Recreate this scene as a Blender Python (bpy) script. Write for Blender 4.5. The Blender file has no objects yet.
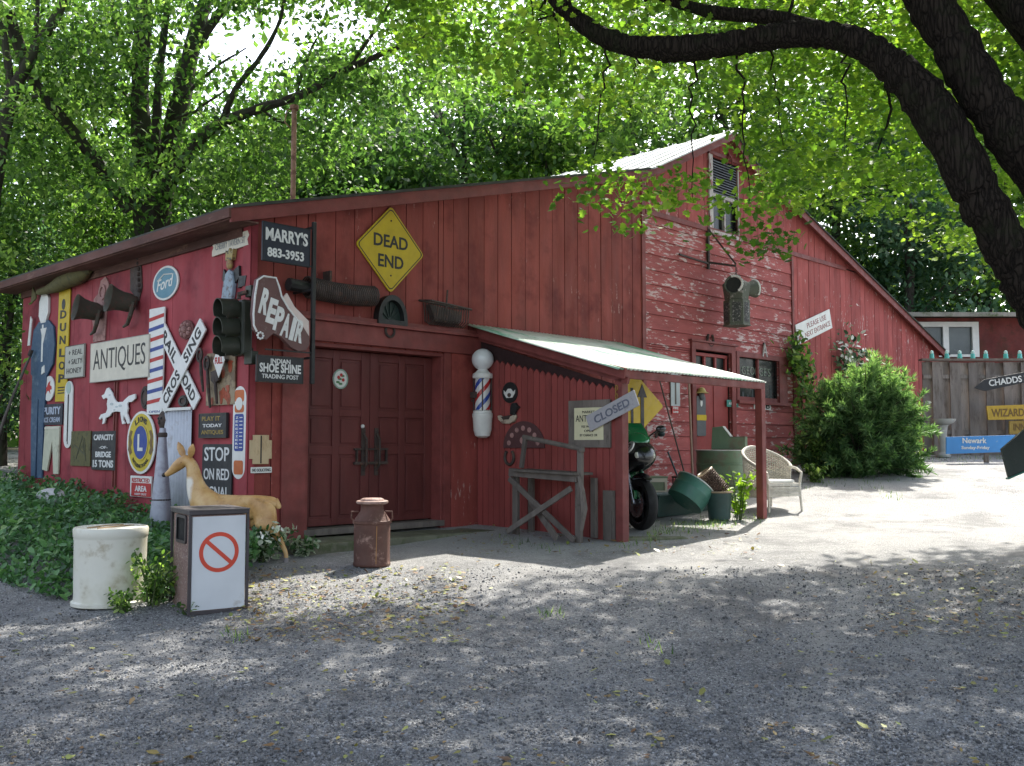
import bpy, math, random
import numpy as np
from mathutils import Vector, Matrix, Euler, noise as mnoise

random.seed(7)
RNG = np.random.default_rng(11)
S = bpy.context.scene
COL = S.collection
R = math.radians
V = Vector

# ------------------------------------------------------------------ camera
EYE = V((0, 0, 1.7))
FPX = 975.0
PITCH = math.atan(62 / FPX)
cam_d = bpy.data.cameras.new('camera')
cam = bpy.data.objects.new('camera', cam_d)
COL.objects.link(cam)
cam.location = EYE
cam.rotation_euler = (math.pi / 2 + PITCH, 0, 0)
cam_d.sensor_width = 36
cam_d.lens = FPX / 1024 * 36
cam_d.clip_end = 2000
S.camera = cam


def ray(px, py):
    tx, ty = (px - 512) / FPX, (383 - py) / FPX
    return V((tx, math.cos(PITCH) - ty * math.sin(PITCH), math.sin(PITCH) + ty * math.cos(PITCH)))


def proj(p):
    d = V(p) - EYE
    cy, sy = math.cos(PITCH), math.sin(PITCH)
    dep = d.y * cy + d.z * sy
    up = -d.y * sy + d.z * cy
    return 512 + FPX * d.x / dep, 383 - FPX * up / dep


def at(px, py, Y):
    r = ray(px, py)
    return EYE + r * (Y / r.y)


# ------------------------------------------------------------------ terrain height
_TY = [-20, 0, 5, 8.3, 9.6, 11.7, 14.2, 16, 18, 20, 23, 27, 40, 300]
_TZ = [-.3, 0, .12, .27, .43, .54, .66, .85, 1.08, 1.28, 1.5, 1.6, 1.62, 1.6]


def ground(x, y):
    y2 = y + 0.0 * x
    z = float(np.interp(y2, _TY, _TZ)) * .5 + .25 * float(np.interp(y2 - .8, _TY, _TZ)) + .25 * float(np.interp(y2 + .8, _TY, _TZ))
    # low soil bank by the maple at the right edge
    b = math.exp(-((x - 6.6) / 1.5) ** 2 - ((y - 8.3) / 2.2) ** 2)
    return z + .32 * b


def on_ground(px, py):
    r = ray(px, py)
    lo, hi = 1.0, 80.0
    t = 1.0
    while t < 80:
        p = EYE + r * t
        if p.z < ground(p.x, p.y):
            lo, hi = t - .1, t
            break
        t += .1
    else:
        return EYE + r * 60
    for _ in range(20):
        m = (lo + hi) / 2
        p = EYE + r * m
        if p.z < ground(p.x, p.y):
            hi = m
        else:
            lo = m
    return EYE + r * hi


# ------------------------------------------------------------------ tagging
def tag(o, label=None, cat=None, group=None, kind=None):
    if label: o['label'] = label
    if cat: o['category'] = cat
    if group: o['group'] = group
    if kind: o['kind'] = kind
    return o


def thing(name, label, cat, loc=(0, 0, 0), rz=0, group=None):
    o = bpy.data.objects.new(name, None)
    COL.objects.link(o)
    o.location = loc
    o.rotation_euler = (0, 0, rz)
    return tag(o, label, cat, group)


# ------------------------------------------------------------------ mesh builder
class MB:
    def __init__(s):
        s.v, s.f, s.r, s.q = [], [], [], random.random()

    def add(s, vs, fs, rnd=None, M=None):
        n = len(s.v)
        if rnd is None: rnd = random.random()
        s.v += [tuple(M @ V(v)) if M else tuple(v) for v in vs]
        s.f += [tuple(i + n for i in f) for f in fs]
        s.r += [rnd] * len(fs)
        return s

    def box(s, x0, x1, y0, y1, z0, z1, M=None, rnd=None):
        vs = [(x, y, z) for z in (z0, z1) for y in (y0, y1) for x in (x0, x1)]
        return s.add(vs, [(0, 2, 3, 1), (4, 5, 7, 6), (0, 1, 5, 4), (2, 6, 7, 3), (0, 4, 6, 2), (1, 3, 7, 5)], rnd, M)

    def beam(s, a, b, w, h, rnd=None, up=(0, 0, 1)):
        a, b = V(a), V(b)
        d = b - a
        L = d.length
        z = d.normalized()
        x = z.cross(V(up))
        if x.length < 1e-4: x = V((1, 0, 0))
        x.normalize()
        y = x.cross(z)
        M = Matrix((x, y, z)).transposed().to_4x4()
        M.translation = a
        return s.box(-w / 2, w / 2, -h / 2, h / 2, 0, L, M, rnd)

    def prism(s, pts, y0, y1, M=None, rnd=None):
        # pts: counterclockwise outline in x,z seen from -y; extruded from y0 (front) to y1
        a = sum(pts[i][0] * pts[(i + 1) % len(pts)][1] - pts[(i + 1) % len(pts)][0] * pts[i][1] for i in range(len(pts)))
        if a < 0: pts = list(reversed(pts))
        n = len(pts)
        vs = [(x, y0, z) for x, z in pts] + [(x, y1, z) for x, z in pts]
        fs = [tuple(range(n)), tuple(range(2 * n - 1, n - 1, -1))]
        fs += [(i, n + i, n + (i + 1) % n, (i + 1) % n) for i in range(n)]
        return s.add(vs, fs, rnd, M)

    def tube(s, pts, rad, n=8, cap=True, rnd=None, M=None, closed=False):
        pts = [V(p) for p in pts]
        if not hasattr(rad, '__len__'): rad = [rad] * len(pts)
        vs, fs = [], []
        x = None
        m = len(pts)
        for i, p in enumerate(pts):
            if closed:
                d = pts[(i + 1) % m] - pts[i - 1]
            else:
                d = pts[min(i + 1, m - 1)] - pts[max(i - 1, 0)]
            if d.length < 1e-9: d = V((0, 0, 1))
            d.normalize()
            if x is None:
                x = d.cross(V((0, 0, 1)))
                if x.length < .05: x = d.cross(V((1, 0, 0)))
            else:
                x = x - d * x.dot(d)
            x.normalize()
            y = d.cross(x)
            for k in range(n):
                a = 2 * math.pi * k / n
                vs.append(p + (x * math.cos(a) + y * math.sin(a)) * rad[i])
        for i in range(m if closed else m - 1):
            j = (i + 1) % m
            for k in range(n):
                k2 = (k + 1) % n
                fs.append((i * n + k, i * n + k2, j * n + k2, j * n + k))
        if cap and not closed:
            fs.append(tuple(range(n - 1, -1, -1)))
            fs.append(tuple(range((m - 1) * n, m * n)))
        return s.add(vs, fs, rnd, M)

    def lathe(s, prof, n=24, M=None, rnd=None):
        vs, fs = [], []
        for r_, z in prof:
            for k in range(n):
                a = 2 * math.pi * k / n
                vs.append((r_ * math.cos(a), r_ * math.sin(a), z))
        for i in range(len(prof) - 1):
            for k in range(n):
                k2 = (k + 1) % n
                fs.append((i * n + k, i * n + k2, (i + 1) * n + k2, (i + 1) * n + k))
        if prof[0][0] > 1e-4: fs.append(tuple(range(n - 1, -1, -1)))
        if prof[-1][0] > 1e-4: fs.append(tuple(range((len(prof) - 1) * n, len(prof) * n)))
        return s.add(vs, fs, rnd, M)

    def ball(s, c, r_, n=12, M=None, sc=(1, 1, 1), rnd=None):
        T = Matrix.Translation(c) @ Matrix.Diagonal((*sc, 1))
        prof = [(max(1e-5, r_ * math.sin(math.pi * i / n)), -r_ * math.cos(math.pi * i / n)) for i in range(n + 1)]
        return s.lathe(prof, n * 2, (M @ T) if M else T, rnd)

    def text(s, body, cx, cz, w, h, y, depth=.003, bold=.0, rot=0, rnd=None, M=None, space=1.0, shear=0):
        vs, fs = text_geo(body, bold, space, shear)
        c, sn = math.cos(rot), math.sin(rot)
        out = []
        for (x, yy, z) in vs:
            X, Z = x * w, yy * h
            out.append((cx + X * c - Z * sn, y - z * depth, cz + X * sn + Z * c))
        return s.add(out, fs, rnd, M)

    def build(s, name, mat, parent=None, smooth=False, bevel=0, shift=None, sub=0):
        me = bpy.data.meshes.new(name)
        vs = s.v
        if shift is not None:
            vs = [(a + shift[0], b + shift[1], c + shift[2]) for a, b, c in vs]
        me.from_pydata(vs, [], s.f)
        at_ = me.attributes.new('rnd', 'FLOAT', 'FACE')
        at_.data.foreach_set('value', s.r)
        if smooth:
            me.polygons.foreach_set('use_smooth', [True] * len(me.polygons))
        me.materials.append(mat)
        me.update()
        o = bpy.data.objects.new(name, me)
        COL.objects.link(o)
        if parent: o.parent = parent
        if bevel:
            b = o.modifiers.new('bevel', 'BEVEL')
            b.width = bevel
            b.segments = 2
            b.limit_method = 'ANGLE'
            b.angle_limit = R(40)
        if smooth:
            try:
                md = me
                md.set_sharp_from_angle(angle=R(38))
            except Exception:
                pass
        if sub:
            m = o.modifiers.new('subsurf', 'SUBSURF')
            m.levels = m.render_levels = sub
        return o


_TC = {}


def text_geo(body, bold, space, shear):
    key = (body, bold, space, shear)
    if key in _TC: return _TC[key]
    cu = bpy.data.curves.new('t', 'FONT')
    cu.body = body
    cu.align_x = 'CENTER'
    cu.extrude = .5
    cu.offset = bold
    cu.space_character = space
    cu.shear = shear
    cu.space_line = .85
    cu.resolution_u = 3
    ob = bpy.data.objects.new('t', cu)
    COL.objects.link(ob)
    dg = bpy.context.evaluated_depsgraph_get()
    me = bpy.data.meshes.new_from_object(ob.evaluated_get(dg))
    vs = [tuple(v.co) for v in me.vertices]
    fs = [tuple(p.vertices) for p in me.polygons]
    bpy.data.objects.remove(ob)
    bpy.data.curves.remove(cu)
    bpy.data.meshes.remove(me)
    xs = [v[0] for v in vs]
    ys = [v[1] for v in vs]
    x0, x1, y0, y1 = min(xs), max(xs), min(ys), max(ys)
    vs = [((x - (x0 + x1) / 2) / (x1 - x0), (y - (y0 + y1) / 2) / (y1 - y0), z + .5) for x, y, z in vs]
    _TC[key] = (vs, fs)
    return _TC[key]


def np_mesh(name, verts, loops, starts, totals, mat, rnd=None, parent=None, smooth=False):
    me = bpy.data.meshes.new(name)
    me.vertices.add(len(verts))
    me.vertices.foreach_set('co', np.asarray(verts, dtype=np.float32).ravel())
    me.loops.add(len(loops))
    me.loops.foreach_set('vertex_index', np.asarray(loops, dtype=np.int32))
    me.polygons.add(len(starts))
    me.polygons.foreach_set('loop_start', np.asarray(starts, dtype=np.int32))
    me.polygons.foreach_set('loop_total', np.asarray(totals, dtype=np.int32))
    if smooth: me.polygons.foreach_set('use_smooth', np.ones(len(starts), dtype=bool))
    if rnd is not None:
        a = me.attributes.new('rnd', 'FLOAT', 'FACE')
        a.data.foreach_set('value', np.asarray(rnd, dtype=np.float32))
    me.materials.append(mat)
    me.update(calc_edges=True)
    o = bpy.data.objects.new(name, me)
    COL.objects.link(o)
    if parent: o.parent = parent
    return o


def scatter_mesh(name, P, X, N, size, tmpl, faces, mat, rnd, parent=None):
    """leaf-like scatter: P centres, X leaf axis, N normals, size; tmpl verts (x along axis, y side, z normal)"""
    P = np.asarray(P, float)
    n = len(P)
    X = X / (np.linalg.norm(X, axis=1, keepdims=True) + 1e-9)
    Yv = np.cross(N, X)
    Yv /= (np.linalg.norm(Yv, axis=1, keepdims=True) + 1e-9)
    Z = np.cross(X, Yv)
    T = np.asarray(tmpl, float)
    m = len(T)
    size = np.asarray(size, float).reshape(-1, 1, 1)
    verts = (P[:, None, :] + size * (T[None, :, 0:1] * X[:, None, :] + T[None, :, 1:2] * Yv[:, None, :] + T[None, :, 2:3] * Z[:, None, :])).reshape(-1, 3)
    fl = np.concatenate([np.array(f) for f in faces])
    tot = np.array([len(f) for f in faces])
    loops = (fl[None, :] + (np.arange(n) * m)[:, None]).ravel()
    totals = np.tile(tot, n)
    starts = np.concatenate([[0], np.cumsum(totals)[:-1]])
    return np_mesh(name, verts, loops, starts, totals, mat, np.repeat(rnd, len(faces)), parent)


# ------------------------------------------------------------------ materials
def nodes_of(name):
    m = bpy.data.materials.new(name)
    m.use_nodes = True
    nt = m.node_tree
    return m, nt, nt.nodes['Principled BSDF']


def N(nt, t, **kw):
    n = nt.nodes.new(t)
    for k, v in kw.items():
        if k in n.inputs.keys() if isinstance(k, str) else False:
            n.inputs[k].default_value = v
        else:
            setattr(n, k, v)
    return n


def ramp(nt, fac, stops):
    n = nt.nodes.new('ShaderNodeValToRGB')
    cr = n.color_ramp
    while len(cr.elements) < len(stops): cr.elements.new(.5)
    for e, (p, c) in zip(cr.elements, stops):
        e.position = p
        e.color = (*c, 1) if len(c) == 3 else c
    nt.links.new(fac, n.inputs[0])
    return n.outputs[0]


def mixc(nt, fac, a, b, mode='MIX'):
    n = nt.nodes.new('ShaderNodeMix')
    n.data_type = 'RGBA'
    n.blend_type = mode
    n.clamp_factor = True
    for sock, val in ((n.inputs[0], fac), (n.inputs[6], a), (n.inputs[7], b)):
        if hasattr(val, 'is_output') or isinstance(val, bpy.types.NodeSocket):
            nt.links.new(val, sock)
        elif isinstance(val, (int, float)):
            sock.default_value = val
        else:
            sock.default_value = (*val, 1)
    return n.outputs[2]


def math_n(nt, op, a, b=None):
    n = nt.nodes.new('ShaderNodeMath')
    n.operation = op
    for sock, val in ((n.inputs[0], a), (n.inputs[1], b)):
        if val is None: continue
        if isinstance(val, bpy.types.NodeSocket): nt.links.new(val, sock)
        else: sock.default_value = val
    return n.outputs[0]


def coords(nt, scale=(1, 1, 1), kind='Object'):
    tc = nt.nodes.new('ShaderNodeTexCoord')
    mp = nt.nodes.new('ShaderNodeMapping')
    mp.inputs['Scale'].default_value = scale
    nt.links.new(tc.outputs[kind], mp.inputs[0])
    return mp.outputs[0]


def noise(nt, vec, scale=5, detail=6, rough=.6):
    n = nt.nodes.new('ShaderNodeTexNoise')
    n.inputs['Scale'].default_value = scale
    n.inputs['Detail'].default_value = detail
    n.inputs['Roughness'].default_value = rough
    nt.links.new(vec, n.inputs['Vector'])
    return n.outputs[0]


def attr(nt, name='rnd'):
    n = nt.nodes.new('ShaderNodeAttribute')
    n.attribute_name = name
    return n.outputs['Fac']


_MC = {}


def mat(name, col, rough=.7, var=.25, scale=6, col2=None, lo=.55, hi=.62, s2=10, stretch=(1, 1, 1), bump=.15, bs=40,
        metal=0, rv=.25, spec=.4, col3=None, s3=3, lo3=.6, hi3=.75, patchy=0):
    """weathered surface: base colour with soft variation, per-piece variation, and up to two layers of wear"""
    if name in _MC: return _MC[name]
    m, nt, b = nodes_of(name)
    vec = coords(nt, stretch)
    n1 = noise(nt, vec, scale, 5)
    dark = tuple(c * (1 - var) for c in col)
    lite = tuple(min(1, c * (1 + var)) for c in col)
    c = ramp(nt, n1, [(.3, dark), (.7, lite)])
    if rv:
        a = attr(nt)
        mul = math_n(nt, 'MULTIPLY_ADD', a, rv)
        mul.node.inputs[2].default_value = 1 - rv / 2
        vv = nt.nodes.new('ShaderNodeCombineColor')
        for i in range(3): nt.links.new(mul, vv.inputs[i])
        c = mixc(nt, 1.0, c, vv.outputs[0], 'MULTIPLY')
    if col3:
        n3 = noise(nt, coords(nt), s3, 4, .65)
        c = mixc(nt, ramp(nt, n3, [(lo3, (0, 0, 0)), (hi3, (1, 1, 1))]), c, col3)
    if col2:
        n2 = noise(nt, vec, s2, 9, .72)
        if patchy:
            big_ = noise(nt, coords(nt), patchy, 4, .6)
            n2 = math_n(nt, 'ADD', n2, math_n(nt, 'MULTIPLY', math_n(nt, 'SUBTRACT', big_, .52), .38))
        c = mixc(nt, ramp(nt, n2, [(lo, (0, 0, 0)), (hi, (1, 1, 1))]), c, col2)
    nt.links.new(c, b.inputs['Base Color'])
    b.inputs['Metallic'].default_value = metal
    b.inputs['Specular IOR Level'].default_value = spec
    rr = ramp(nt, noise(nt, vec, scale * 2.3, 4), [(.3, (max(0, rough - .12),) * 3), (.7, (min(1, rough + .12),) * 3)])
    nt.links.new(rr, b.inputs['Roughness'])
    if bump:
        bn = nt.nodes.new('ShaderNodeBump')
        bn.inputs['Strength'].default_value = bump
        bn.inputs['Distance'].default_value = .01
        nt.links.new(noise(nt, vec, bs, 6, .7), bn.inputs['Height'])
        nt.links.new(bn.outputs[0], b.inputs['Normal'])
    _MC[name] = m
    return m


def leafmat(name, stops, trans=.5, gloss=.35, tcol=(1.12, 1.22, .62)):
    if name in _MC: return _MC[name]
    m, nt, b = nodes_of(name)
    c = ramp(nt, attr(nt), stops)
    nt.links.new(c, b.inputs['Base Color'])
    b.inputs['Roughness'].default_value = .45
    b.inputs['Specular IOR Level'].default_value = gloss
    t = nt.nodes.new('ShaderNodeBsdfTranslucent')
    tc = mixc(nt, 1.0, c, tcol, 'MULTIPLY')
    nt.links.new(tc, t.inputs[0])
    mx = nt.nodes.new('ShaderNodeMixShader')
    mx.inputs[0].default_value = trans
    nt.links.new(b.outputs[0], mx.inputs[1])
    nt.links.new(t.outputs[0], mx.inputs[2])
    nt.links.new(mx.outputs[0], nt.nodes['Material Output'].inputs[0])
    _MC[name] = m
    return m


# ------------------------------------------------------------------ light
w = bpy.data.worlds.new('World')
S.world = w
w.use_nodes = True
wn = w.node_tree
sky = wn.nodes.new('ShaderNodeTexSky')
sky.sky_type = 'NISHITA'
sky.sun_disc = False
SUN_EL = R(52)
SUN_AZ = math.atan2(.40, .917)      # from +Y towards +X
sky.sun_elevation = SUN_EL
sky.sun_rotation = SUN_AZ
sky.air_density = 1.0
sky.dust_density = 3.0
sky.ozone_density = 1.0
hs = wn.nodes.new('ShaderNodeHueSaturation')
hs.inputs['Saturation'].default_value = .62
wn.links.new(sky.outputs[0], hs.inputs['Color'])
wn.links.new(hs.outputs[0], wn.nodes['Background'].inputs[0])
wn.nodes['Background'].inputs[1].default_value = .48
SUNV = V((math.sin(SUN_AZ) * math.cos(SUN_EL), math.cos(SUN_AZ) * math.cos(SUN_EL), math.sin(SUN_EL)))
sl = bpy.data.lights.new('sun', 'SUN')
sl.energy = 11
sl.angle = R(.6)
sl.color = (1, .95, .86)
so = bpy.data.objects.new('sun', sl)
COL.objects.link(so)
so.rotation_euler = SUNV.to_track_quat('Z', 'Y').to_euler()
S.view_settings.view_transform = 'Standard'
S.view_settings.look = 'None'
S.view_settings.exposure = 0
S.cycles.max_bounces = 8
S.cycles.diffuse_bounces = 4
S.cycles.transmission_bounces = 6
S.cycles.transparent_max_bounces = 8

# ------------------------------------------------------------------ walls as planes
U = V((.695, .719, 0)).normalized()
W = V((-U.y, U.x, 0))
CORNER = at(247, 530, 11.0)
CORNER.z = 0
RZF = math.atan2(U.y, U.x)
RZL = RZF - math.pi / 2


class Wall:
    """vertical plane; a runs to the viewer's right, normal nrm points at the viewer"""

    def __init__(s, o, ax, rz):
        s.o, s.ax, s.rz = V(o), V(ax), rz
        s.n = V((ax[1], -ax[0], 0))

    def uv(s, px, py, pd=0):
        r = ray(px, py)
        t = (s.o + s.n * pd - EYE).dot(s.n) / r.dot(s.n)
        p = EYE + r * t
        return (p - s.o).dot(s.ax), p.z

    def P(s, a, z, d=0):
        p = s.o + s.ax * a + s.n * d
        return V((p.x, p.y, z))

    def rect(s, x0, y0, x1, y1, pd=0):
        a0, _ = s.uv(x0, (y0 + y1) / 2, pd)
        a1, _ = s.uv(x1, (y0 + y1) / 2, pd)
        _, z1 = s.uv((x0 + x1) / 2, y0, pd)
        _, z0 = s.uv((x0 + x1) / 2, y1, pd)
        return a0, a1, z0, z1

    def place(s, px, py, d=0, pd=0):
        a, z = s.uv(px, py, pd)
        return s.P(a, z, d)


FRONT = Wall(CORNER, U, RZF)
LEFT = Wall(CORNER, -W, RZL)
SH_S = FRONT.uv(476, 500)[0]
SHED = Wall(CORNER + U * SH_S, -W, RZL)
# ------------------------------------------------------------------ ground
gm, nt, b = nodes_of('gravel')
vec = coords(nt)
vo = nt.nodes.new('ShaderNodeTexVoronoi'); vo.inputs['Scale'].default_value = 70
nt.links.new(vec, vo.inputs['Vector'])
vo2 = nt.nodes.new('ShaderNodeTexVoronoi'); vo2.inputs['Scale'].default_value = 170
nt.links.new(vec, vo2.inputs['Vector'])
sep = nt.nodes.new('ShaderNodeSeparateColor'); nt.links.new(vo.outputs['Color'], sep.inputs[0])
sep2 = nt.nodes.new('ShaderNodeSeparateColor'); nt.links.new(vo2.outputs['Color'], sep2.inputs[0])
avg = math_n(nt, 'MULTIPLY', math_n(nt, 'ADD', sep.outputs[0], sep2.outputs[1]), .5)
stone = ramp(nt, avg, [(.12, (.07, .07, .073)), (.45, (.16, .161, .165)), (.75, (.28, .28, .282)), (.94, (.62, .62, .61))])
big = noise(nt, vec, .55, 5, .6)
stone = mixc(nt, ramp(nt, big, [(.35, (0, 0, 0)), (.7, (.45, .45, .45))]), stone, (.33, .325, .32))
# brown litter patches
lit = noise(nt, vec, 1.6, 8, .7)
stone = mixc(nt, ramp(nt, lit, [(.56, (0, 0, 0)), (.72, (.6, .6, .6))]), stone, (.13, .10, .075))
# two worn wheel tracks of finer, paler stone curving up the drive, and damp darker patches
sxx = nt.nodes.new('ShaderNodeSeparateXYZ'); nt.links.new(vec, sxx.inputs[0])
crv = math_n(nt, 'ADD', math_n(nt, 'SUBTRACT', sxx.outputs[0], math_n(nt, 'MULTIPLY', sxx.outputs[1], .42)), math_n(nt, 'MULTIPLY', big, 1.4))
trk = math_n(nt, 'ABSOLUTE', math_n(nt, 'SINE', math_n(nt, 'MULTIPLY', crv, 1.9)))
stone = mixc(nt, ramp(nt, trk, [(.05, (.5, .5, .5)), (.4, (0, 0, 0))]), stone, (.34, .33, .315))
sunlit_tone = math_n(nt, 'MULTIPLY', math_n(nt, 'SUBTRACT', sxx.outputs[1], 8.0), .16)  # sunlight painted into the gravel: paler up the drive, darker in the shaded foreground
stone = mixc(nt, ramp(nt, sunlit_tone, [(0, (0, 0, 0)), (.8, (.75, .75, .75))]), stone, mixc(nt, .5, stone, (.62, .61, .58)))
dmp = noise(nt, vec, .9, 6, .65)
stone = mixc(nt, ramp(nt, dmp, [(.36, (.5, .5, .5)), (.5, (0, 0, 0))]), stone, (.10, .10, .105))
# soil bank under the maple, positions in world metres
sx = nt.nodes.new('ShaderNodeSeparateXYZ'); nt.links.new(vec, sx.inputs[0])
dx = math_n(nt, 'DIVIDE', math_n(nt, 'SUBTRACT', sx.outputs[0], 6.7), 2.3)
dy = math_n(nt, 'DIVIDE', math_n(nt, 'SUBTRACT', sx.outputs[1], 8.2), 2.6)
dd = math_n(nt, 'ADD', math_n(nt, 'MULTIPLY', dx, dx), math_n(nt, 'MULTIPLY', dy, dy))
dd = math_n(nt, 'ADD', dd, math_n(nt, 'MULTIPLY', lit, .9))
soil = ramp(nt, noise(nt, vec, 30, 8, .75), [(.3, (.035, .025, .02)), (.55, (.12, .075, .05)), (.75, (.26, .16, .11))])
stone = mixc(nt, ramp(nt, dd, [(.75, (.85, .85, .85)), (1.45, (0, 0, 0))]), stone, soil)
# beyond the yard: leaf mould
far = math_n(nt, 'ADD', sx.outputs[1], math_n(nt, 'MULTIPLY', big, 2.0))
stone = mixc(nt, ramp(nt, math_n(nt, 'MULTIPLY', far, .02), [(.5, (0, 0, 0)), (.54, (1, 1, 1))]), stone, (.06, .055, .03))
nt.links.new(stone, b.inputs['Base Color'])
b.inputs['Roughness'].default_value = .9
b.inputs['Specular IOR Level'].default_value = .25
bn = nt.nodes.new('ShaderNodeBump'); bn.inputs['Strength'].default_value = .8; bn.inputs['Distance'].default_value = .02
hh = math_n(nt, 'ADD', vo.outputs['Distance'], math_n(nt, 'MULTIPLY', vo2.outputs['Distance'], .5))
nt.links.new(math_n(nt, 'SUBTRACT', 1.0, hh), bn.inputs['Height'])
nt.links.new(bn.outputs[0], b.inputs['Normal'])

xs = np.concatenate([np.linspace(-300, -14, 24), np.arange(-13.8, 16, .16), np.linspace(16.5, 300, 24)])
ys = np.concatenate([np.linspace(-60, 1, 14), np.arange(1.2, 26, .16), np.linspace(26.5, 400, 30)])
gv = []
for y in ys:
    for x in xs:
        z = ground(x, y)
        if -14 < x < 16 and 1 < y < 26:
            z += .022 * mnoise.noise(V((x * .9, y * .9, 0))) + .008 * mnoise.noise(V((x * 4, y * 4, 3)))
        gv.append((x, y, z))
nx, ny = len(xs), len(ys)
I = (np.arange(ny - 1)[:, None] * nx + np.arange(nx - 1)[None, :]).ravel()
loops = np.stack([I, I + 1, I + nx + 1, I + nx], 1).ravel()
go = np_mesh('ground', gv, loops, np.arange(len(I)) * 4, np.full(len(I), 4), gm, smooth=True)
tag(go, kind='structure')

# ------------------------------------------------------------------ barn
RED = mat('barn_red', (.25, .058, .047), .75, .28, 3, col2=(.46, .30, .26), lo=.645, hi=.70, patchy=.5, s2=20, stretch=(1, 1, .22), bump=.4, bs=30, rv=.3, spec=.25,
          col3=(.13, .022, .02), s3=1.6, lo3=.5, hi3=.75)
REDL = mat('side_wall_red', (.31, .054, .064), .7, .18, 2, col2=(.36, .12, .12), lo=.72, hi=.78, s2=25, stretch=(1, 1, .2), bump=.15, rv=.16, spec=.25,
           col3=(.15, .018, .028), s3=1.3, lo3=.5, hi3=.7)
PEEL = mat('peeling_red', (.36, .10, .095), .8, .22, 3, col2=(.56, .44, .42), lo=.55, hi=.58, s2=7.5, patchy=1.1, stretch=(.5, .5, 2.4), bump=.5, bs=12, rv=.3, spec=.2,
           col3=(.34, .09, .085), s3=2, lo3=.5, hi3=.8)
PEELV = mat('flaking_red_boards', (.33, .082, .075), .8, .22, 3, col2=(.56, .44, .42), lo=.61, hi=.65, patchy=.7, s2=11, stretch=(1.6, 1.6, .5), bump=.4, bs=20, rv=.3, spec=.2)
TRIM = mat('dark_red_trim', (.19, .046, .040), .65, .25, 4, col2=(.30, .12, .10), lo=.68, hi=.74, s2=14, bump=.2, rv=.2)
DOORR = mat('oxblood_door', (.115, .028, .025), .55, .25, 3, col2=(.14, .05, .045), lo=.68, hi=.75, s2=9, stretch=(1, 1, .4), bump=.2, rv=.2, spec=.35)
ROOFM = mat('bright_metal_roof', (.62, .64, .62), .5, .12, 2, col2=(.35, .25, .18), lo=.68, hi=.75, s2=4, bump=.05, rv=.1, metal=.2)
ROOFD = mat('dark_roofing', (.05, .05, .045), .9, .3, 5, col2=(.06, .09, .03), lo=.55, hi=.7, s2=6, rv=.2)
SOFF = mat('eave_boards', (.10, .045, .035), .85, .35, 4, col2=(.22, .13, .09), lo=.55, hi=.7, s2=6, stretch=(1, .3, 1), rv=.3)
GLASSD = mat('dark_window_glass', (.012, .016, .016), .25, .5, 1.2, bump=0, rv=0, spec=.25)
CONC = mat('mossy_concrete', (.17, .17, .12), .9, .3, 3, col2=(.07, .09, .035), lo=.5, hi=.65, s2=4, bump=.5)
GREYW = mat('weathered_wood', (.135, .115, .10), .85, .3, 6, col2=(.08, .065, .055), lo=.55, hi=.68, s2=16, stretch=(1, 1, .25), bump=.4, rv=.4)
IRON = mat('rusty_iron', (.055, .040, .034), .75, .4, 8, col2=(.16, .065, .035), lo=.55, hi=.7, s2=10, bump=.4, rv=.3)
BLACKM = mat('black_metal', (.018, .018, .018), .5, .3, 8, bump=.1, rv=.2)
WHITEP = mat('white_paint', (.72, .72, .69), .55, .08, 5, col2=(.42, .36, .28), lo=.68, hi=.78, s2=7, bump=.06, rv=.1)
BLACKP = mat('black_lettering', (.015, .015, .018), .6, .2, 5, bump=0, rv=0)

# roofline in facade coordinates, read off the gable
top_px = [(252, 208), (640, 172), (725, 134), (742, 161), (938, 352)]
RL = [FRONT.uv(*p) for p in top_px]
RL[0] = (0.0, RL[0][1])
S_END = RL[-1][0]
SL0 = (RL[1][1] - RL[0][1]) / (RL[1][0] - RL[0][0])
OV = .38
BD = -LEFT.uv(22, 380)[0]          # depth of the building
ZB = .5                            # root height


def roof_z(s_):
    xs_ = [p[0] for p in RL]; zs_ = [p[1] for p in RL]
    if s_ < 0: return RL[0][1] + SL0 * s_
    return float(np.interp(s_, xs_, zs_))


barn = thing('barn', 'long red barn with peeling boards, gabled roofline and sign covered side wall', 'barn', (CORNER.x, CORNER.y, ZB), RZF)
SH0 = (0, 0, -ZB)


def g_at(s_, d=0.0):
    p = CORNER + U * s_ - W * d
    return ground(p.x, p.y)


def vplanks(mb, s0, s1, w_, lo, hi, opens=(), th=.025, gap=.006, y=0.0, batten=False):
    cuts = [s0]
    x = s0
    while x < s1 - w_ * .5:
        x += w_ * random.uniform(.93, 1.07)
        cuts.append(min(x, s1))
    cuts[-1] = s1
    for o in opens:
        for c in (o[0], o[1]):
            if s0 < c < s1: cuts.append(c)
    kinks = [p[0] for p in RL if s0 < p[0] < s1]
    real = set(cuts)
    cuts = sorted(set(cuts + kinks))
    for a, b_ in zip(cuts, cuts[1:]):
        if b_ - a < .004: continue
        m = (a + b_) / 2
        ga = gap if a in real else 0
        gb = gap if b_ in real else 0
        spans = [(lo(m), None)]
        segs = []
        blocked = sorted([(o[2], o[3]) for o in opens if o[0] - 1e-4 <= a and b_ <= o[1] + 1e-4])
        z = lo(m)
        for (q0, q1) in blocked:
            if q0 > z: segs.append((z, q0, False))
            z = q1
        segs.append((z, None, True))
        dy = random.uniform(-.004, .004)
        r_ = random.random()
        for (z0, z1, top) in segs:
            za, zb = (hi(a), hi(b_)) if top else (z1, z1)
            if za <= z0 + .01: continue
            mb.prism([(a + ga / 2, z0), (b_ - gb / 2, z0), (b_ - gb / 2, zb), (a + ga / 2, za)], y - th + dy, y, rnd=r_)


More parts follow.
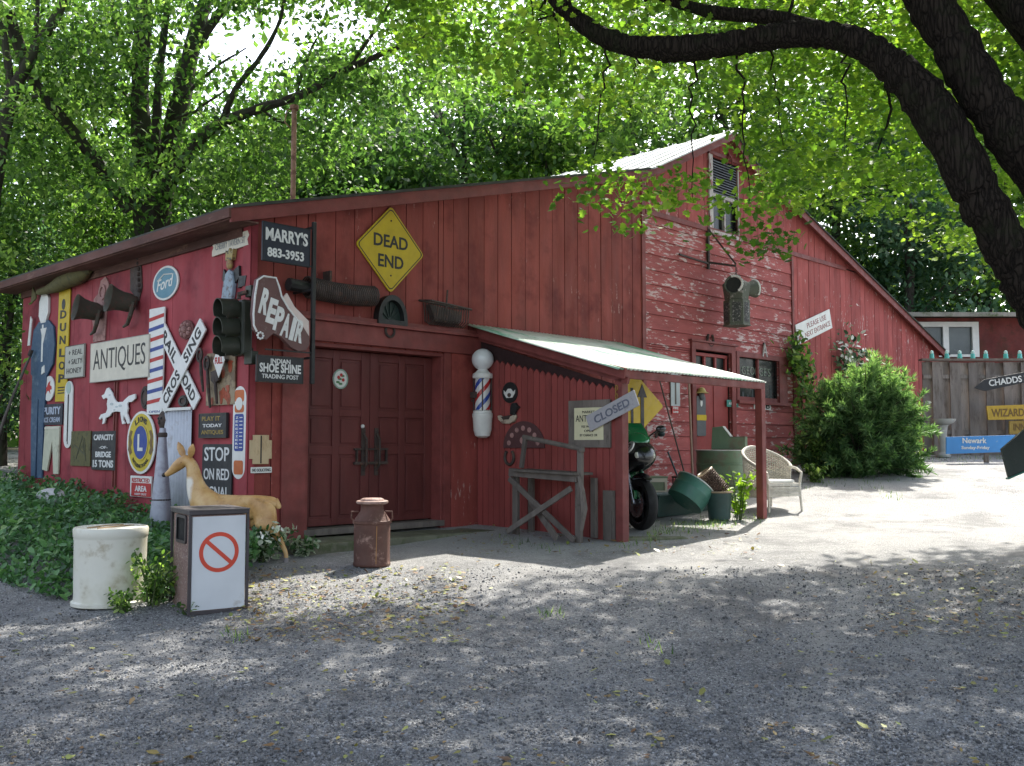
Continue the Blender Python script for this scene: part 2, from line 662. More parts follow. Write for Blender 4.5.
# openings on the front: (s0,s1,z0,z1)
door_a, door_b, door_z0, door_z1 = FRONT.rect(304, 343, 441, 528)
dz = FRONT.uv(306, 531)[1]
DOOR = (door_a, door_b, .3, FRONT.uv(306, 342)[1])
sd = FRONT.rect(692, 348, 729, 470)
SDOOR = (FRONT.uv(693, 380)[0], FRONT.uv(729, 380)[0], .3, FRONT.uv(700, 350)[1])
WIN = (FRONT.uv(737, 375)[0], FRONT.uv(777, 375)[0], FRONT.uv(740, 398)[1], FRONT.uv(740, 357)[1])
UW = (FRONT.uv(710, 190)[0], FRONT.uv(736, 190)[0], FRONT.uv(710, 229)[1], FRONT.uv(710, 156)[1])
BELT = FRONT.uv(649, 213)[1]
S1 = FRONT.uv(642, 300)[0]
S2 = FRONT.uv(791, 300)[0]

mb = MB()
vplanks(mb, 0, S1, .29, lambda s_: g_at(s_) - .25, lambda s_: roof_z(s_) - .02, [DOOR], gap=.012)
mb.build('front_wall', RED, barn, shift=SH0)
mb = MB()
vplanks(mb, S1, S2, .27, lambda s_: BELT + .02, lambda s_: roof_z(s_) - .02, [UW], gap=.01)
vplanks(mb, S2, S_END, .25, lambda s_: g_at(s_) - .25, lambda s_: min(BELT, roof_z(s_)) - .02, [], gap=.012)
vplanks(mb, S2, S_END, .25, lambda s_: BELT + .02, lambda s_: max(BELT + .021, roof_z(s_) - .02), [], gap=.012)
mb.build('gable_boards', PEELV, barn, shift=SH0)
mb = MB()
z = .35
while z < BELT - .02:
    z1 = min(z + .26 * random.uniform(.93, 1.05), BELT - .01)
    for e_ in (SDOOR[3], WIN[2], WIN[3]):
        if z + .004 < e_ < z1: z1 = e_
    xs_ = [S1 + .01]
    for o in sorted([SDOOR, WIN]):
        if o[2] < z1 - .002 and o[3] > z + .002:
            # shrink board rows around the openings
            xs_ += [o[0], o[1]]
    xs_.append(S2)
    r_ = random.random()
    for a, b_ in zip(xs_[::2], xs_[1::2]):
        tilt = .012
        mb.add([(a, -.022 - tilt, z), (b_, -.022 - tilt, z), (b_, 0, z), (a, 0, z),
                (a, -.014, z1 - .006), (b_, -.014, z1 - .006), (b_, 0, z1 - .006), (a, 0, z1 - .006)],
               [(0, 1, 5, 4), (3, 7, 6, 2), (0, 3, 2, 1), (4, 5, 6, 7), (0, 4, 7, 3), (1, 2, 6, 5)], r_)
    z = z1
mb.build('peeling_clapboards', PEEL, barn, shift=SH0)
# backing so that gaps read dark, with true openings
mb = MB()
BACK = mat('dark_wall_backing', (.03, .012, .012), .9, .2, rv=0)
inner = [DOOR, SDOOR, WIN, UW]
cuts = sorted(set([0.02, S_END - .02] + [c for o in inner for c in o[:2]] + [p[0] for p in RL[1:-1]]))
for a, b_ in zip(cuts, cuts[1:]):
    z = .2
    for o in sorted([o for o in inner if o[0] - 1e-4 <= a and b_ <= o[1] + 1e-4], key=lambda o: o[2]):
        if o[2] > z: mb.box(a, b_, .004, .07, z, o[2])
        z = o[3]
    mb.prism([(a, z), (b_, z), (b_, roof_z(b_) - .04), (a, roof_z(a) - .04)], .004, .07)
mb.build('inner_wall', BACK, barn, shift=SH0)
# side wall (eave wall) with flat panels and a few seams
mb = MB()
q = 0.0
while q < BD - .05:
    q1 = min(BD, q + random.choice([.61, .61, 1.22]))
    zt = RL[0][1] - .03
    mb.box(-.022, 0, q + .004, q1 - .004, .3, zt)
    q = q1
mb.build('side_wall', REDL, barn, shift=SH0)
mb = MB()
mb.box(.004, .06, .08, BD - .01, .2, RL[0][1] - .05)
mb.box(.08, S_END - .05, BD - .06, BD, .3, RL[-1][1] - .1)
mb.box(S_END - .06, S_END, .08, BD - .07, .3, RL[-1][1] - .05)
mb.build('back_wall', BACK, barn, shift=SH0)
# corner board, belt trim, section trims
mb = MB()
mb.box(-.045, .05, -.05, -.027, .4, RL[0][1] - .12)
mb.box(-.047, -.024, -.05, .11, .4, RL[0][1] - .12)
mb.build('corner_board', REDL, barn, shift=SH0, bevel=.004)
mb = MB()
mb.box(S1 - .05, S1 + .05, -.05, -.028, .6, roof_z(S1) - .2)
mb.box(S2 - .04, S2 + .04, -.052, -.028, .6, BELT - .06)
s_belt = RL[3][0] + (RL[3][1] - BELT - .2) / (RL[3][1] - RL[4][1]) * (RL[4][0] - RL[3][0])
mb.box(S1 + .055, s_belt, -.056, -.028, BELT - .045, BELT + .045)
mb.build('trim_board', TRIM, barn, shift=SH0, bevel=.003)
# rake fascia following the roofline + eave
mb = MB()
pts = [(-OV, roof_z(-OV))] + RL + [(S_END + .25, RL[-1][1] + (RL[-1][1] - RL[-2][1]) / (RL[-1][0] - RL[-2][0]) * .25)]
for i, ((a, za), (b_, zb)) in enumerate(zip(pts, pts[1:])):
    hh_ = .155 if i < 2 else .15
    mb.prism([(a, za - hh_), (b_, zb - hh_), (b_, zb + .0), (a, za + .0)], -.20, -.165, rnd=.3)
    mb.prism([(a, za - .05), (b_, zb - .05), (b_, zb - .004), (a, za - .004)], -.163, -.03, rnd=.1)
mb.build('rake_board', TRIM, barn, shift=SH0)
mb = MB()
mb.box(-OV - .03, -OV - .001, -.20, BD + .3, roof_z(-OV) - .105, roof_z(-OV) - .002)
mb.box(-OV, -.03, -.19, BD + .28, roof_z(-OV) - .12, roof_z(-OV) - .10)
mb.box(-.06, -.023, .12, BD - .01, RL[0][1] - .32, RL[0][1] - .15)
mb.build('eave_board', SOFF, barn, shift=SH0)
# roof sheets
mb = MB()
for i, ((a, za), (b_, zb)) in enumerate(zip(pts[:2], pts[1:3])):
    mb.add([(a, -.23, za), (b_, -.23, zb), (b_, BD + .3, zb), (a, BD + .3, za),
            (a, -.23, za + .035), (b_, -.23, zb + .035), (b_, BD + .3, zb + .035), (a, BD + .3, za + .035)],
           [(0, 3, 2, 1), (4, 5, 6, 7), (0, 1, 5, 4), (2, 3, 7, 6), (0, 4, 7, 3), (1, 2, 6, 5)])
mb.build('lean_to_roof', ROOFD, barn, shift=SH0)
mb = MB()
for i, ((a, za), (b_, zb)) in enumerate(zip(pts[2:-1], pts[3:])):
    if i == 1:
        mb.build('gable_roof', ROOFM, barn, shift=SH0); mb = MB()
    L = int(max(1, (b_ - a) / .6))
    for k in range(L):
        a2, b2 = a + (b_ - a) * k / L, a + (b_ - a) * (k + 1) / L
        z2, z3 = za + (zb - za) * k / L, za + (zb - za) * (k + 1) / L
        fy = -.23 if i else -.32
        mb.add([(a2, fy, z2), (b2, fy, z3), (b2, BD + .3, z3), (a2, BD + .3, z2),
                (a2, fy, z2 + .03), (b2, fy, z3 + .03), (b2, BD + .3, z3 + .03), (a2, BD + .3, z2 + .03)],
               [(0, 3, 2, 1), (4, 5, 6, 7), (0, 1, 5, 4), (2, 3, 7, 6), (0, 4, 7, 3), (1, 2, 6, 5)])
mb.build('right_roof_slope', ROOFD, barn, shift=SH0)
mb = MB()
for k in range(18):
    y_ = -.1 + k * (BD + .3) / 18
    a, za = pts[2]; b_, zb = pts[3]
    mb.beam((a, y_, za + .04), (b_, y_, zb + .04), .03, .03, up=(0, 1, 0))
mb.build('roof_ribs', ROOFM, barn, shift=SH0)

# upper window with louvre
mb = MB()
a, b_, z0, z1 = UW
zm = FRONT.uv(722, 197)[1]
for i in range(13):
    zz = zm + .05 + (z1 - zm - .1) * i / 12
    mb.add([(a + .03, -.03, zz - .03), (b_ - .03, -.03, zz - .03), (b_ - .03, .05, zz + .03), (a + .03, .05, zz + .03),
            (a + .03, -.03, zz - .018), (b_ - .03, -.03, zz - .018), (b_ - .03, .05, zz + .042), (a + .03, .05, zz + .042)],
           [(0, 3, 2, 1), (4, 5, 6, 7), (0, 1, 5, 4), (2, 3, 7, 6), (0, 4, 7, 3), (1, 2, 6, 5)])
lou = mb.build('louvre', mat('grey_louvre', (.16, .17, .20), .6, .2), barn, shift=SH0)
fr = MB()
fr.box(a - .1, a + .02, -.055, -.028, z0 - .02, z1 + .02)
fr.box(b_ - .01, b_ + .015, -.055, -.028, z0 - .02, z1 + .02)
fr.box(a - .12, b_ + .1, -.075, -.027, z0 - .09, z0 - .022)
fr.box(a + .03, b_ - .03, -.04, .03, zm - .05, zm + .01)
fr.box((a + b_) / 2 - .02, (a + b_) / 2 + .02, -.03, .03, z0, zm - .052)
uw = fr.build('window_frame', mat('flaked_white_frame', (.50, .46, .44), .7, .15, 6, col2=(.24, .06, .05), lo=.52, hi=.6, s2=8, stretch=(1, 1, .5)), barn, shift=SH0)
pn = MB().box(a, b_, .035, .045, z0, z1)
pn.build('pane', GLASSD, uw, shift=(0, 0, -ZB))
gt = MB()
apx, apz = RL[2]
gt.prism([(a - .12, z1 + .02), (b_ + .12, z1 + .02), (b_ + .1, z1 + .07), (apx, z1 + .1), (a - .1, z1 + .07)], -.07, -.03)
gt.beam((apx, -.12, apz - .5), (apx, -.03, apz - .35), .05, .05)
gt.tube([(apx - .1, -.09, apz - .62), (apx - .03, -.1, apz - .45), (apx + .05, -.1, apz - .45), (apx + .1, -.09, apz - .6)], .015)
gt.build('gable_trim', TRIM, barn, shift=SH0)

# lower window with lettering
a, b_, z0, z1 = WIN
fr = MB()
fr.box(a - .10, a, -.06, -.03, z0 - .05, z1 + .1)
fr.box(b_, b_ + .32, -.06, -.03, z0 - .05, z1 + .1)
fr.box(a, b_, -.06, -.03, z1, z1 + .1)
fr.box(a - .12, b_ + .34, -.12, -.027, z0 - .11, z0 - .052)
fr.box((a + b_) / 2 - .025, (a + b_) / 2 + .025, -.02, .03, z0, z1)
fr.box(a, b_, -.02, .03, z0 - .05, z0 + .03)
wf = fr.build('window', TRIM, barn, shift=SH0, bevel=.003)
MB().box(a, b_, .035, .045, z0, z1).build('pane', GLASSD, wf, shift=SH0)
tx = MB()
tx.text("GEORGE'S", (a + b_) / 2, z1 - (z1 - z0) * .3, (b_ - a) * .72, .16, .03, bold=.0)
tx.build('lettering', mat('faded_gold', (.22, .26, .20), .6, .2), wf, shift=SH0)
for i in range(8):
    x_ = a + .06 + i * (b_ - a - .12) / 8
    MB().box(x_, x_ + .06, .031, .034, z0 + .02, z0 + .02 + random.uniform(.05, .3)).build('jar', mat('window_stuff', (.05, .06, .06), .7, .5, 12), wf, shift=SH0)

# side door
a, b_, z0, z1 = SDOOR
fr = MB()
fr.box(a - .12, a, -.07, -.03, .55, z1 + .13)
fr.box(b_, b_ + .14, -.07, -.03, .55, z1 + .13)
fr.box(a, b_, -.07, -.03, z1, z1 + .13)
fr.box(a - .17, b_ + .2, -.10, -.027, z1 + .133, z1 + .17)
fr.build('door_frame', TRIM, barn, shift=SH0, bevel=.004)
d = MB()
ph = .34
zt = z1 - .04
d.box(a + .01, b_ - .01, .02, .06, .6, zt - ph)
d.box(a + .01, b_ - .01, .02, .06, zt - .06, zt)
nP = 3
for k in range(nP + 1):
    x_ = a + .06 + (b_ - a - .12) * k / nP
    d.box(x_ - .03, x_ + .03, .02, .06, zt - ph, zt - .06)
for k in range(2):
    x0_, x1_ = a + .1 + k * (b_ - a) / 2 - .02, a + (k + 1) * (b_ - a) / 2 - .06
    for (q0, q1) in ((.75, 1.3), (1.42, zt - ph - .12)):
        d.box(x0_, x1_, .005, .022, q0, q1)
sdo = d.build('door', mat('faded_red_door', (.28, .05, .045), .6, .15, 3, rv=.12), barn, shift=SH0, bevel=.004)
MB().box(a + .02, b_ - .02, .065, .07, zt - ph, zt - .06).build('pane', GLASSD, sdo, shift=SH0)
hdl = MB(); hdl.ball((b_ - .08, -.02, 1.75), .03, 8); hdl.tube([(b_ - .08, -.02, 1.75), (b_ - .08, .02, 1.75)], .012)
hdl.box(b_ - .11, b_ - .05, .012, .02, 1.65, 1.85)
hdl.build('handle', mat('worn_brass', (.4, .33, .2), .4, .2, metal=.7), sdo, shift=SH0, smooth=True)

# main double doors, recessed
a, b_, z0, z1 = DOOR
REC = .22
ja = FRONT.uv(287, 430)[0]
jb = FRONT.uv(474, 430)[0]
fr = MB()
zl0 = z1 + .0
lz = FRONT.uv(315, 316)[1]
fr.box(a - .005, a + .035, -.035, REC, .5, z1 - .04)
fr.box(b_ - .035, b_ + .005, -.035, REC, .5, z1 - .04)
fr.box(a - .005, b_ + .005, -.035, REC, z1 - .04, z1 + .005)
fr.box(ja - .1, a - .007, -.055, -.03, .5, z1 + .02)
fr.box(b_ + .007, b_ + .13, -.055, -.03, .5, z1 + .02)
fr.box(ja - .15, jb + .3, -.09, -.03, z1 + .022, z1 + .26)
fr.box(ja - .2, jb + .35, -.15, -.031, z1 + .262, z1 + .30)
fr.box(ja - .2, jb + .35, -.11, -.032, z1 + .302, lz + .03)
fr.build('door_frame', TRIM, barn, shift=SH0, bevel=.004)
fr = MB()
fr.box(b_ + .14, jb + .2, -.05, -.029, .5, z1 + .02)
fr.build('jamb_panel', RED, barn, shift=SH0)
DZ = dz + .03
mid = FRONT.uv(372, 430)[0] + .0
for k, (x0_, x1_) in enumerate(((a + .04, (a + b_) / 2 - .004), ((a + b_) / 2 + .004, b_ - .04))):
    d = MB()
    zt = z1 - .05
    yb = REC - .05
    W_ = x1_ - x0_
    H_ = zt - DZ
    d.box(x0_, x1_, yb, REC, DZ, zt, rnd=.5)
    st, rl = .13, .12
    rows = [(0.04, .40), (.45, .62), (.66, .95)]
    # stiles and rails proud of the slab
    xs_ = [x0_, x0_ + st, (x0_ + x1_) / 2 - .05, (x0_ + x1_) / 2 + .05, x1_ - st, x1_]
    for i in (0, 2, 4):
        d.box(xs_[i], xs_[i + 1], yb - .022, yb - .0005, DZ, zt, rnd=.5)
    zz = [DZ] + [DZ + H_ * f for r0 in rows for f in r0] + [zt]
    for i in range(0, len(zz), 2):
        for (p0, p1) in ((xs_[1], xs_[2]), (xs_[3], xs_[4])):
            d.box(p0, p1, yb - .021, yb - .0006, zz[i], zz[i + 1], rnd=.55)
    for (r0, r1) in rows:
        for (p0, p1) in ((xs_[1], xs_[2]), (xs_[3], xs_[4])):
            d.box(p0 + .035, p1 - .035, yb - .016, yb - .0007, DZ + H_ * r0 + .035, DZ + H_ * r1 - .035, rnd=.45)
    dd_ = d.build('door', DOORR, barn, shift=SH0, bevel=.006)
    h = MB()
    hx = x1_ - .1 if k == 0 else x0_ + .1
    hz = FRONT.uv(370, 455)[1]
    h.tube([(hx, yb - .03, hz + .28), (hx, yb - .10, hz + .2), (hx, yb - .10, hz - .12), (hx, yb - .03, hz - .2)], .014)
    h.box(hx - .03, hx + .03, yb - .035, yb - .022, hz - .26, hz + .34)
    h.build('handle', IRON, dd_, shift=SH0)
    if k == 0:
        h = MB()
        h.box(x1_ - .25, x1_ + .28, yb - .06, yb - .025, hz - .12, hz - .085)
        h.box(x1_ - .25, x1_ + .28, yb - .06, yb - .025, hz + .06, hz + .085)
        for xx in (-.22, -.08, .1, .25): h.box(x1_ + xx, x1_ + xx + .02, yb - .058, yb - .026, hz - .085, hz + .06)
        h.build('hasp', IRON, dd_, shift=SH0)
        h = MB(); h.ball((x1_ - .12, yb - .04, hz + .36), .026, 6)
        h.build('knob', WHITEP, dd_, shift=SH0, smooth=True)
sill = MB(); sill.box(a - .02, b_ + .02, -.06, REC, dz - .06, dz + .015)
sill.build('sill', GREYW, barn, shift=SH0, bevel=.004)
# vent pipe standing against the wall and through the eave
vp = MB()
VPW = Wall(FRONT.P(0, 0, -.12), U, RZF)
pa, pz = VPW.uv(293.5, 160)
pt = VPW.uv(294, 108)[1]
vp.tube([(pa, .12, 3.9), (pa, .12, pt)], .032, 10)
vp.tube([(pa, .12, pt - .02), (pa, .12, pt + .03)], .055, 10)
vp.tube([(pa - .02, .12, pt), (pa - .1, .12, pt - .05), (pa - .13, .12, pt - .2), (pa - .05, .12, pt - .26)], .008, 6)
vp.build('vent_pipe', mat('rust_streaked_pipe', (.30, .17, .11), .7, .3, 6, col2=(.12, .05, .03), lo=.5, hi=.6), barn, shift=SH0, smooth=True)

# ------------------------------------------------------------------ concrete step
st = MB()
p0 = on_ground(312, 556); p1 = on_ground(505, 541)
def fco(p): return (p - CORNER).dot(U), -(p - CORNER).dot(W)
s0_, d0_ = fco(p0)
st.prism([(.25, -.3), (SH_S - .03, -.3), (SH_S - .03, dz - .10), (.25, dz - .075)], -max(.45, min(d0_, .9)), -.06)
stp = st.build('concrete_step', CONC, None, bevel=.015)
stp.location = (CORNER.x, CORNER.y, 0); stp.rotation_euler = (0, 0, RZF)
tag(stp, 'low mossy concrete step running below the oxblood double doors', 'step')

# ------------------------------------------------------------------ lean-to porch
Q0 = abs(SHED.uv(624, 545)[0])
zA = SHED.uv(476, 326)[1]; zB_ = SHED.uv(622, 371)[1] + .035
porch = thing('porch', 'corrugated roofed lean-to porch with a board side wall and one red post', 'porch', SHED.P(Q0, .45), RZL)
# local frame: x towards the viewer along the wall (SHED axis), y = U (into the porch)
def shx(a): return a - Q0
mb = MB()
x = 0.06
while x < Q0 - .02:
    x1 = min(Q0 - .0, x + .105)
    top = np.interp(x, [0, Q0], [zA - .42, zB_ - .26])
    gz = min(ground(*SHED.P(x, 0)[:2]), 9) - .1
    m_ = (x + x1) / 2
    mb.prism([(shx(x + .004), gz), (shx(x1 - .004), gz), (shx(x1 - .004), top - .05), (shx(m_), top), (shx(x + .004), top - .05)], -.03 + random.uniform(-.003, .003), -.005)
    x = x1
mb.build('side_boards', mat('porch_red', (.25, .052, .045), .7, .2, 3, col2=(.13, .03, .028), lo=.55, hi=.7, s2=6, stretch=(1, 1, .3), rv=.22), porch, shift=(0, 0, -.45))
mb = MB()
mb.box(shx(.05), shx(Q0 - .1), 0, .03, .5, zB_ - .25)
mb.prism([(shx(.05), zB_ - .3), (shx(Q0 - .1), zB_ - .3), (shx(Q0 - .1), zB_ - .2), (shx(.05), zA - .22)], .001, .029)
mb.build('backing', BACK, porch, shift=(0, 0, -.45))
mb = MB()
mb.beam((shx(-.0), -.08, zA - .08), (shx(Q0 + .1), -.08, zB_ - .075), .13, .035, up=(0, 1, 0))
mb.beam((shx(-.0), -.02, zA - .15), (shx(Q0 + .1), -.02, zB_ - .16), .08, .05, up=(0, 1, 0))
mb.build('rafter', TRIM, porch, shift=(0, 0, -.45))
# weathered end boards + corner post
mb = MB()
mb.box(shx(Q0 - .28), shx(Q0 - .1), -.05, -.032, .25, 1.15)
mb.box(shx(Q0 - .24), shx(Q0 - .14), -.065, -.051, .2, .9)
mb.build('patch_board', GREYW, porch, shift=(0, 0, -.45))
mb = MB()
mb.box(shx(Q0 - .09), shx(Q0 + .02), -.045, .08, .2, zB_ - .12)
mb.build('corner_post', TRIM, porch, shift=(0, 0, -.45), bevel=.008)
pp = on_ground(762, 518)
rel = pp - SHED.P(Q0, 0)
PL = rel.dot(U); PXo = rel.dot(-W)
mb = MB()
mb.box(PXo - .055, PXo + .055, PL - .055, PL + .055, pp.z - .2, zB_ - .13)
mb.build('post', TRIM, porch, shift=(0, 0, -.45), bevel=.008)
RE = PL + .22
mb = MB()
mb.box(.03, .075, -.05, RE - .12, zB_ - .13, zB_ - .035)
mb.build('front_beam', TRIM, porch, shift=(0, 0, -.45), bevel=.006)
mb = MB()
for yy in np.arange(.9, RE - .3, .9):
    mb.beam((shx(.05), yy, zA - .06), (shx(Q0 + .05), yy, zB_ - .05), .09, .045, up=(0, 1, 0))
mb.build('inner_rafter', TRIM, porch, shift=(0, 0, -.45))
nC = int((RE + .10) / .02)
vs, fs = [], []
for k in range(nC + 1):
    y_ = -.2 + k * .02
    o_ = .012 * math.cos(2 * math.pi * y_ / .08)
    for j in range(5):
        t = j / 4
        X_ = -Q0 + (Q0 + .10) * t
        zz_ = zA + (zB_ - zA) * t * (Q0 + .10) / Q0 - .0 + o_ + .02 * math.sin(3 * t) * math.sin(y_ * 1.3)
        vs.append((X_ + (.01 * math.sin(y_ * 7) if j == 4 else 0), y_, zz_ + .01))
for k in range(nC):
    for j in range(4):
        a_ = k * 5 + j
        fs.append((a_, a_ + 1, a_ + 6, a_ + 5))
CR = mat('green_white_corrugated', (.62, .68, .62), .45, .1, 2, col2=(.16, .42, .28), lo=.52, hi=.6, s2=1.1, stretch=(.35, 1.6, 1), bump=.03, rv=0, col3=(.45, .38, .3), s3=4, lo3=.66, hi3=.8)
mb = MB(); mb.add(vs, fs)
rf = mb.build('corrugated_roof', CR, porch, shift=(0, 0, -.45), smooth=True)
sm = rf.modifiers.new('thick', 'SOLIDIFY'); sm.thickness = .004

# ------------------------------------------------------------------ far shed with white windows
FARY = 27.5
shed = thing('far_shed', 'low red shed behind the fence with a white framed sliding window', 'shed', (11.2, FARY, 1.55), 0)
xl = at(905, 340, FARY).x; zt = at(950, 318, FARY).z
fs_ = MB()
wx0, wx1 = at(916, 330, FARY).x, at(978, 330, FARY).x
wz0, wz1 = at(950, 357, FARY).z, at(950, 322, FARY).z
OX = (-11.2, -FARY, -1.55)
fs_.box(xl - 3, wx0, FARY, FARY + .1, 1.4, zt); fs_.box(wx1, 24, FARY, FARY + .1, 1.4, zt)
fs_.box(wx0, wx1, FARY, FARY + .1, 1.4, wz0); fs_.box(wx0, wx1, FARY, FARY + .1, wz1, zt)
fs_.box(xl - 3, 24, FARY + 5, FARY + 5.1, 1.4, zt)
fs_.build('wall', mat('far_shed_red', (.16, .035, .03), .8, .4, 1.5, col2=(.09, .03, .02), lo=.5, hi=.6, s2=2), shed, shift=OX)
r_ = MB()
r_.add([(xl - 3.4, FARY - .5, zt - .02), (24.4, FARY - .5, zt - .02), (24.4, FARY + 5.6, zt + .55), (xl - 3.4, FARY + 5.6, zt + .55),
        (xl - 3.4, FARY - .5, zt + .10), (24.4, FARY - .5, zt + .10), (24.4, FARY + 5.6, zt + .67), (xl - 3.4, FARY + 5.6, zt + .67)],
       [(0, 3, 2, 1), (4, 5, 6, 7), (0, 1, 5, 4), (2, 3, 7, 6), (0, 4, 7, 3), (1, 2, 6, 5)])
r_.build('roof', mat('pale_roof_edge', (.30, .28, .24), .8, .3, 2, col2=(.1, .12, .06), lo=.5, hi=.62, s2=3), shed, shift=OX)
wn_ = MB()
fw = .14
wn_.box(wx0, wx1, FARY - .05, FARY + .03, wz1 - fw, wz1); wn_.box(wx0, wx1, FARY - .05, FARY + .03, wz0, wz0 + fw * .5)
wn_.box(wx0, wx0 + fw, FARY - .05, FARY + .03, wz0 + fw * .5, wz1 - fw); wn_.box(wx1 - fw * 1.3, wx1, FARY - .05, FARY + .03, wz0 + fw * .5, wz1 - fw)
xm = (wx0 + wx1) / 2 - .05
wn_.box(xm - .08, xm + .08, FARY - .045, FARY + .03, wz0 + fw * .5, wz1 - fw)
wo = wn_.build('window', WHITEP, shed, shift=OX)
MB().box(wx0, wx1, FARY + .04, FARY + .05, wz0, wz1).build('pane', mat('grey_glass', (.10, .115, .12), .2, .4, .8, rv=0, bump=0), wo, shift=OX)

# ------------------------------------------------------------------ board fence
FY = 22.5
fx0 = at(924, 400, FY).x
ft = at(970, 357, FY).z
fence = thing('board_fence', 'weathered grey wooden board fence with a capped top rail beside the barn', 'fence', (fx0, FY, 1.4), 0)
OX = (-fx0, -FY, -1.4)
WG = mat('fence_grey_wood', (.24, .205, .185), .85, .3, 5, col2=(.12, .095, .08), lo=.52, hi=.66, s2=9, stretch=(1, 1, .2), bump=.4, rv=.4)
f_ = MB()
x = fx0
i = 0
while x < 17:
    wd = random.uniform(.2, .25)
    f_.box(x, x + wd, FY + (-.03 if i % 2 else .05), FY + (.0 if i % 2 else .08), 1.3, ft - .12 + random.uniform(-.02, .02))
    x += wd * .9
    i += 1
f_.build('boards', WG, fence, shift=OX)
f_ = MB()
for zz in (ft - .5, 1.95):
    f_.box(fx0, 17, FY + .001, FY + .049, zz, zz + .09)
f_.build('rail', WG, fence, shift=OX)
f_ = MB()
f_.box(fx0 - .05, 17, FY - .09, FY + .12, ft - .09, ft - .04)
f_.build('cap_rail', mat('cap_rail_wood', (.16, .13, .11), .85, .3, 5), fence, shift=OX)
for x in (fx0 + .1, fx0 + 2.3, fx0 + 4.6, fx0 + 6.9):
    MB().box(x, x + .1, FY + .085, FY + .18, 1.2, ft - .095).build('fence_post', WG, fence, shift=OX)
TEAL = mat('teal_glass', (.08, .42, .36), .15, .15, 4, rv=.1, bump=0, spec=.8)
INSW = mat('pale_glass_top', (.45, .66, .60), .2, .1, 4, rv=.1, bump=0, spec=.8)
for i, px_ in enumerate((932, 947, 960, 973, 986, 1006, 1020, 1036)):
    p = at(px_, 357, FY)
    ins = thing('glass_insulator', 'teal glass insulator standing on the cap rail of the board fence', 'insulator', (p.x, FY + .01, ft - .04), 0, 'glass insulators along the fence cap')
    MB().lathe([(.055, 0), (.058, .03), (.05, .05), (.05, .10), (.038, .12)], 14).build('skirt', TEAL, ins, smooth=True)
    MB().lathe([(.037, .121), (.042, .15), (.03, .185), (.0001, .195)], 14).build('crown', INSW, ins, smooth=True)
HOLES = []
for (px, py, r_) in [(390, 675, .32), (440, 690, .22), (160, 662, .34), (70, 622, .2), (230, 655, .3), (590, 628, .22), (545, 600, .3), (868, 712, .16), (770, 718, .14), (920, 708, .14), (800, 600, .3), (770, 625, .34), (690, 590, .3),
                     (880, 745, .12), (455, 745, .12), (30, 650, .2), (90, 575, .3), (620, 655, .15), (300, 612, .25)]:
    p = on_ground(px, py); HOLES.append((p.x, p.y, r_))
# ================================================================== signs and things on the walls
def col(n, c, **k):
    k.setdefault('var', .1); k.setdefault('bump', .05); k.setdefault('rv', .06); k.setdefault('rough', .55)
    return mat(n, c, **k)


CREAM = col('aged_cream_paint', (.60, .56, .46), col2=(.30, .24, .16), lo=.6, hi=.72, s2=5)
OFFW = col('off_white_enamel', (.66, .66, .62), col2=(.36, .30, .24), lo=.66, hi=.75, s2=6)
NAVY = col('navy_paint', (.018, .022, .036), col2=(.12, .12, .13), lo=.62, hi=.72, s2=8)
BLACKS = col('black_sign_paint', (.022, .023, .026), col2=(.16, .13, .11), lo=.64, hi=.72, s2=9)
LETW = col('white_lettering', (.66, .66, .64), col2=(.22, .2, .19), lo=.58, hi=.72, s2=14)
LETK = col('black_letters', (.02, .02, .022), col2=(.2, .19, .17), lo=.7, hi=.8, s2=20)
YEL = col('road_sign_yellow', (.52, .37, .012), col2=(.36, .25, .03), lo=.6, hi=.8, s2=3)
REDP = col('sign_red', (.42, .025, .025), col2=(.25, .06, .05), lo=.6, hi=.75, s2=6)
BLUEP = col('sign_blue', (.03, .06, .26), col2=(.08, .09, .2), lo=.6, hi=.75, s2=6)
ORANGE = col('faded_orange', (.50, .13, .035), col2=(.5, .3, .2), lo=.62, hi=.75, s2=8)
GREENH = col('verdigris_iron', (.065, .062, .045), rough=.7, col2=(.14, .055, .045), lo=.52, hi=.66, s2=8, bump=.4)
PINKW = col('pinkish_worn_wood', (.36, .20, .18), rough=.8, col2=(.17, .09, .08), lo=.5, hi=.65, s2=7)
OLIVE = col('olive_carving', (.12, .11, .045), rough=.8, col2=(.05, .05, .03), lo=.5, hi=.65, s2=9)


def ell(rx, rz, n=32, cx=0, cz=0):
    return [(cx + rx * math.cos(2 * math.pi * k / n), cz + rz * math.sin(2 * math.pi * k / n)) for k in range(n)]


def rrect(w, h, r=None, n=5, cx=0, cz=0):
    r = min(w, h) * .12 if r is None else r
    o = []
    for (sx, sz, a0) in ((1, 1, 0), (-1, 1, 90), (-1, -1, 180), (1, -1, 270)):
        for k in range(n):
            a = R(a0 + 90 * k / (n - 1))
            o.append((cx + sx * (w / 2 - r) + r * math.cos(a), cz + sz * (h / 2 - r) + r * math.sin(a)))
    return o


def rot2(pts, a):
    c, s_ = math.cos(a), math.sin(a)
    return [(x * c - z * s_, x * s_ + z * c) for x, z in pts]


def ring(mb, outer, inner, y0, y1):
    """flat frame between two outlines with equal point counts"""
    n = len(outer)
    vs = [(x, y0, z) for x, z in outer] + [(x, y0, z) for x, z in inner] + [(x, y1, z) for x, z in outer] + [(x, y1, z) for x, z in inner]
    fs = []
    for i in range(n):
        j = (i + 1) % n
        fs += [(i, j, n + j, n + i), (2 * n + j, 2 * n + i, 3 * n + i, 3 * n + j), (j, i, 2 * n + i, 2 * n + j), (n + i, n + j, 3 * n + j, 3 * n + i)]
    mb.add(vs, fs)


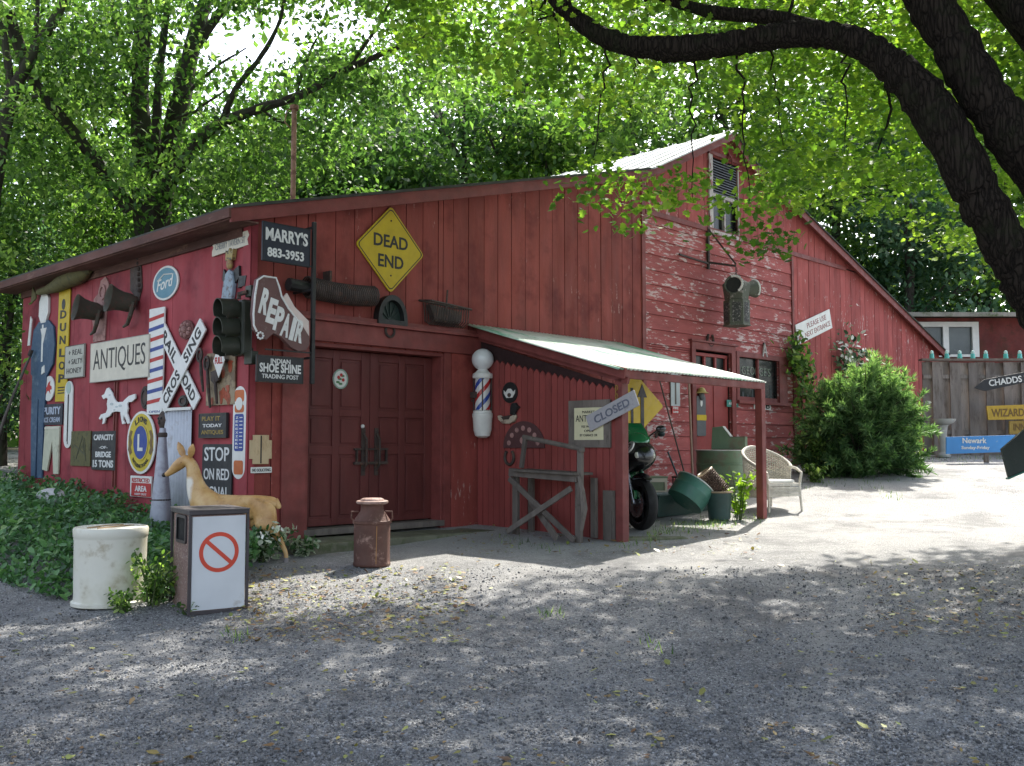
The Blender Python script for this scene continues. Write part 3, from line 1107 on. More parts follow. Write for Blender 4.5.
def sign(name, label, wall, rect, face, lines=(), border=None, bw=.012, rot=0, shape='rect', d=.035, th=.018, group=None, cat='sign', rr=None, wh=None, chip=0):
    """lines: (text, cx, cz, w, h as fractions of the sign, material, bold)"""
    x0, y0, x1, y1 = rect
    cx, cy = (x0 + x1) / 2, (y0 + y1) / 2
    a0, a1, z0, z1 = wall.rect(x0, y0, x1, y1, d + th)
    w_, h_ = (a1 - a0, z1 - z0) if wh is None else wh
    p = wall.place(cx, cy, 0, d + th)
    root = thing(name, label, cat, tuple(p), wall.rz, group)
    if shape == 'rect': out = rrect(w_, h_, rr if rr is not None else .006, 3)
    elif shape == 'round': out = rrect(w_, h_, min(w_, h_) * .499, 8)
    elif shape == 'oval': out = ell(w_ / 2, h_ / 2)
    else: out = shape
    if chip: out = [(x + random.uniform(-chip, chip), z + random.uniform(-chip, chip)) for x, z in out]
    out = rot2(out, rot)
    MB().prism(out, -d - th, -d).build('panel', face, root, bevel=.002)
    if d > .03:
        b_ = MB(); b_.box(-w_ * .3, w_ * .3, -d + .001, -.024, -.015, .015, M=Matrix.Rotation(-rot, 4, 'Y')); b_.build('wall_cleat', IRON, root)
    if border:
        sc = (1 - 2 * bw / max(w_, .01), 1 - 2 * bw / max(h_, .01))
        oo = rot2(out, -rot)
        o2 = rot2([(x * .995, z * .995) for x, z in oo], rot)
        i2 = rot2([(x * sc[0], z * sc[1]) for x, z in oo], rot)
        m = MB(); ring(m, o2, i2, -d - th - .004, -d - th + .001); m.build('border', border, root)
    for i, L in enumerate(lines):
        t, fx, fz, fw, fh, mt_ = L[:6]
        bold = L[6] if len(L) > 6 else .012
        c = rot2([(fx * w_, fz * h_)], rot)[0]
        m = MB(); m.text(t, c[0], c[1], fw * w_, fh * h_, -d - th + .0005, .004, bold, rot)
        m.build('lettering', mt_, root)
    root['_w'] = w_; root['_h'] = h_
    return root, w_, h_


def flat(root, pts, y, mt, name, th=.004):
    m = MB()
    m.prism(pts, y - th, y)
    return m.build(name, mt, root)


# ---------- front wall: dead end sign
c = FRONT.place(391, 249)
dx = FRONT.uv(425, 249)[0] - FRONT.uv(357, 249)[0]
dz_s = FRONT.uv(391, 206)[1] - FRONT.uv(391, 293)[1]
side = (dx + dz_s) / 2 / 1.414
dia = rot2(rrect(side, side, .05, 6), R(45))
sc = (dx / dz_s)
root, w_, h_ = sign('dead_end_sign', 'large yellow diamond road sign reading DEAD END high on the front wall', FRONT, (357, 206, 425, 293), YEL,
                    [('DEAD', 0, .09, .50, .145, LETK, .02), ('END', 0, -.14, .37, .145, LETK, .02)], shape=[(x * math.sqrt(sc), z / math.sqrt(sc)) for x, z in dia], rot=0)
m = MB(); ring(m, [(x * .95, z * .95) for x, z in dia], [(x * .925, z * .925) for x, z in dia], -.057, -.052); m.build('border', LETK, root)
m = MB()
for zz in (-.30, .33): m.tube([(0, -.058, zz * h_), (0, -.053, zz * h_)], .012, 8)
m.build('bolt', IRON, root)

# ---------- hanging sign rack at the corner (MARRY'S, REPAIR boot, SHOE SHINE)
# the rack is an iron frame square to the picture on a bracket off the front wall
class Plane(Wall):
    pass


RK = Wall(FRONT.P(FRONT.uv(290, 300)[0], 0, .42), U, RZF)
rk = thing('sign_rack', 'tall black iron rack carrying the three hanging shop signs by the double doors', 'sign rack', tuple(RK.place(314, 300)), RZF)
a_l, _ = RK.uv(262, 300); a_r, _ = RK.uv(313, 300); zt_ = RK.uv(313, 222)[1]; zb_ = RK.uv(313, 384)[1]
o0 = RK.uv(314, 300)
m = MB()
m.box(a_r - .02 - o0[0], a_r + .025 - o0[0], -.02, .02, zb_ - o0[1], zt_ - o0[1])
m.build('upright', BLACKM, rk, bevel=.003)
m = MB()
for zz in (zt_ - .06, (zt_ + zb_) / 2 + .15, zb_ + .3):
    m.box(a_r - .012 - o0[0], a_r + .012 - o0[0], .021, .40, zz - .012 - o0[1], zz + .012 - o0[1])
m.build('bracket_arm', BLACKM, rk)
m = MB()
for zz in (RK.uv(300, 264)[1] - .01, RK.uv(300, 352)[1]):
    m.box(a_l + .05 - o0[0], a_r - .021 - o0[0], -.008, .008, zz - .008 - o0[1], zz + .008 - o0[1])
m.build('cross_rod', BLACKM, rk)
sign('shop_sign', "black hanging sign with white letters MARRY'S and a phone number, top of the rack", RK, (263, 225, 311, 264), NAVY,
     [("MARRY'S", 0, .20, .88, .34, LETW, .03), ('883-3953', -.02, -.26, .76, .24, LETW, .03)], border=BLACKP, d=-.012, th=.024, rot=R(-.0))
sign('shop_sign', 'battered black sign reading INDIAN SHOE SHINE TRADING POST below the boot sign', RK, (257, 356, 304, 383), BLACKS,
     [('INDIAN', 0, .30, .42, .17, LETW, .02), ('SHOE SHINE', 0, .04, .88, .34, LETW, .03), ('TRADING POST', 0, -.27, .78, .16, LETW, .01)], border=IRON, bw=.01, d=-.012, th=.024)
# boot
bx0, bx1, bz0, bz1 = RK.rect(252, 278, 309, 350)
bw_, bh_ = bx1 - bx0, bz1 - bz0
boot_t = [(.06, .93), (.16, 1.0), (.40, 1.0), (.46, .86), (.50, .74), (.62, .60), (.86, .38), (1.0, .22), (1.0, .10), (.94, .02), (.80, .0), (.66, .05), (.5, .17), (.36, .22), (.24, .12), (.16, .14), (.04, .24), (.0, .45), (.02, .70)]
boot = [((x - .5) * bw_, (z - .5) * bh_) for x, z in boot_t]
root = thing('boot_sign', 'boot shaped hanging sign with white letters REPAIR between the two black signs', 'sign', tuple(RK.place(280.5, 314)), RZF)
m = MB(); m.prism(boot, -.03, .03); m.build('boot', col('worn_brown_boot', (.13, .065, .06), col2=(.28, .26, .26), lo=.58, hi=.72, s2=4), root, bevel=.006)
m = MB()
ol = [(.07, .22), (.02, .30), (.01, .45), (.03, .70), (.07, .92), (.17, .985), (.385, .985), (.445, .86), (.49, .73), (.61, .585), (.85, .365)]
m.tube([((x - .5) * bw_, -.033, (z - .5) * bh_) for x, z in ol], .011, 6)
m.build('white_outline', LETW, root)
m = MB()
th_ = [(.50, .70), (.62, .57), (.86, .35), (.985, .2), (.99, .30), (.985, .62), (.80, .74), (.62, .98), (.5, .97)]
m.prism([((x - .5) * bw_, (z - .5) * bh_) for x, z in [(.52, .72), (.64, .59), (.88, .37), (1.01, .22), (1.0, .44), (.74, .62), (.60, .80)]], -.012, .012)
m.build('tongue', col('pale_tongue', (.62, .52, .48)), root)
m = MB()
for i, ch in enumerate('REPAIR'):
    t = i / 5
    m.text(ch, (-.30 + .62 * t - .0) * bw_, (.14 - .36 * t - .08 * math.sin(t * 3.1)) * bh_, .125 * bw_ * (.6 if ch == 'I' else 1.15), .36 * bh_ * (1 - .12 * t), -.0305, .006, .045, R(-14))
m.build('lettering', LETW, root)
m = MB()
hx, hz = (.13 - .5) * bw_, (.17 - .5) * bh_
for a in range(8): m.ball((hx + .035 * math.cos(a * .785), -.035, hz + .035 * math.sin(a * .785)), .014, 4)
m.build('heel_rosette', LETW, root)

# ---------- things over the doors
FR5 = lambda px, py, d=0: tuple(FRONT.place(px, py, d))
a0, a1, z0, z1 = FRONT.rect(300, 279, 367, 304)
root = thing('spring_roll', 'rusty coil spring roll resting on the lintel under the dead end sign', 'spring', FR5(333, 293, 0), RZF)
m = MB()
L = a1 - a0; nturn = 34; r_ = (z1 - z0) * .40
pts = []
for k in range(nturn * 10):
    t = k / (nturn * 10 - 1); a_ = 2 * math.pi * nturn * t
    pts.append((-L / 2 + L * t, -.17 + r_ * math.cos(a_), r_ * math.sin(a_) - .03 * math.sin(t * 3)))
m.tube(pts, .011, 5); m.build('coil', IRON, root, smooth=True)
m = MB(); m.tube([(-L / 2 - .25, -.17, .0), (0, -.17, -.03), (L / 2, -.17, 0)], .075, 10); m.build('core', BLACKM, root)
m = MB(); m.box(-.05 - L * .12, -.02 - L * .12, -.17, -.02, r_ * .7, r_ * 1.9); m.build('hook', IRON, root)

a0, a1, z0, z1 = FRONT.rect(372, 298, 401, 323)
root = thing('arched_vent', 'small black arched stove vent standing on the lintel below the yellow diamond', 'vent', FR5(386.5, 321, 0), RZF)
w2 = (a1 - a0) / 2; h2 = z1 - z0
arc = [(w2 * math.cos(R(a)), (h2) * math.sin(R(a))) for a in range(0, 181, 12)]
m = MB(); ring(m, arc + [(-w2, -.06), (w2, -.06)], [(x * .76, z * .76 + .01) for x, z in arc] + [(-w2 * .76, -.0), (w2 * .76, -.0)], -.14, -.03); m.build('rim', BLACKM, root)
m = MB(); m.prism([(x * .78, z * .78) for x, z in arc], -.06, -.04)
for k in range(5):
    a = R(30 * k + 30); m.beam((0, -.07, 0), (w2 * .72 * math.cos(a), -.07, h2 * .72 * math.sin(a)), .012, .012, up=(0, 1, 0))
m.build('grille', col('dark_green_iron', (.02, .035, .03)), root)

a0, a1, z0, z1 = FRONT.rect(418, 303, 460, 328)
root = thing('iron_basket', 'small rusty iron trough basket hanging above the right end of the lintel', 'basket', FR5(439, 316, 0), RZF)
L = a1 - a0; h2 = z1 - z0
m = MB()
for k in range(15):
    x = -L / 2 + .08 + (L - .16) * k / 14
    m.tube([(x, -.03, h2 * .42), (x, -.06, -h2 * .3), (x, -.15, -h2 * .45), (x, -.25, -h2 * .25), (x, -.27, h2 * .28)], .008, 5)
m.build('bars', IRON, root)
m = MB()
m.tube([(-L / 2, -.03, h2 * .5), (L / 2, -.03, h2 * .38)], .014, 6); m.tube([(-L / 2, -.27, h2 * .42), (L / 2 - .03, -.27, h2 * .28)], .016, 6)
m.tube([(-L / 2, -.03, h2 * .5), (-L / 2, -.27, h2 * .42)], .014, 6); m.tube([(L / 2, -.03, h2 * .38), (L / 2 - .03, -.27, h2 * .28)], .014, 6)
m.build('rim', IRON, root)
m = MB()
m.prism([(-L / 2 + .1, h2 * .35), (L / 2 - .08, h2 * .2), (L / 2 - .12, -h2 * .3), (-L / 2 + .2, -h2 * .3)], -.13, -.05)
m.build('liner', IRON, root)
m = MB(); m.tube([(L * .05, -.1, h2 * .3), (L * .13, -.06, h2 * 1.05)], .012, 5); m.build('handle', IRON, root)


def horseshoe(px, py, h_, lb, wall=FRONT, d=.03, up=1, mt=IRON):
    root = thing('horseshoe', lb, 'horseshoe', tuple(wall.place(px, py, 0)), wall.rz)
    m = MB()
    pts = [(.42 * h_ * math.sin(R(a)) * (1 if abs(a) < 100 else .95), -d - .012, -.5 * h_ * math.cos(R(a)) * up) for a in range(-140, 141, 20)]
    m.tube(pts, .1 * h_, 6); m.build('shoe', mt, root)
    m = MB()
    for s_ in (-1, 1): m.ball((s_ * .3 * h_, -d - .02, .35 * h_ * up), .03 * h_ + .004, 4)
    m.build('nails', mt, root)


horseshoe(385, 331, .17, 'iron horseshoe nailed to the lintel over the double doors', d=.09)
horseshoe(708, 340, .24, 'iron horseshoe nailed above the faded side door', d=.04)
root = thing('iron_ornament', 'small pale letter shaped iron ornament above the lettered window', 'ornament', FR5(762, 351), RZF)
m = MB(); m.beam((-.08, -.06, -.12), (0, -.06, .14), .03, .02, up=(0, 1, 0)); m.beam((.08, -.06, -.12), (0, -.06, .14), .03, .02, up=(0, 1, 0)); m.beam((-.06, -.065, -.03), (.06, -.065, -.03), .03, .02, up=(0, 1, 0)); m.build('frame', col('pale_grey_iron', (.4, .38, .36)), root)
m = MB(); m.box(-.02, .02, -.058, -.03, .1, .16); m.build('hook', IRON, root)

# plaque on the left door leaf
DOORP = Wall(FRONT.P(0, 0, -REC + .07), U, RZF)
root, w_, h_ = sign('oval_plaque', 'small oval plaque with painted flowers on the left leaf of the double doors', DOORP, (333, 369, 348, 389), OFFW, shape='oval', d=0, th=.012, cat='plaque')
m = MB(); ring(m, ell(w_ * .5, h_ * .5), ell(w_ * .43, h_ * .43), -.018, -.011); m.build('border', col('sage_rim', (.25, .35, .28)), root)
m = MB()
for (x, z) in ((-.03, .02), (.04, -.01), (.01, .05)): m.prism(ell(.022, .022, 8, x, z), -.016, -.0125)
m.build('painted_flowers', REDP, root)
m = MB()
for (x, z) in ((-.04, -.04), (.03, .04), (0, -.06), (-.01, .0)): m.prism(ell(.03, .015, 8, x, z), -.015, -.0125)
m.build('painted_leaves', col('leaf_paint', (.08, .2, .08)), root)

# wooden panel and small label left of the doors
root, w_, h_ = sign('parquet_board', 'pale parquet panel with stepped corners fixed between the corner and the doors', FRONT, (250, 435, 272, 464), col('pale_parquet', (.52, .40, .24), rough=.6, col2=(.34, .22, .11), lo=.5, hi=.7, s2=9, stretch=(1, 1, .4)),
                    shape=None or [(-.5, -.32), (-.36, -.32), (-.36, -.5), (.36, -.5), (.36, -.32), (.5, -.32), (.5, .32), (.36, .32), (.36, .5), (-.36, .5), (-.36, .32), (-.5, .32)], d=.056, th=.015, cat='panel')
for ch in root.children:
    if ch.name.startswith('panel'):
        for v in ch.data.vertices: v.co.x *= w_; v.co.z *= h_
m = MB(); m.box(-.008, .008, -.074, -.0715, -h_ * .48, h_ * .48); m.build('centre_joint', BLACKP, root)
sign('number_plate', 'small white lettered strip below the pale parquet panel', FRONT, (251, 467, 272, 473), OFFW, [('NO SOLICITING', 0, 0, .86, .5, LETK)], d=.056, th=.01, cat='plate')

# ---------- side wall
LW = LEFT
# 1 blue painted figure
a0, a1, z0, z1 = LW.rect(27, 293, 50, 478, .06)
root = thing('painted_figure', 'tall flat wooden man painted blue at the far end of the side wall', 'cutout figure', tuple(LW.place(38.5, 478, 0, .06)), LW.rz)
W_, H_ = a1 - a0, z1 - z0
BLUF = col('faded_blue_paint', (.04, .085, .15), col2=(.14, .2, .26), lo=.55, hi=.7, s2=4)
m = MB()
body = [(-.34, 0), (-.42, .30), (-.42, .55), (-.48, .56), (-.5, .70), (-.42, .80), (-.2, .84), (.20, .84), (.42, .80), (.5, .70), (.44, .60), (.2, .54), (.12, .28), (.12, 0), (-.08, 0), (-.10, .42), (-.14, .42), (-.16, 0)]
m.prism([(x * W_, z * H_) for x, z in body], -.06, -.03); m.build('clothing', BLUF, root, bevel=.004)
m = MB(); m.prism([(x * W_ * .5, z * H_) for x, z in [(-.2, .83), (.2, .83), (.40, .88), (.38, .96), (.15, 1.0), (-.15, 1.0), (-.38, .95), (-.4, .87)]], -.065, -.028); m.build('head', OFFW, root, bevel=.004)
m = MB(); m.box(-.02 * W_ - .02, .02, -.064, -.0605, .62 * H_, .82 * H_); m.prism([(-.1 * W_, .8 * H_), (.16 * W_, .8 * H_), (0.03 * W_, .72 * H_)], -.0645, -.0605); m.build('shirt_front', OFFW, root)
m = MB(); m.prism([(-.62 * W_, .72 * H_), (-.52 * W_, .72 * H_), (-.45 * W_, .86 * H_), (-.52 * W_, .88 * H_)], -.08, -.067); m.prism([(.0 * W_, .55 * H_), (.14 * W_, .56 * H_), (.12 * W_, .60 * H_), (.02 * W_, .59 * H_)], -.07, -.0605); m.build('hand', OFFW, root)

# 2 dunlop
root, w_, h_ = sign('tyre_sign', 'narrow vertical yellow sign with stacked black letters DUNLOP', LW, (57, 290, 68, 401), YEL, d=.03, rot=R(-1.2))
m = MB()
for i, ch in enumerate('DUNLOP'):
    m.text(ch, 0, h_ * (.28 - i * .115), w_ * .55, h_ * .075, -.048, .004, .03, R(-3))
m.build('lettering', LETK, root)
m = MB()
m.prism(ell(w_ * .16, w_ * .2, 12, 0, h_ * .37), -.052, -.0482)
for k in range(3): m.box(-w_ * .3, w_ * .3, -.052, -.0482, h_ * (-.43 + .025 * k), h_ * (-.42 + .025 * k))
m.build('marks', LETK, root)

# 3 carved fish
a0, a1, z0, z1 = LW.rect(36, 274, 88, 290)
root = thing('carved_fish', 'long olive carved wooden fish under the eave at the far end', 'carving', tuple(LW.place(62, 282.5, 0, .12)), LW.rz)
m = MB(); L = a1 - a0
prof = [(-.5, .012), (-.44, .05), (-.3, .06), (-.1, .10), (.1, .14), (.3, .15), (.42, .10), (.5, .03)]
m.tube([(x * L, -.12, .02 * math.sin(x * 9) + .14 * (x)) for x, r_ in prof], [r_ for x, r_ in prof], 10); m.build('body', OLIVE, root, smooth=True)
m = MB(); m.prism([(.02 * L, .1), (.14 * L, .28), (.2 * L, .12)], -.13, -.11); m.prism([(-.5 * L, -.08), (-.57 * L, .06), (-.6 * L, -.2), (-.5 * L, -.14)], -.13, -.11); m.build('fin', OLIVE, root)
m = MB(); m.ball((.4 * L, -.21, .1), .02, 5); m.build('eye', WHITEP, root)

# 4 lamp hoods
def hood(px, py, lb, pink):
    root = thing('lamp_hood', lb, 'lamp hood', tuple(LW.place(px, py, 0, .2)), LW.rz)
    root.scale = (.86, .86, .86)
    m = MB()
    if pink:
        m.prism([(-.22, -.5), (.24, -.5), (.26, -.1), (.36, .2), (.34, .42), (.2, .55), (.02, .5), (-.05, .3), (-.24, .22), (-.2, .02), (-.28, -.1), (-.2, -.3)], -.05, -.028)
        m.build('backboard', PINKW, root, bevel=.004)
        m = MB(); ring(m, ell(.13, .13, 20, .12, .30), ell(.085, .085, 20, .12, .30), -.07, -.0505); m.build('rosette', PINKW, root)
    else:
        pts = [(-.1, .2), (-.12, .6), (-.02, .75), (.0, .95), (.05, .72), (.2, .68), (.26, .5), (.3, .2), (.2, 0)]
        m.prism(pts, -.05, -.028); m.build('backboard', IRON, root, bevel=.004)
        m = MB()
        for k in range(7): m.ball((.24 - .01 * k, -.06, .16 + .085 * k), .035, 4)
        m.build('scroll_edge', IRON, root)
    m = MB()
    ax = V((-.15, -1, .16)).normalized()
    q = ax.to_track_quat('Z', 'X').to_matrix().to_4x4()
    q.translation = V((.10, -.22, -.02))
    m.lathe([(.04, -.18), (.12, -.15), (.15, -.06), (.15, .04), (.17, .14), (.215, .24), (.22, .25), (.20, .235), (.13, .06), (.0001, .03)], 20, q)
    m.build('hood', GREENH, root, smooth=True)
    m = MB(); m.tube([(.14, -.05, .05), (.24, -.15, -.05), (.22, -.18, -.24), (.08, -.16, -.36), (-.14, -.12, -.38)], [.035, .04, .035, .03, .02], 8); m.build('bracket', GREENH, root, smooth=True)


hood(88, 310, 'left rusty green lamp hood in front of a pink scrolled board', True)
hood(121, 301, 'right rusty green lamp hood with a dark scalloped back beside the round blue sign', False)

# 5 ford oval
root, w_, h_ = sign('car_maker_sign', 'round blue grey enamel sign with white script Ford', LW, (152.5, 266, 178, 300), OFFW, shape='oval', d=.03)
flat(root, ell(w_ * .44, h_ * .44), -.0485, col('ford_blue_grey', (.10, .24, .31), col2=(.2, .3, .34), lo=.6, hi=.75, s2=5), 'blue_field', .002)
m = MB(); m.text('Ford', 0, 0, w_ * .66, h_ * .34, -.0505, .004, .01, R(6), shear=.35); m.build('lettering', OFFW, root)
m = MB(); m.tube([(-w_ * .3, -.052, h_ * .1), (-w_ * .05, -.052, h_ * .26), (w_ * .28, -.052, h_ * .22)], .009, 5); m.build('swash', OFFW, root)

# 6 antiques
root, w_, h_ = sign('shop_sign', 'wide white board reading ANTIQUES beside the striped barber board', LW, (89, 339, 147.5, 380), CREAM,
     [('ANTIQUES', 0, .02, .88, .60, LETK, -.004)], d=.06, th=.025, border=col('grey_edge', (.35, .34, .31)), bw=.01)
# 7 barber board
root, w_, h_ = sign('barber_board', 'flat white board with slanted red and blue barber stripes left of the crossbuck', LW, (148, 308, 163, 414), WHITEP, d=.05, th=.02, rot=R(-.5), cat='sign')
for nm, mt_, par in (('red_stripe', REDP, 0), ('blue_stripe', BLUEP, 1)):
    for k in range(9):
        if k % 2 != par: continue
        zc = h_ * (.40 - k * .098)
        m = MB()
        m.prism([(-w_ * .5, zc - h_ * .022), (w_ * .5, zc + h_ * .006), (w_ * .5, zc + h_ * .04), (-w_ * .5, zc + h_ * .014)], -.073, -.0705)
        m.build(nm, mt_, root)
m = MB(); m.text('OPEN', 0, -h_ * .475, w_ * .7, h_ * .022, -.0705, .003); m.build('lettering', BLUEP, root)
# 8 crossbuck
CB = LW
c0 = CB.uv(181, 366, .07)
root = thing('railroad_crossbuck', 'white wooden X shaped RAILROAD CROSSING sign on the side wall', 'sign', tuple(CB.P(*c0)), CB.rz)


def board_between(p0, p1, dy, text1, text2, flip):
    A = CB.uv(*p0, .07); B = CB.uv(*p1, .07)
    ax, az = A[0] - c0[0], A[1] - c0[1]; bx_, bz_ = B[0] - c0[0], B[1] - c0[1]
    L = math.hypot(bx_ - ax, bz_ - az); ang = math.atan2(bz_ - az, bx_ - ax)
    mx_, mz_ = (ax + bx_) / 2, (az + bz_) / 2
    m = MB(); pr = [(x + mx_, z + mz_) for x, z in rot2(rrect(L, .215, .012, 3), ang)]
    m.prism(pr, -dy - .02, -dy); m.build('arm', WHITEP, root, bevel=.003)
    m = MB()
    u_ = (math.cos(ang), math.sin(ang))
    for (t, off, ww) in ((text1, -.255, .36), (text2, .255, .36)):
        m.text(t, mx_ + u_[0] * off * L, mz_ + u_[1] * off * L, L * ww, .135, -dy - .02, .004, .025, ang, space=1.1)
    m.build('lettering', LETK, root)


board_between((161, 329), (196, 404), .045, 'RAIL', 'ROAD', 0)
board_between((163, 407), (204, 324), .068, 'CROS', 'SING', 0)
# 9 traffic light
TLc = LW.uv(231, 327, .26)
root = thing('traffic_light', 'dark green three lens traffic signal with deep visors near the corner', 'traffic light', tuple(LW.P(*TLc)), LW.rz)
root.scale = (.88, .88, .9)
zt_ = LW.uv(232, 296, .27)[1] - TLc[1]; zb_ = LW.uv(232, 358, .27)[1] - TLc[1]
HOUS = col('signal_dark_green', (.028, .032, .022), rough=.45, col2=(.07, .055, .045), lo=.58, hi=.7, s2=7, bump=.15)
m = MB(); m.box(-.15, .15, -.22, -.07, zb_, zt_); m.build('housing', HOUS, root, bevel=.03)
Hs = (zt_ - zb_) / 3
for k, cl_ in enumerate(((.25, .02, .02), (.3, .16, .02), (.02, .2, .12))):
    zc = zt_ - Hs * (k + .5)
    ax = V((-.08, -1, -.10)).normalized()
    q = ax.to_track_quat('Z', 'Y').to_matrix().to_4x4(); q.translation = V((0, -.225, zc))
    m = MB(); prof = []
    vs, fs = [], []
    nn = 22
    for j, (r_, z_) in enumerate(((.128, 0), (.134, .12), (.142, .25), (.132, .25), (.124, .12), (.118, .01))):
        for i in range(nn + 1):
            a = R(-55 + 290 * i / nn + 0)
            zz_ = z_ * (1 if 20 < (i * 290 / nn) < 270 else .75)
            vs.append((r_ * math.cos(a), r_ * math.sin(a), zz_))
    for j in range(5):
        for i in range(nn):
            b0_ = j * (nn + 1) + i
            fs.append((b0_, b0_ + 1, b0_ + nn + 2, b0_ + nn + 1))
    m.add(vs, fs, None, q)
    v_ = m.build('visor', HOUS, root, smooth=True)
    m = MB(); m.lathe([(.115, .0), (.085, .025), (.045, .04), (.0001, .045)], 20, q); m.build('lens', col(f'lens_{"red amber green".split()[k]}', tuple(c * .35 for c in cl_), rough=.15, bump=0), root, smooth=True)
m = MB(); m.box(-.1, .1, -.069, -.03, zt_ - .1, zt_ - .04); m.box(-.1, .1, -.069, -.03, zb_ + .04, zb_ + .1)
m.tube([(.1, -.25, zt_), (.1, -.25, zt_ + .06), (.22, -.2, zt_ + .08)], .03, 8); m.build('mount', IRON, root)
m = MB(); m.box(.16, .34, -.2, -.1, zb_ - .12, zb_ + .04); m.build('junction_box', HOUS, root, bevel=.008)
m = MB(); m.box(.16, .3, -.2, -.1, zt_ + .02, zt_ + .16); m.build('junction_box', HOUS, root, bevel=.008)
# 10 carved statue above the light
root = thing('carved_statue', 'small carved figure with yellow crown and blue grey robe above the traffic signal', 'carving', tuple(LW.place(229, 300, 0, .07)), LW.rz)
root.scale = (.62, .62, .62)
m = MB(); m.prism([(-.28, .0), (.1, .0), (.16, .3), (.1, .52), (-.02, .58), (-.14, .5), (-.22, .3)], -.13, -.04); m.build('robe', col('blue_grey_robe', (.25, .32, .38), col2=(.12, .1, .1), lo=.5, hi=.62, s2=9), root, bevel=.02)
m = MB(); m.ball((-.02, -.1, .68), .085, 7, sc=(1, .7, 1.25)); m.build('head', col('ochre_head', (.30, .17, .09), col2=(.4, .33, .1), lo=.5, hi=.6, s2=12), root, smooth=True)
m = MB(); m.prism([(-.13, .75), (.1, .75), (.15, .95), (.06, .9), (.0, .98), (-.06, .9), (-.13, .95)], -.13, -.05); m.build('crown', col('worn_yellow', (.35, .27, .10), col2=(.06, .05, .04), lo=.5, hi=.58, s2=10), root)
m = MB(); m.prism([(-.2, .3), (-.3, .42), (-.27, .62), (-.16, .5)], -.09, -.03); m.prism([(.16, .3), (.3, .4), (.28, .62), (.1, .55)], -.09, -.03); m.prism([(.25, .2), (.5, .22), (.55, .4), (.3, .42)], -.09, -.03); m.build('arm', BLACKM, root)
# 11 small cream street sign
out = [(-.5, -.5), (.48, -.5), (.45, -.1), (.5, .15), (.46, .5), (-.5, .5), (-.46, .1), (-.5, -.15)]
a0, a1, z0, z1 = LW.rect(211.5, 236, 248, 251)
root = thing('street_name_board', 'small cream notched board with faint letters high beside the corner', 'sign', tuple(LW.place(230, 243.5, 0, .05)), LW.rz)
m = MB(); m.prism([(x * (a1 - a0), z * (z1 - z0) * .95) for x, z in out], -.05, -.03, M=Matrix.Rotation(R(-2), 4, 'Y')); m.build('panel', CREAM, root, bevel=.002)
m = MB(); m.text('CHERRY TAVERN ST', 0, 0, (a1 - a0) * .8, (z1 - z0) * .42, -.0505, .003, .0); m.build('lettering', col('faded_grey_letters', (.22, .24, .25)), root)
# 12 flying horse disc
root, w_, h_ = sign('round_sign', 'small white oval sign with a red winged horse left of the thermometer', LW, (43, 376, 54, 401), OFFW, shape='oval', d=.03)
flat(root, [(x * w_, z * h_) for x, z in [(-.30, .04), (-.14, .06), (-.02, .22), (.16, .3), (.1, .14), (.26, .08), (.3, -.04), (.14, -.06), (.18, -.22), (.06, -.1), (-.1, -.1), (-.22, -.24), (-.16, -.04)]], -.0485, REDP, 'winged_emblem')
# 13 list
sign('price_board', 'small grey white notice board with faint lettering next to the vertical yellow sign', LW, (64.5, 345, 84, 378), col('grey_white_board', (.42, .42, .36), col2=(.2, .19, .15), lo=.55, hi=.7, s2=5),
     [('+ REAL', .05, .28, .7, .16, LETK, .0), ('+ SALTY', .05, .0, .7, .16, LETK, .0), ('HONEY', .0, -.27, .75, .16, LETK, .0)], d=.035, border=GREYW)
# 14 thermometer
root, w_, h_ = sign('wall_thermometer', 'long narrow white thermometer with rounded ends on the side wall', LW, (64, 381, 72, 448), OFFW, shape='round', d=.03, cat='thermometer')
flat(root, ell(w_ * .3, w_ * .32, 16, 0, h_ * .40), -.0485, col('pale_green_disc', (.35, .45, .40)), 'dial')
m = MB(); m.box(-.018, -.004, -.053, -.0485, -h_ * .4, h_ * .3); m.build('tube', IRON, root)
m = MB(); m.box(.004, .018, -.053, -.0485, -h_ * .44, h_ * .3); m.build('scale', LETK, root)
# 15 ice cream
sign('ice_cream_sign', 'dark blue sign reading PURITY ICE CREAM below the red horse disc', LW, (42, 404, 62, 425), NAVY,
     [('PURITY', 0, .18, .84, .36, col('pale_blue_letters', (.40, .45, .55)), .03), ('ICE CREAM', 0, -.25, .78, .24, col('pale_blue_letters', (.4, .45, .55)), .01)], d=.03)
# 16 trousers
a0, a1, z0, z1 = LW.rect(42.5, 427, 58.5, 474)
root = thing('trouser_cutout', 'pale wooden cutout shaped like a pair of trousers low on the side wall', 'cutout', tuple(LW.place(50.5, 450, 0, .06)), LW.rz)
m = MB(); m.prism([(x * (a1 - a0), z * (z1 - z0)) for x, z in [(-.4, .5), (.5, .5), (.48, -.5), (.2, -.5), (.08, .2), (-.2, -.45), (-.5, -.42)]], -.06, -.035); m.build('panel', col('pale_green_white', (.50, .50, .38), col2=(.3, .28, .2), lo=.55, hi=.7, s2=5), root, bevel=.003)
m = MB(); m.box(-.4 * (a1 - a0), .48 * (a1 - a0), -.066, -.0605, .44 * (z1 - z0), .48 * (z1 - z0)); m.build('waistband', CREAM, root)
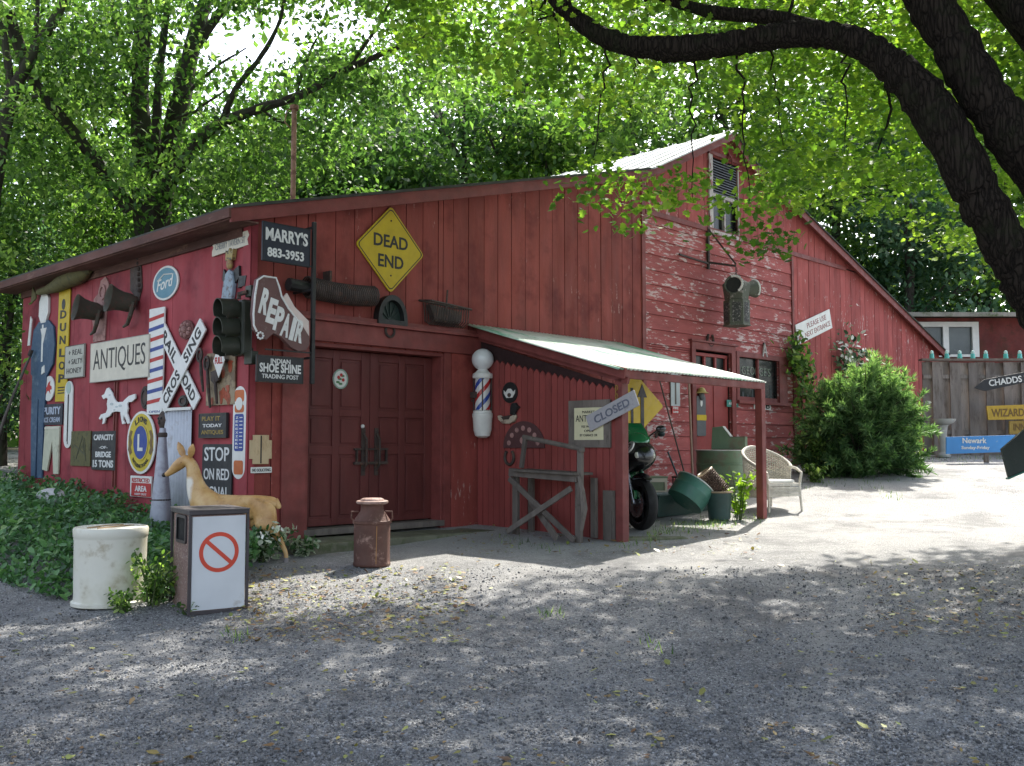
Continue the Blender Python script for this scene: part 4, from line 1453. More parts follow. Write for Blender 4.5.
# 17 khaki panel
root, w_, h_ = sign('khaki_panel', 'plain khaki board with worn drawing next to the bridge capacity sign', LW, (70.5, 431, 90, 466), OLIVE, d=.03, cat='panel')
m = MB()
for (x0_, z0_, x1_, z1_) in ((-.2, -.3, .1, .35), (.1, .35, .2, -.1), (-.3, .1, .3, -.2), (.2, .3, .3, -.35)): m.beam((x0_ * w_, -.05, z0_ * h_), (x1_ * w_, -.05, z1_ * h_), .02, .006, up=(0, 1, 0))
m.build('worn_drawing', col('dark_olive', (.06, .06, .03)), root)
# 18 capacity
sign('bridge_sign', 'black sign reading CAPACITY OF BRIDGE 15 TONS under the white horse', LW, (91.5, 431, 115, 470), BLACKS,
     [('CAPACITY', 0, .34, .84, .15, LETW, .03), ('-OF-', 0, .08, .36, .07, LETW, .02), ('BRIDGE', 0, -.10, .66, .15, LETW, .03), ('15 TONS', 0, -.34, .86, .19, LETW, .03)], d=.035)
# 19 horse
a0, a1, z0, z1 = LW.rect(99, 387, 135, 425)
Wd, Hd = a1 - a0, z1 - z0
hp = [(.06, .80), (.14, .84), (.20, .98), (.26, 1.0), (.36, .86), (.42, .70), (.50, .60), (.66, .60), (.72, .66), (.82, .74), (.98, .78), (.99, .66), (.90, .58), (.80, .58), (.78, .52), (.80, .42), (.78, .30), (.84, .14), (.86, .04), (.80, .02), (.76, .12), (.70, .26), (.68, .14), (.74, .04), (.66, .02), (.62, .20), (.60, .34), (.48, .36), (.38, .34), (.30, .24), (.20, .20), (.16, .06), (.10, .04), (.12, .16), (.10, .22), (.04, .16), (.0, .20), (.06, .30), (.20, .34), (.24, .44), (.22, .58), (.24, .70), (.20, .74), (.12, .70)]
root = thing('horse_cutout', 'flat white prancing horse silhouette on the side wall', 'cutout horse', tuple(LW.place(117, 406, 0, .06)), LW.rz)
m = MB(); m.prism([((x - .5) * Wd, (z - .5) * Hd) for x, z in hp], -.065, -.045); m.build('body', WHITEP, root, bevel=.003)
m = MB()
for (x, z, r_) in ((.36, .56, .05), (.5, .48, .04), (.6, .5, .05), (.44, .4, .03), (.3, .8, .03)): m.prism(ell(r_ * Wd, r_ * Hd * .7, 10, (x - .5) * Wd, (z - .5) * Hd), -.0675, -.0655)
m.build('dapple', col('pale_grey_dapple', (.45, .50, .50)), root)
# 20 lions
root, w_, h_ = sign('lions_club_sign', 'round white and yellow LIONS emblem sign with a blue centre letter L', LW, (126.5, 411, 155, 474), OFFW, shape='oval', d=.04)
YB = col('emblem_yellow', (.55, .42, .03), col2=(.3, .24, .08), lo=.6, hi=.75, s2=8)
flat(root, ell(w_ * .44, h_ * .46), -.0585, YB, 'yellow_field', .002)
flat(root, ell(w_ * .27, h_ * .29), -.0615, BLUEP, 'blue_disc', .003)
m = MB(); ring(m, ell(w_ * .27, h_ * .29), ell(w_ * .245, h_ * .265), -.067, -.0645); m.build('disc_rim', YB, root)
m = MB(); m.text('L', 0, 0, w_ * .18, h_ * .27, -.065, .004, .03); m.build('centre_letter', OFFW, root)
m = MB()
for i, ch in enumerate('LIONS'):
    a = R(118 - i * 14); m.text(ch, w_ * .35 * math.cos(a), h_ * .37 * math.sin(a), w_ * (.035 if ch == 'I' else .09), h_ * .09, -.0605, .004, .03, a - math.pi / 2)
for i, ch in enumerate('INTERNATIONAL'):
    a = R(-135 + i * 7.5); m.text(ch, w_ * .36 * math.cos(a), h_ * .375 * math.sin(a), w_ * (.02 if ch == 'I' else .045), h_ * .06, -.0605, .004, .02, a + math.pi / 2)
m.build('lettering', LETK, root)
for s_ in (-1, 1):
    m = MB(); m.prism([(s_ * x * w_, z * h_) for x, z in [(.29, .18), (.36, .2), (.43, .1), (.41, -.02), (.44, -.12), (.36, -.2), (.29, -.16), (.34, -.08), (.30, .0), (.34, .08)]], -.0625, -.0605)
    m.build('lion_head', col('emblem_dark_gold', (.16, .10, .03)), root)
# 21 rusty oval, 25, 26 odd round things
root, w_, h_ = sign('rusty_oval', 'narrow rusty oval lid on the wall between the horse and the striped board', LW, (140.5, 386, 148.5, 409), IRON, shape='oval', d=.03, cat='lid')
m = MB(); ring(m, ell(w_ * .4, h_ * .4), ell(w_ * .3, h_ * .3), -.058, -.0485); m.build('raised_rim', IRON, root)
root, w_, h_ = sign('round_medallion', 'round carved wooden medallion between the arms of the crossbuck', LW, (178.5, 320, 193, 339), col('brown_carving', (.14, .05, .045), rough=.8), shape='oval', d=.03, cat='medallion')
m = MB()
for a in range(0, 360, 45): m.ball((w_ * .3 * math.cos(R(a)), -.055, h_ * .3 * math.sin(R(a))), .03, 4)
m.ball((0, -.055, 0), .05, 5); m.build('carved_petals', PINKW, root)
root, w_, h_ = sign('round_medallion', 'small dark round ornament under the foot of the crossbuck', LW, (178, 395, 188, 407), IRON, shape='oval', d=.03, cat='medallion')
m = MB(); ring(m, ell(w_ * .42, h_ * .42), ell(w_ * .25, h_ * .25), -.06, -.0485); m.build('raised_rim', BLACKM, root)
root = thing('face_mask', 'small rusty face shaped casting above the grey cone', 'mask', tuple(LW.place(162, 422, 0, .07)), LW.rz)
m = MB(); m.ball((0, -.06, .02), .10, 8, sc=(.9, .45, 1.2)); m.build('face', IRON, root, smooth=True)
m = MB(); m.ball((0, -.11, .0), .022, 5, sc=(.8, .8, 1.4)); m.build('nose', IRON, root)
m = MB(); m.ball((-.035, -.1, .045), .016, 5); m.ball((.035, -.1, .045), .016, 5); m.build('eyes', BLACKM, root)
# 22 restricted
sign('warning_sign', 'small red and white RESTRICTED AREA sign below the round emblem', LW, (130, 476, 151, 497), OFFW,
     [('RESTRICTED', 0, .30, .84, .20, REDP, .02)], d=.035)
root, w_, h_ = sign('warning_panel_red', 'red lower panel of the restricted area notice', LW, (131, 483, 150.5, 496.5), REDP, [('AREA', 0, .08, .6, .42, LETW, .03), ('KEEP OUT', 0, -.33, .6, .15, LETW, .01)], d=.056, th=.004)
red_root = root
# 23 corrugated panel
a0, a1, z0, z1 = LW.rect(168, 409, 196, 515)
root = thing('corrugated_panel', 'upright sheet of pale corrugated metal leaning behind the deer head', 'metal sheet', tuple(LW.place(182, 470)), LW.rz)
zc_ = LW.uv(182, 470)[1]
vs, fs = [], []
nn = 60
for i in range(nn + 1):
    x = (a0 + (a1 - a0) * i / nn) - LW.uv(182, 470)[0]
    y_ = -.06 + .012 * math.cos(x * 2 * math.pi / .075)
    vs += [(x, y_, z0 - zc_ - .2), (x, y_, z1 - zc_)]
for i in range(nn): fs.append((2 * i, 2 * i + 2, 2 * i + 3, 2 * i + 1))
m = MB(); m.add(vs, fs); o = m.build('sheet', col('pale_galvanised', (.48, .50, .54), col2=(.34, .30, .28), lo=.55, hi=.7, s2=4), root, smooth=True)
md = o.modifiers.new('t', 'SOLIDIFY'); md.thickness = .003
m = MB(); m.box(a0 - LW.uv(182, 470)[0], a1 - LW.uv(182, 470)[0], -.09, -.075, z1 - zc_ - .02, z1 - zc_ + .015); m.build('top_edge', OFFW, root)
# 24 cone
p = LW.place(161, 505, .35, .35)
pz = ground(p.x, p.y)
zt_c = LW.uv(162, 428, .35)[1] - .0
root = thing('metal_cone', 'tall slim grey metal cone standing at the wall beside the round emblem', 'cone', (p.x, p.y, pz), 0)
hc = zt_c - pz
m = MB(); m.lathe([(.15, 0), (.155, .03), (.135, .2), (.082, hc * .6), (.045, hc * .93), (.035, hc), (.0001, hc)], 24); m.build('shell', col('dull_zinc', (.36, .37, .42), rough=.5, metal=.3, col2=(.22, .2, .24), lo=.5, hi=.7, s2=4), root, smooth=True)
m = MB(); m.lathe([(.052, hc * .92), (.056, hc * .93), (.056, hc * .95), (.048, hc * .96)], 20); m.lathe([(.108, .5), (.112, .51), (.108, .52)], 20); m.build('band', IRON, root, smooth=True)
# 27 collage with tools
root, w_, h_ = sign('painted_board', 'rusty cream panel with red shapes partly hidden under the traffic signal', LW, (206, 352, 234.5, 405), col('rusty_cream', (.30, .23, .14), col2=(.15, .10, .06), lo=.48, hi=.6, s2=5), d=.035, cat='panel')
m = MB()
random.seed(5)
for k in range(9):
    cx, cz = random.uniform(-.36, .36) * w_, random.uniform(-.42, .3) * h_
    a_ = random.uniform(0, 3); r_ = random.uniform(.05, .09)
    m.prism([(cx + r_ * math.cos(a_ + t) * (1.2 if t < 2 else .5), cz + r_ * .8 * math.sin(a_ + t)) for t in np.arange(0, 6.2, .5)], -.0555 - k * .0006, -.0535)
m.build('red_shapes', col('rusty_red_paint', (.36, .07, .03), col2=(.2, .05, .02), lo=.5, hi=.6, s2=12), root)
def tool(px0, py0, px1, py1, lb, kind):
    A = LW.uv(px0, py0); B = LW.uv(px1, py1)
    root = thing('hanging_tool', lb, 'tool', tuple(LW.P(*A)), LW.rz)
    e = (B[0] - A[0], B[1] - A[1])
    m = MB(); m.tube([(0, -.09, 0), (e[0] * .5 + .01, -.10, e[1] * .5), (e[0], -.09, e[1])], [.015, .022, .014], 7); m.build('shaft', IRON, root)
    m = MB()
    if kind: ring(m, ell(.07, .09, 16, 0, -.02), ell(.04, .06, 16, 0, -.02), -.105, -.085)
    else: m.prism([(-.08, .02), (.09, .05), (.1, -.08), (.0, -.12), (-.07, -.08)], -.105, -.075)
    m.build('head', IRON, root)
tool(214, 362, 217, 408, 'rusty ring headed iron tool hanging left of the painted panel', 1)
tool(222, 374, 224, 404, 'rusty flat headed iron tool hanging over the painted panel', 0)
tool(207, 354, 210, 392, 'thin grey forked iron tool hanging against the lower right arm of the crossbuck', 1)
# 28
fs0 = LW.rect(214, 350, 223.5, 371)
root, w_, h_ = sign('small_diamond_sign', 'tiny white diamond sign with red letters FULL below the signal', LW, (214, 350, 223.5, 371), OFFW, [('FULL', 0, 0, .66, .2, REDP, .03)], shape=[(-.13, 0), (0, -.2), (.13, 0), (0, .2)], d=.125, th=.01, wh=(.26, .4))
# 29
sign('notice_board', 'small black wooden board with worn gold lettering above the stop sign', LW, (198.5, 413, 226, 438), BLACKS,
     [('PLAY IT', -.05, .28, .66, .18, col('old_gold', (.30, .21, .05)), .02), ('TODAY', .0, .0, .7, .14, LETW, .02), ('ANTIQUES', 0, -.28, .8, .2, col('old_gold', (.3, .21, .05)), .02)], d=.04, th=.03, border=col('dark_frame', (.05, .045, .035)))
# 30
sign('stop_sign_board', 'black board with white letters STOP ON RED SIGNAL behind the deer', LW, (201.5, 444, 231, 511), BLACKS,
     [('STOP', -.0, .35, .84, .21, LETW, .012), ('ON RED', 0, .05, .86, .17, LETW, .012), ('SIGNAL', 0, -.22, .86, .17, LETW, .012)], d=.035, rr=.03)
# 31
root, w_, h_ = sign('enamel_strip', 'tall narrow white edged thermometer sign in orange and blue at the corner', LW, (232.5, 386, 245.5, 479), OFFW, shape='round', d=.03, rot=R(-.6))
for (z0_, z1_, mt_, nm) in ((.33, .46, ORANGE, 'orange_top'), (-.20, .20, BLUEP, 'blue_panel'), (-.45, -.30, ORANGE, 'orange_foot'), (.215, .30, ORANGE, 'orange_band')):
    flat(root, rrect(w_ * .70, h_ * (z1_ - z0_), .03, 4, 0, h_ * (z0_ + z1_) / 2), -.0485, mt_, nm, .003)
m = MB(); m.prism(ell(w_ * .26, h_ * .07, 20, 0, h_ * .31), -.055, -.052); m.build('dial', OFFW, root)
m = MB()
for k in range(9):
    m.text('ZEREX'[k % 5], -w_ * .14, h_ * (.16 - .04 * k), w_ * .2, h_ * .024, -.052, .003, .02)
    m.box(w_ * .05, w_ * .28, -.054, -.052, h_ * (.155 - .04 * k), h_ * (.165 - .04 * k))
m.build('lettering', LETW, root)
# battens / conduits on the side wall
m = MB()
for (px, y0, y1) in ((118, 382, 487), (120.5, 382, 487)):
    a_, za = LW.uv(px, y0); _, zb = LW.uv(px, y1)
    p0 = LW.P(a_, zb, 0) - V((CORNER.x, CORNER.y, 0))
    m.box(-.05, -.024, -a_ - .012, -a_ + .012, zb, za)
m.build('wall_conduit', TRIM, barn, shift=SH0)
# leaning poles
def leaning(name, label, cat, base, topp, r0, r1, mt_, d0=.9, d1=.1):
    a_, _ = LW.uv(*base); p = LW.place(*base, d0); 
    gzz = ground(p.x, p.y)
    q = LW.place(*topp, d1)
    root = thing(name, label, cat, (p.x, p.y, gzz), 0)
    e = V((q.x - p.x, q.y - p.y, q.z - gzz))
    m = MB()
    pts = [(*(e * t + V((.02 * math.sin(t * 7), 0, .01 * math.sin(t * 5)))), r0 + (r1 - r0) * t) for t in np.linspace(0, 1, 8)]
    m.tube([p_[:3] for p_ in pts], [p_[3] for p_ in pts], 8); m.build('shaft', mt_, root, smooth=True)
    return root, e
root, e = leaning('wooden_pole', 'long grey wooden pole leaning in front of the blue figure', 'pole', (27, 480), (39, 352), .030, .018, GREYW, .8, .12)
m = MB(); m.tube([tuple(e * .97), tuple(e * 1.01)], .032, 8); m.build('ferrule', IRON, root)
p = on_ground(58, 520); p.y += .5
root = thing('broken_post', 'short weathered log sticking out of the ground cover at a slant', 'post', (p.x, p.y, ground(p.x, p.y) + .30), 0)
m = MB(); limb(m, [(0.1, 0, -.1, .075), (-.02, .1, .45, .07), (-.16, .2, .85, .05), (-.2, .2, 1.0, .025)], 8, 3, .1) if 'limb' in globals() else m.tube([(0.16, 0, -.4), (.0, .1, .2), (-.12, .2, .5), (-.17, .2, .66)], [.075, .07, .055, .02], 8); m.build('stub', col('dark_rotten_wood', (.07, .05, .04), rough=.9, bump=.5), root)
m = MB(); m.tube([(-.1, .15, .4), (.04, .1, .6)], [.03, .015], 6); m.build('knot', col('dark_rotten_wood', (.07, .05, .04)), root)
for (b_, t_, lb) in (((-3, 520), (24, 395), 'leaning sapling trunk at the far left edge beside the wall'), ((14, 500), (20, 300), 'thin dark pole standing at the far corner of the side wall')):
    root, e = leaning('bare_pole', lb, 'pole', b_, t_, .035, .02, IRON, .5, .35)
    m = MB(); m.tube([tuple(e * .5), tuple(e * .5 + V((-.12, 0, .2)))], .012, 5); m.build('side_twig', IRON, root)

# ---------- shed wall things
SW = SHED
bp = SW.place(482, 392, .0)
BPW = Wall(FRONT.P(FRONT.uv(470, 400)[0], 0, .27), U, RZF)
c_ = BPW.uv(482.5, 438)
c_pos = BPW.P(*c_)
hz_ = lambda y: BPW.uv(482.5, y)[1] - c_[1]
root = thing('barber_pole', 'barber pole with a white globe on top mounted beside the double doors', 'barber pole', tuple(c_pos), RZF)
k_ = (hz_(349) - hz_(438))
m = MB(); m.lathe([(.05, hz_(438)), (.10, hz_(436)), (.125, hz_(430)), (.135, hz_(418)), (.14, hz_(417)), (.14, hz_(414)), (.128, hz_(413)), (.128, hz_(411)), (.10, hz_(410))], 28); m.build('base_cup', OFFW, root, smooth=True)
bm, nt, b = nodes_of('barber_stripes')
v_ = coords(nt); sx_ = nt.nodes.new('ShaderNodeSeparateXYZ'); nt.links.new(v_, sx_.inputs[0])
ang = math_n(nt, 'ARCTAN2', sx_.outputs[1], sx_.outputs[0])
ph = math_n(nt, 'ADD', math_n(nt, 'MULTIPLY', ang, 2 / (2 * math.pi)), math_n(nt, 'MULTIPLY', sx_.outputs[2], -2.9))
fr_ = math_n(nt, 'FRACT', ph)
cr = ramp(nt, fr_, [(0, (.62, .62, .60)), (.28, (.42, .03, .03)), (.5, (.62, .62, .60)), (.78, (.03, .07, .30))]); cr.node.color_ramp.interpolation = 'CONSTANT'
nt.links.new(cr, b.inputs['Base Color']); b.inputs['Roughness'].default_value = .15
m = MB(); m.lathe([(.105, hz_(410)), (.105, hz_(378))], 28); m.build('striped_cylinder', bm, root, smooth=True)
m = MB()
for s_ in range(4):
    a = R(45 + 90 * s_); m.tube([(.122 * math.cos(a), .122 * math.sin(a), hz_(411)), (.122 * math.cos(a), .122 * math.sin(a), hz_(377))], .008, 6)
m.build('glass_rods', IRON, root)
m = MB(); m.lathe([(.13, hz_(378.5)), (.14, hz_(377)), (.135, hz_(374)), (.09, hz_(372)), (.06, hz_(369)), (.05, hz_(367.5))], 28); m.build('cap', OFFW, root, smooth=True)
m = MB(); m.ball((0, 0, hz_(359.5)), (hz_(348.5) - hz_(370.5)) / 2, 14); m.build('globe', mat('milk_glass', (.68, .70, .70), .12, .05, bump=0, rv=0, spec=.6), root, smooth=True)
m = MB(); m.box(-.02, .02, .10, .2, hz_(400) - .02, hz_(400) + .02); m.box(-.12, -.09, -.0, .12, hz_(398), hz_(392)); m.build('wall_bracket', IRON, root)

root, w_, h_ = sign('duck_plaque', 'round dark plaque with a white faced duck on the porch wall, upper of the two', SW, (502, 382, 517, 403), BLACKM, shape='oval', d=.035, cat='plaque')
flat(root, [(x * w_, z * h_) for x, z in [(-.36, -.05), (-.2, -.25), (.2, -.25), (.36, -.05), (.38, .12), (.25, .02), (.1, .18), (-.1, .18), (-.25, .02), (-.38, .12)]], -.0535, OFFW, 'white_face')
flat(root, ell(w_ * .12, h_ * .1, 12, 0, -.12 * h_), -.058, IRON, 'bill')
a0, a1, z0, z1 = SW.rect(501, 403, 523, 424)
root = thing('duck_decoy', 'carved duck with a dark head hanging below the round duck plaque', 'duck decoy', tuple(SW.place(512, 413.5)), SW.rz)
Wd, Hd = a1 - a0, z1 - z0
m = MB(); m.prism([((x - .5) * Wd, (z - .5) * Hd) for x, z in [(.0, .40), (.04, .22), (.22, .03), (.5, .0), (.75, .1), (.85, .34), (.80, .46), (.6, .36), (.36, .30), (.12, .42)]], -.08, -.035); m.build('body', col('pale_duck_breast', (.5, .42, .32), col2=(.2, .13, .1), lo=.5, hi=.6, s2=10), root, bevel=.012)
m = MB(); m.prism([((x - .5) * Wd, (z - .5) * Hd) for x, z in [(.58, .45), (.60, .75), (.66, .98), (.82, 1.0), (.9, .85), (1.0, .78), (.9, .7), (.80, .5), (.82, .38)]], -.085, -.035); m.build('head', BLACKM, root, bevel=.01)
m = MB(); m.prism([((x - .5) * Wd, (z - .5) * Hd) for x, z in [(.2, .34), (.62, .42), (.55, .22), (.3, .2)]], -.09, -.081); m.build('wing', IRON, root)
# half round saw
cc = SW.place(526, 448)
root = thing('half_round_board', 'dark half round carved board on the porch wall above the sawhorse', 'carving', tuple(cc), SW.rz)
rr_ = (SW.uv(545, 448)[0] - SW.uv(504, 448)[0]) / 2
m = MB(); m.prism([(rr_ * math.cos(R(a)), rr_ * .95 * math.sin(R(a))) for a in range(0, 181, 9)], -.055, -.033); m.build('panel', col('dark_maroon_wood', (.09, .04, .04)), root, bevel=.003)
m = MB()
for a in range(15, 180, 25): m.prism(ell(.035, .035, 8, rr_ * .72 * math.cos(R(a)), rr_ * .7 * math.sin(R(a))), -.060, -.0555)
m.prism(ell(.06, .05, 10, 0, .1), -.060, -.0555); m.build('inlay', PINKW, root)
horseshoe(512, 457, .2, 'rusty horseshoe hook on the porch wall behind the sawhorse', SW, .04)
# framed antiques sign
root, w_, h_ = sign('framed_sign', 'cream ANTIQUES notice in a wide grey wooden frame on the porch wall', SW, (568, 400, 609.5, 447.5), GREYW, d=.035, th=.03)
flat(root, rrect(w_ * .70, h_ * .68, .004, 3), -.0655, col('pale_notice', (.62, .58, .38), col2=(.4, .36, .24), lo=.6, hi=.75, s2=5), 'notice', .003)
m = MB(); m.text('ANTIQUES', 0, .10 * h_, w_ * .62, h_ * .17, -.0685, .003, .0)
m.text('MARKET', 0, .25 * h_, w_ * .3, h_ * .05, -.0685, .003)
for (t, z_, ww) in (('YES WE ARE', -.06, .36), ('OPEN', -.15, .22), ('BY CHANCE OR', -.24, .42)): m.text(t, 0, z_ * h_, w_ * ww, h_ * .05, -.0685, .003, .005)
m.build('lettering', LETK, root)
sign('closed_board', 'tilted weathered grey board with faded CLOSED letters overlapping the framed notice', SW, (592, 401, 631, 421), col('bleached_board', (.36, .35, .37), col2=(.2, .19, .19), lo=.55, hi=.7, s2=6),
     [('CLOSED', 0, 0, .72, .5, col('faded_blue_grey', (.12, .13, .17)), .02)], rot=R(22), d=.085, th=.02, wh=(.80, .2))
# rusty hasp chain
root = thing('hanging_chain', 'short rusty chain hanging on the porch corner post', 'chain', tuple(SW.place(619, 388)), SW.rz)
for k in range(7):
    m = MB(); 
    pts = [(.018 * math.cos(t), -.05 - (.018 * math.sin(t) if k % 2 else 0), -.05 * k - (0 if k % 2 else 0) + .032 * math.sin(t)) if not k % 2 else (0, -.05 + .018 * math.cos(t), -.05 * k + .032 * math.sin(t)) for t in np.arange(0, 6.28, .7)]
    m.tube(pts, .006, 5, closed=True); m.build('link', col('yellow_rust', (.30, .17, .04)), root)

# ---------- things on the front wall, right part
# arrow sign (yellow diamond with arrow)
AW = Wall(FRONT.P(FRONT.uv(645, 400)[0], 0, 1.05), U, RZF)
c_ = AW.uv(634, 405)
root = thing('arrow_sign', 'yellow diamond road sign with a black arrow leaning inside the porch', 'sign', tuple(AW.P(*c_)), RZF)
hx_ = AW.uv(663, 405)[0] - c_[0]; hz2 = AW.uv(640, 376)[1] - c_[1]
dd_ = rot2(rrect(hx_ * 1.35, hx_ * 1.35, .05, 5), R(45))
m = MB(); m.prism([(x * 1.03, z * (hz2 / hx_) * 1.15) for x, z in dd_], -.02, 0); m.build('panel', YEL, root)
m = MB(); ax_ = AW.uv(641, 405)[0] - c_[0]
m.prism([(ax_ - .04, -.38), (ax_ + .04, -.38), (ax_ + .04, .12), (ax_ + .12, .12), (ax_, .32), (ax_ - .12, .12), (ax_ - .04, .12)], -.026, -.0205)
m.prism([(ax_ - .28, -.38), (ax_ - .22, -.38), (ax_ - .22, .25), (ax_ - .28, .25)], -.026, -.0205)
m.build('arrow', LETK, root)
m = MB(); m.beam((0, .03, -c_[1] + .6), (0, .03, .2), .05, .05); m.build('post', GREYW, root)
# thermometer, red white notice
root, w_, h_ = sign('long_thermometer', 'long pale metal thermometer on the peeling wall under the porch roof', FRONT, (671, 372, 680, 406), col('pale_metal', (.40, .44, .44)), d=.035, cat='thermometer')
m = MB(); m.box(-.02, .02, -.058, -.0535, -h_ * .45, h_ * .4); m.build('tube', GREYW, root)
sign('fire_notice', 'small red and white notice below the long thermometer', FRONT, (672, 405.5, 679.5, 414), REDP, [('FIRE', 0, .2, .7, .3, LETW, .03), ('LANE', 0, -.25, .7, .25, LETW, .03)], d=.035, th=.01)
root = thing('wall_lamp', 'small dark wall lamp on the peeling wall beside the yellow arrow sign', 'lamp', tuple(FRONT.place(655, 434)), RZF)
m = MB(); m.ball((0, -.13, 0), .06, 7, sc=(1.2, 1, .8)); m.build('lamp_head', col('dark_teal_lamp', (.02, .05, .05)), root, smooth=True)
m = MB(); m.tube([(0, -.02, .04), (0, -.1, .04)], .015, 6); m.prism(ell(.05, .07, 10), -.035, -.025); m.build('bracket', IRON, root)
# painted wooden figure on the door
root, w_, h_ = sign('door_figure', 'grey wooden paddle figure with a straw hat hung on the faded side door', FRONT, (697, 396, 706, 436), col('grey_paddle', (.10, .105, .11), col2=(.2, .19, .18), lo=.6, hi=.7, s2=9), d=.01, th=.03, cat='carving', rr=.03)
flat(root, rrect(w_ * 1.05, h_ * .14, .02, 4, 0, -h_ * .04), -.0405, YEL, 'yellow_sash', .006)
m = MB(); m.ball((0, -.05, h_ * .5), .07, 7, sc=(1, .7, 1.2)); m.build('head', col('grey_paddle', (.1, .105, .11)), root, smooth=True)
m = MB(); m.lathe([(.14, h_ * .5 + .05), (.09, h_ * .5 + .07), (.05, h_ * .5 + .14), (.001, h_ * .5 + .16)], 16, Matrix.Translation((0, -.05, 0))); m.build('straw_hat', col('straw', (.42, .33, .10)), root, smooth=True)
flat(root, ell(.035, .07, 10, 0, h_ * .33), -.0405, OFFW, 'shirt_front')
sign('teal_plaque', 'small teal rectangular plaque on the wall below the left side of the lettered window', FRONT, (727, 400, 738.5, 407), col('teal_plaque_paint', (.05, .22, .18)), [('AMISH', 0, 0, .7, .4, LETW)], d=.035, th=.01, cat='plaque')
sign('number_tile', 'small pale tile with a dark letter left of the porch post under the window', FRONT, (754, 402, 760, 409), OFFW, [('A', 0, 0, .6, .7, LETK, .02)], d=.035, th=.01, cat='tile')
sign('number_tile', 'small pale tile with a dark letter right of the porch post under the window', FRONT, (764.5, 402, 771, 410), OFFW, [('B', 0, 0, .6, .7, LETK, .02)], d=.035, th=.01, cat='tile')
# iron bracket with lantern
BW2 = Wall(FRONT.P(FRONT.uv(705, 300)[0], 0, .5), U, RZF)
a_, z_ = FRONT.uv(706, 263)
root = thing('iron_bracket', 'rusty iron wall bracket arm carrying the double horned lantern', 'bracket', tuple(FRONT.P(a_, z_)), RZF)
lc = on = None
LAN = Wall(FRONT.P(a_, 0, .5), U, RZF)
la, lz = LAN.uv(736, 266)
lp = LAN.P(la, lz)
rel_ = lp - FRONT.P(a_, z_)
ex, ey, ez = rel_.dot(U), rel_.dot(W), rel_.z
m = MB(); m.box(-.025, .025, -.07, -.03, -.12, .66); m.build('upright', IRON, root)
m = MB(); m.beam((0, -.07, 0), (ex, ey, ez), .035, .035); m.beam((0, -.06, .62), (ex, ey, ez + .03), .03, .03); m.beam((0, -.06, -.02), (-.95, -.06, .02), .03, .03); m.build('arm', IRON, root)
lroot = thing('horned_lantern', 'grey green metal lantern with two horn shaped hoods hanging from the iron bracket', 'lantern', tuple(lp), RZF)
sc_ = (LAN.uv(740, 277)[1] - LAN.uv(740, 327)[1])
m = MB()
for k in range(3): m.tube([(.02 * math.cos(t), (.02 * math.sin(t) if k % 2 else 0), -.05 - .055 * k + .03 * math.sin(t) if not k % 2 else -.05 - .055 * k + .03 * math.cos(t)) for t in np.arange(0, 6.28, .8)], .007, 5, closed=True)
m.build('chain', IRON, lroot)
LG2 = col('lantern_green_grey', (.095, .105, .08), rough=.7, col2=(.32, .30, .28), lo=.56, hi=.64, s2=14)
t0 = -.18
m = MB(); m.lathe([(.001, t0 + .03), (.07, t0), (.10, t0 - .06), (.24, t0 - .14), (.25, t0 - .17), (.21, t0 - sc_ * .48), (.235, t0 - sc_ * .50)], 6); m.build('top', LG2, lroot)
m = MB(); m.lathe([(.235, t0 - sc_ * .50), (.235, t0 - sc_ * .97), (.25, t0 - sc_ * .98), (.25, t0 - sc_), (.001, t0 - sc_)], 6); m.build('body', LG2, lroot)
m = MB()
for k in range(6):
    a = R(60 * k + 30)
    for (z0_, z1_) in ((.55, .93),):
        M_ = Matrix.Rotation(a, 4, 'Z')
        m.box(.200, .208, -.075, .075, t0 - sc_ * z1_, t0 - sc_ * z0_, M_)
        for q_ in (-.04, 0, .04): m.box(.2085, .213, q_ - .006, q_ + .006, t0 - sc_ * z1_, t0 - sc_ * z0_, M_)
m.build('pierced_panel', col('pierced_dark', (.05, .05, .05), col2=(.4, .38, .36), lo=.54, hi=.6, s2=30), lroot)
for s_ in (-1, 1):
    ax = V((s_ * .93, -.30, .14)).normalized()
    q = ax.to_track_quat('Z', 'Y').to_matrix().to_4x4(); q.translation = V((s_ * .10, -.08, t0 - sc_ * .27))
    m = MB(); m.lathe([(.09, 0), (.11, .10), (.165, .27), (.17, .28), (.155, .26), (.1, .1), (.001, .08)], 20, q); m.build('horn_hood', LG2, lroot, smooth=True)
    m = MB(); m.lathe([(.145, .24), (.10, .15), (.001, .12)], 20, q); m.build('lens', BLACKM, lroot, smooth=True)
    cq = q @ V((0, 0, .27)); rimp = [q @ V((.15 * math.cos(t), .15 * math.sin(t), .265)) for t in np.arange(0, 6.28, .2)]
    m = MB()
    for v_ in rimp:
        if s_ * (v_.x - cq.x) < -.01: m.ball(tuple(v_), .024, 4)
    m.build('white_rim', WHITEP, lroot, smooth=True)
# entrance sign
root, w_, h_ = sign('entrance_sign', 'tilted white board reading PLEASE USE NEXT ENTRANCE above the juniper', FRONT, (795, 318, 834, 335), WHITEP,
     [('PLEASE USE', .08, .20, .56, .26, col('faded_red_letters', (.30, .10, .09)), .0), ('NEXT ENTRANCE', .08, -.20, .74, .26, col('faded_red_letters', (.3, .1, .09)), .0)], d=.05, th=.02, rot=R(17.5), wh=(1.62, .42))
m = MB(); c2 = rot2([(-.44 * w_, -.2 * h_)], R(17.5))[0]
m.prism([(c2[0] + x, c2[1] + z) for x, z in [(-.07, .0), (.02, .08), (.02, .03), (.08, .04), (.08, -.02), (.02, -.03), (.02, -.08)]], -.074, -.0705); m.build('arrow', col('faded_red_letters', (.3, .1, .09)), root)

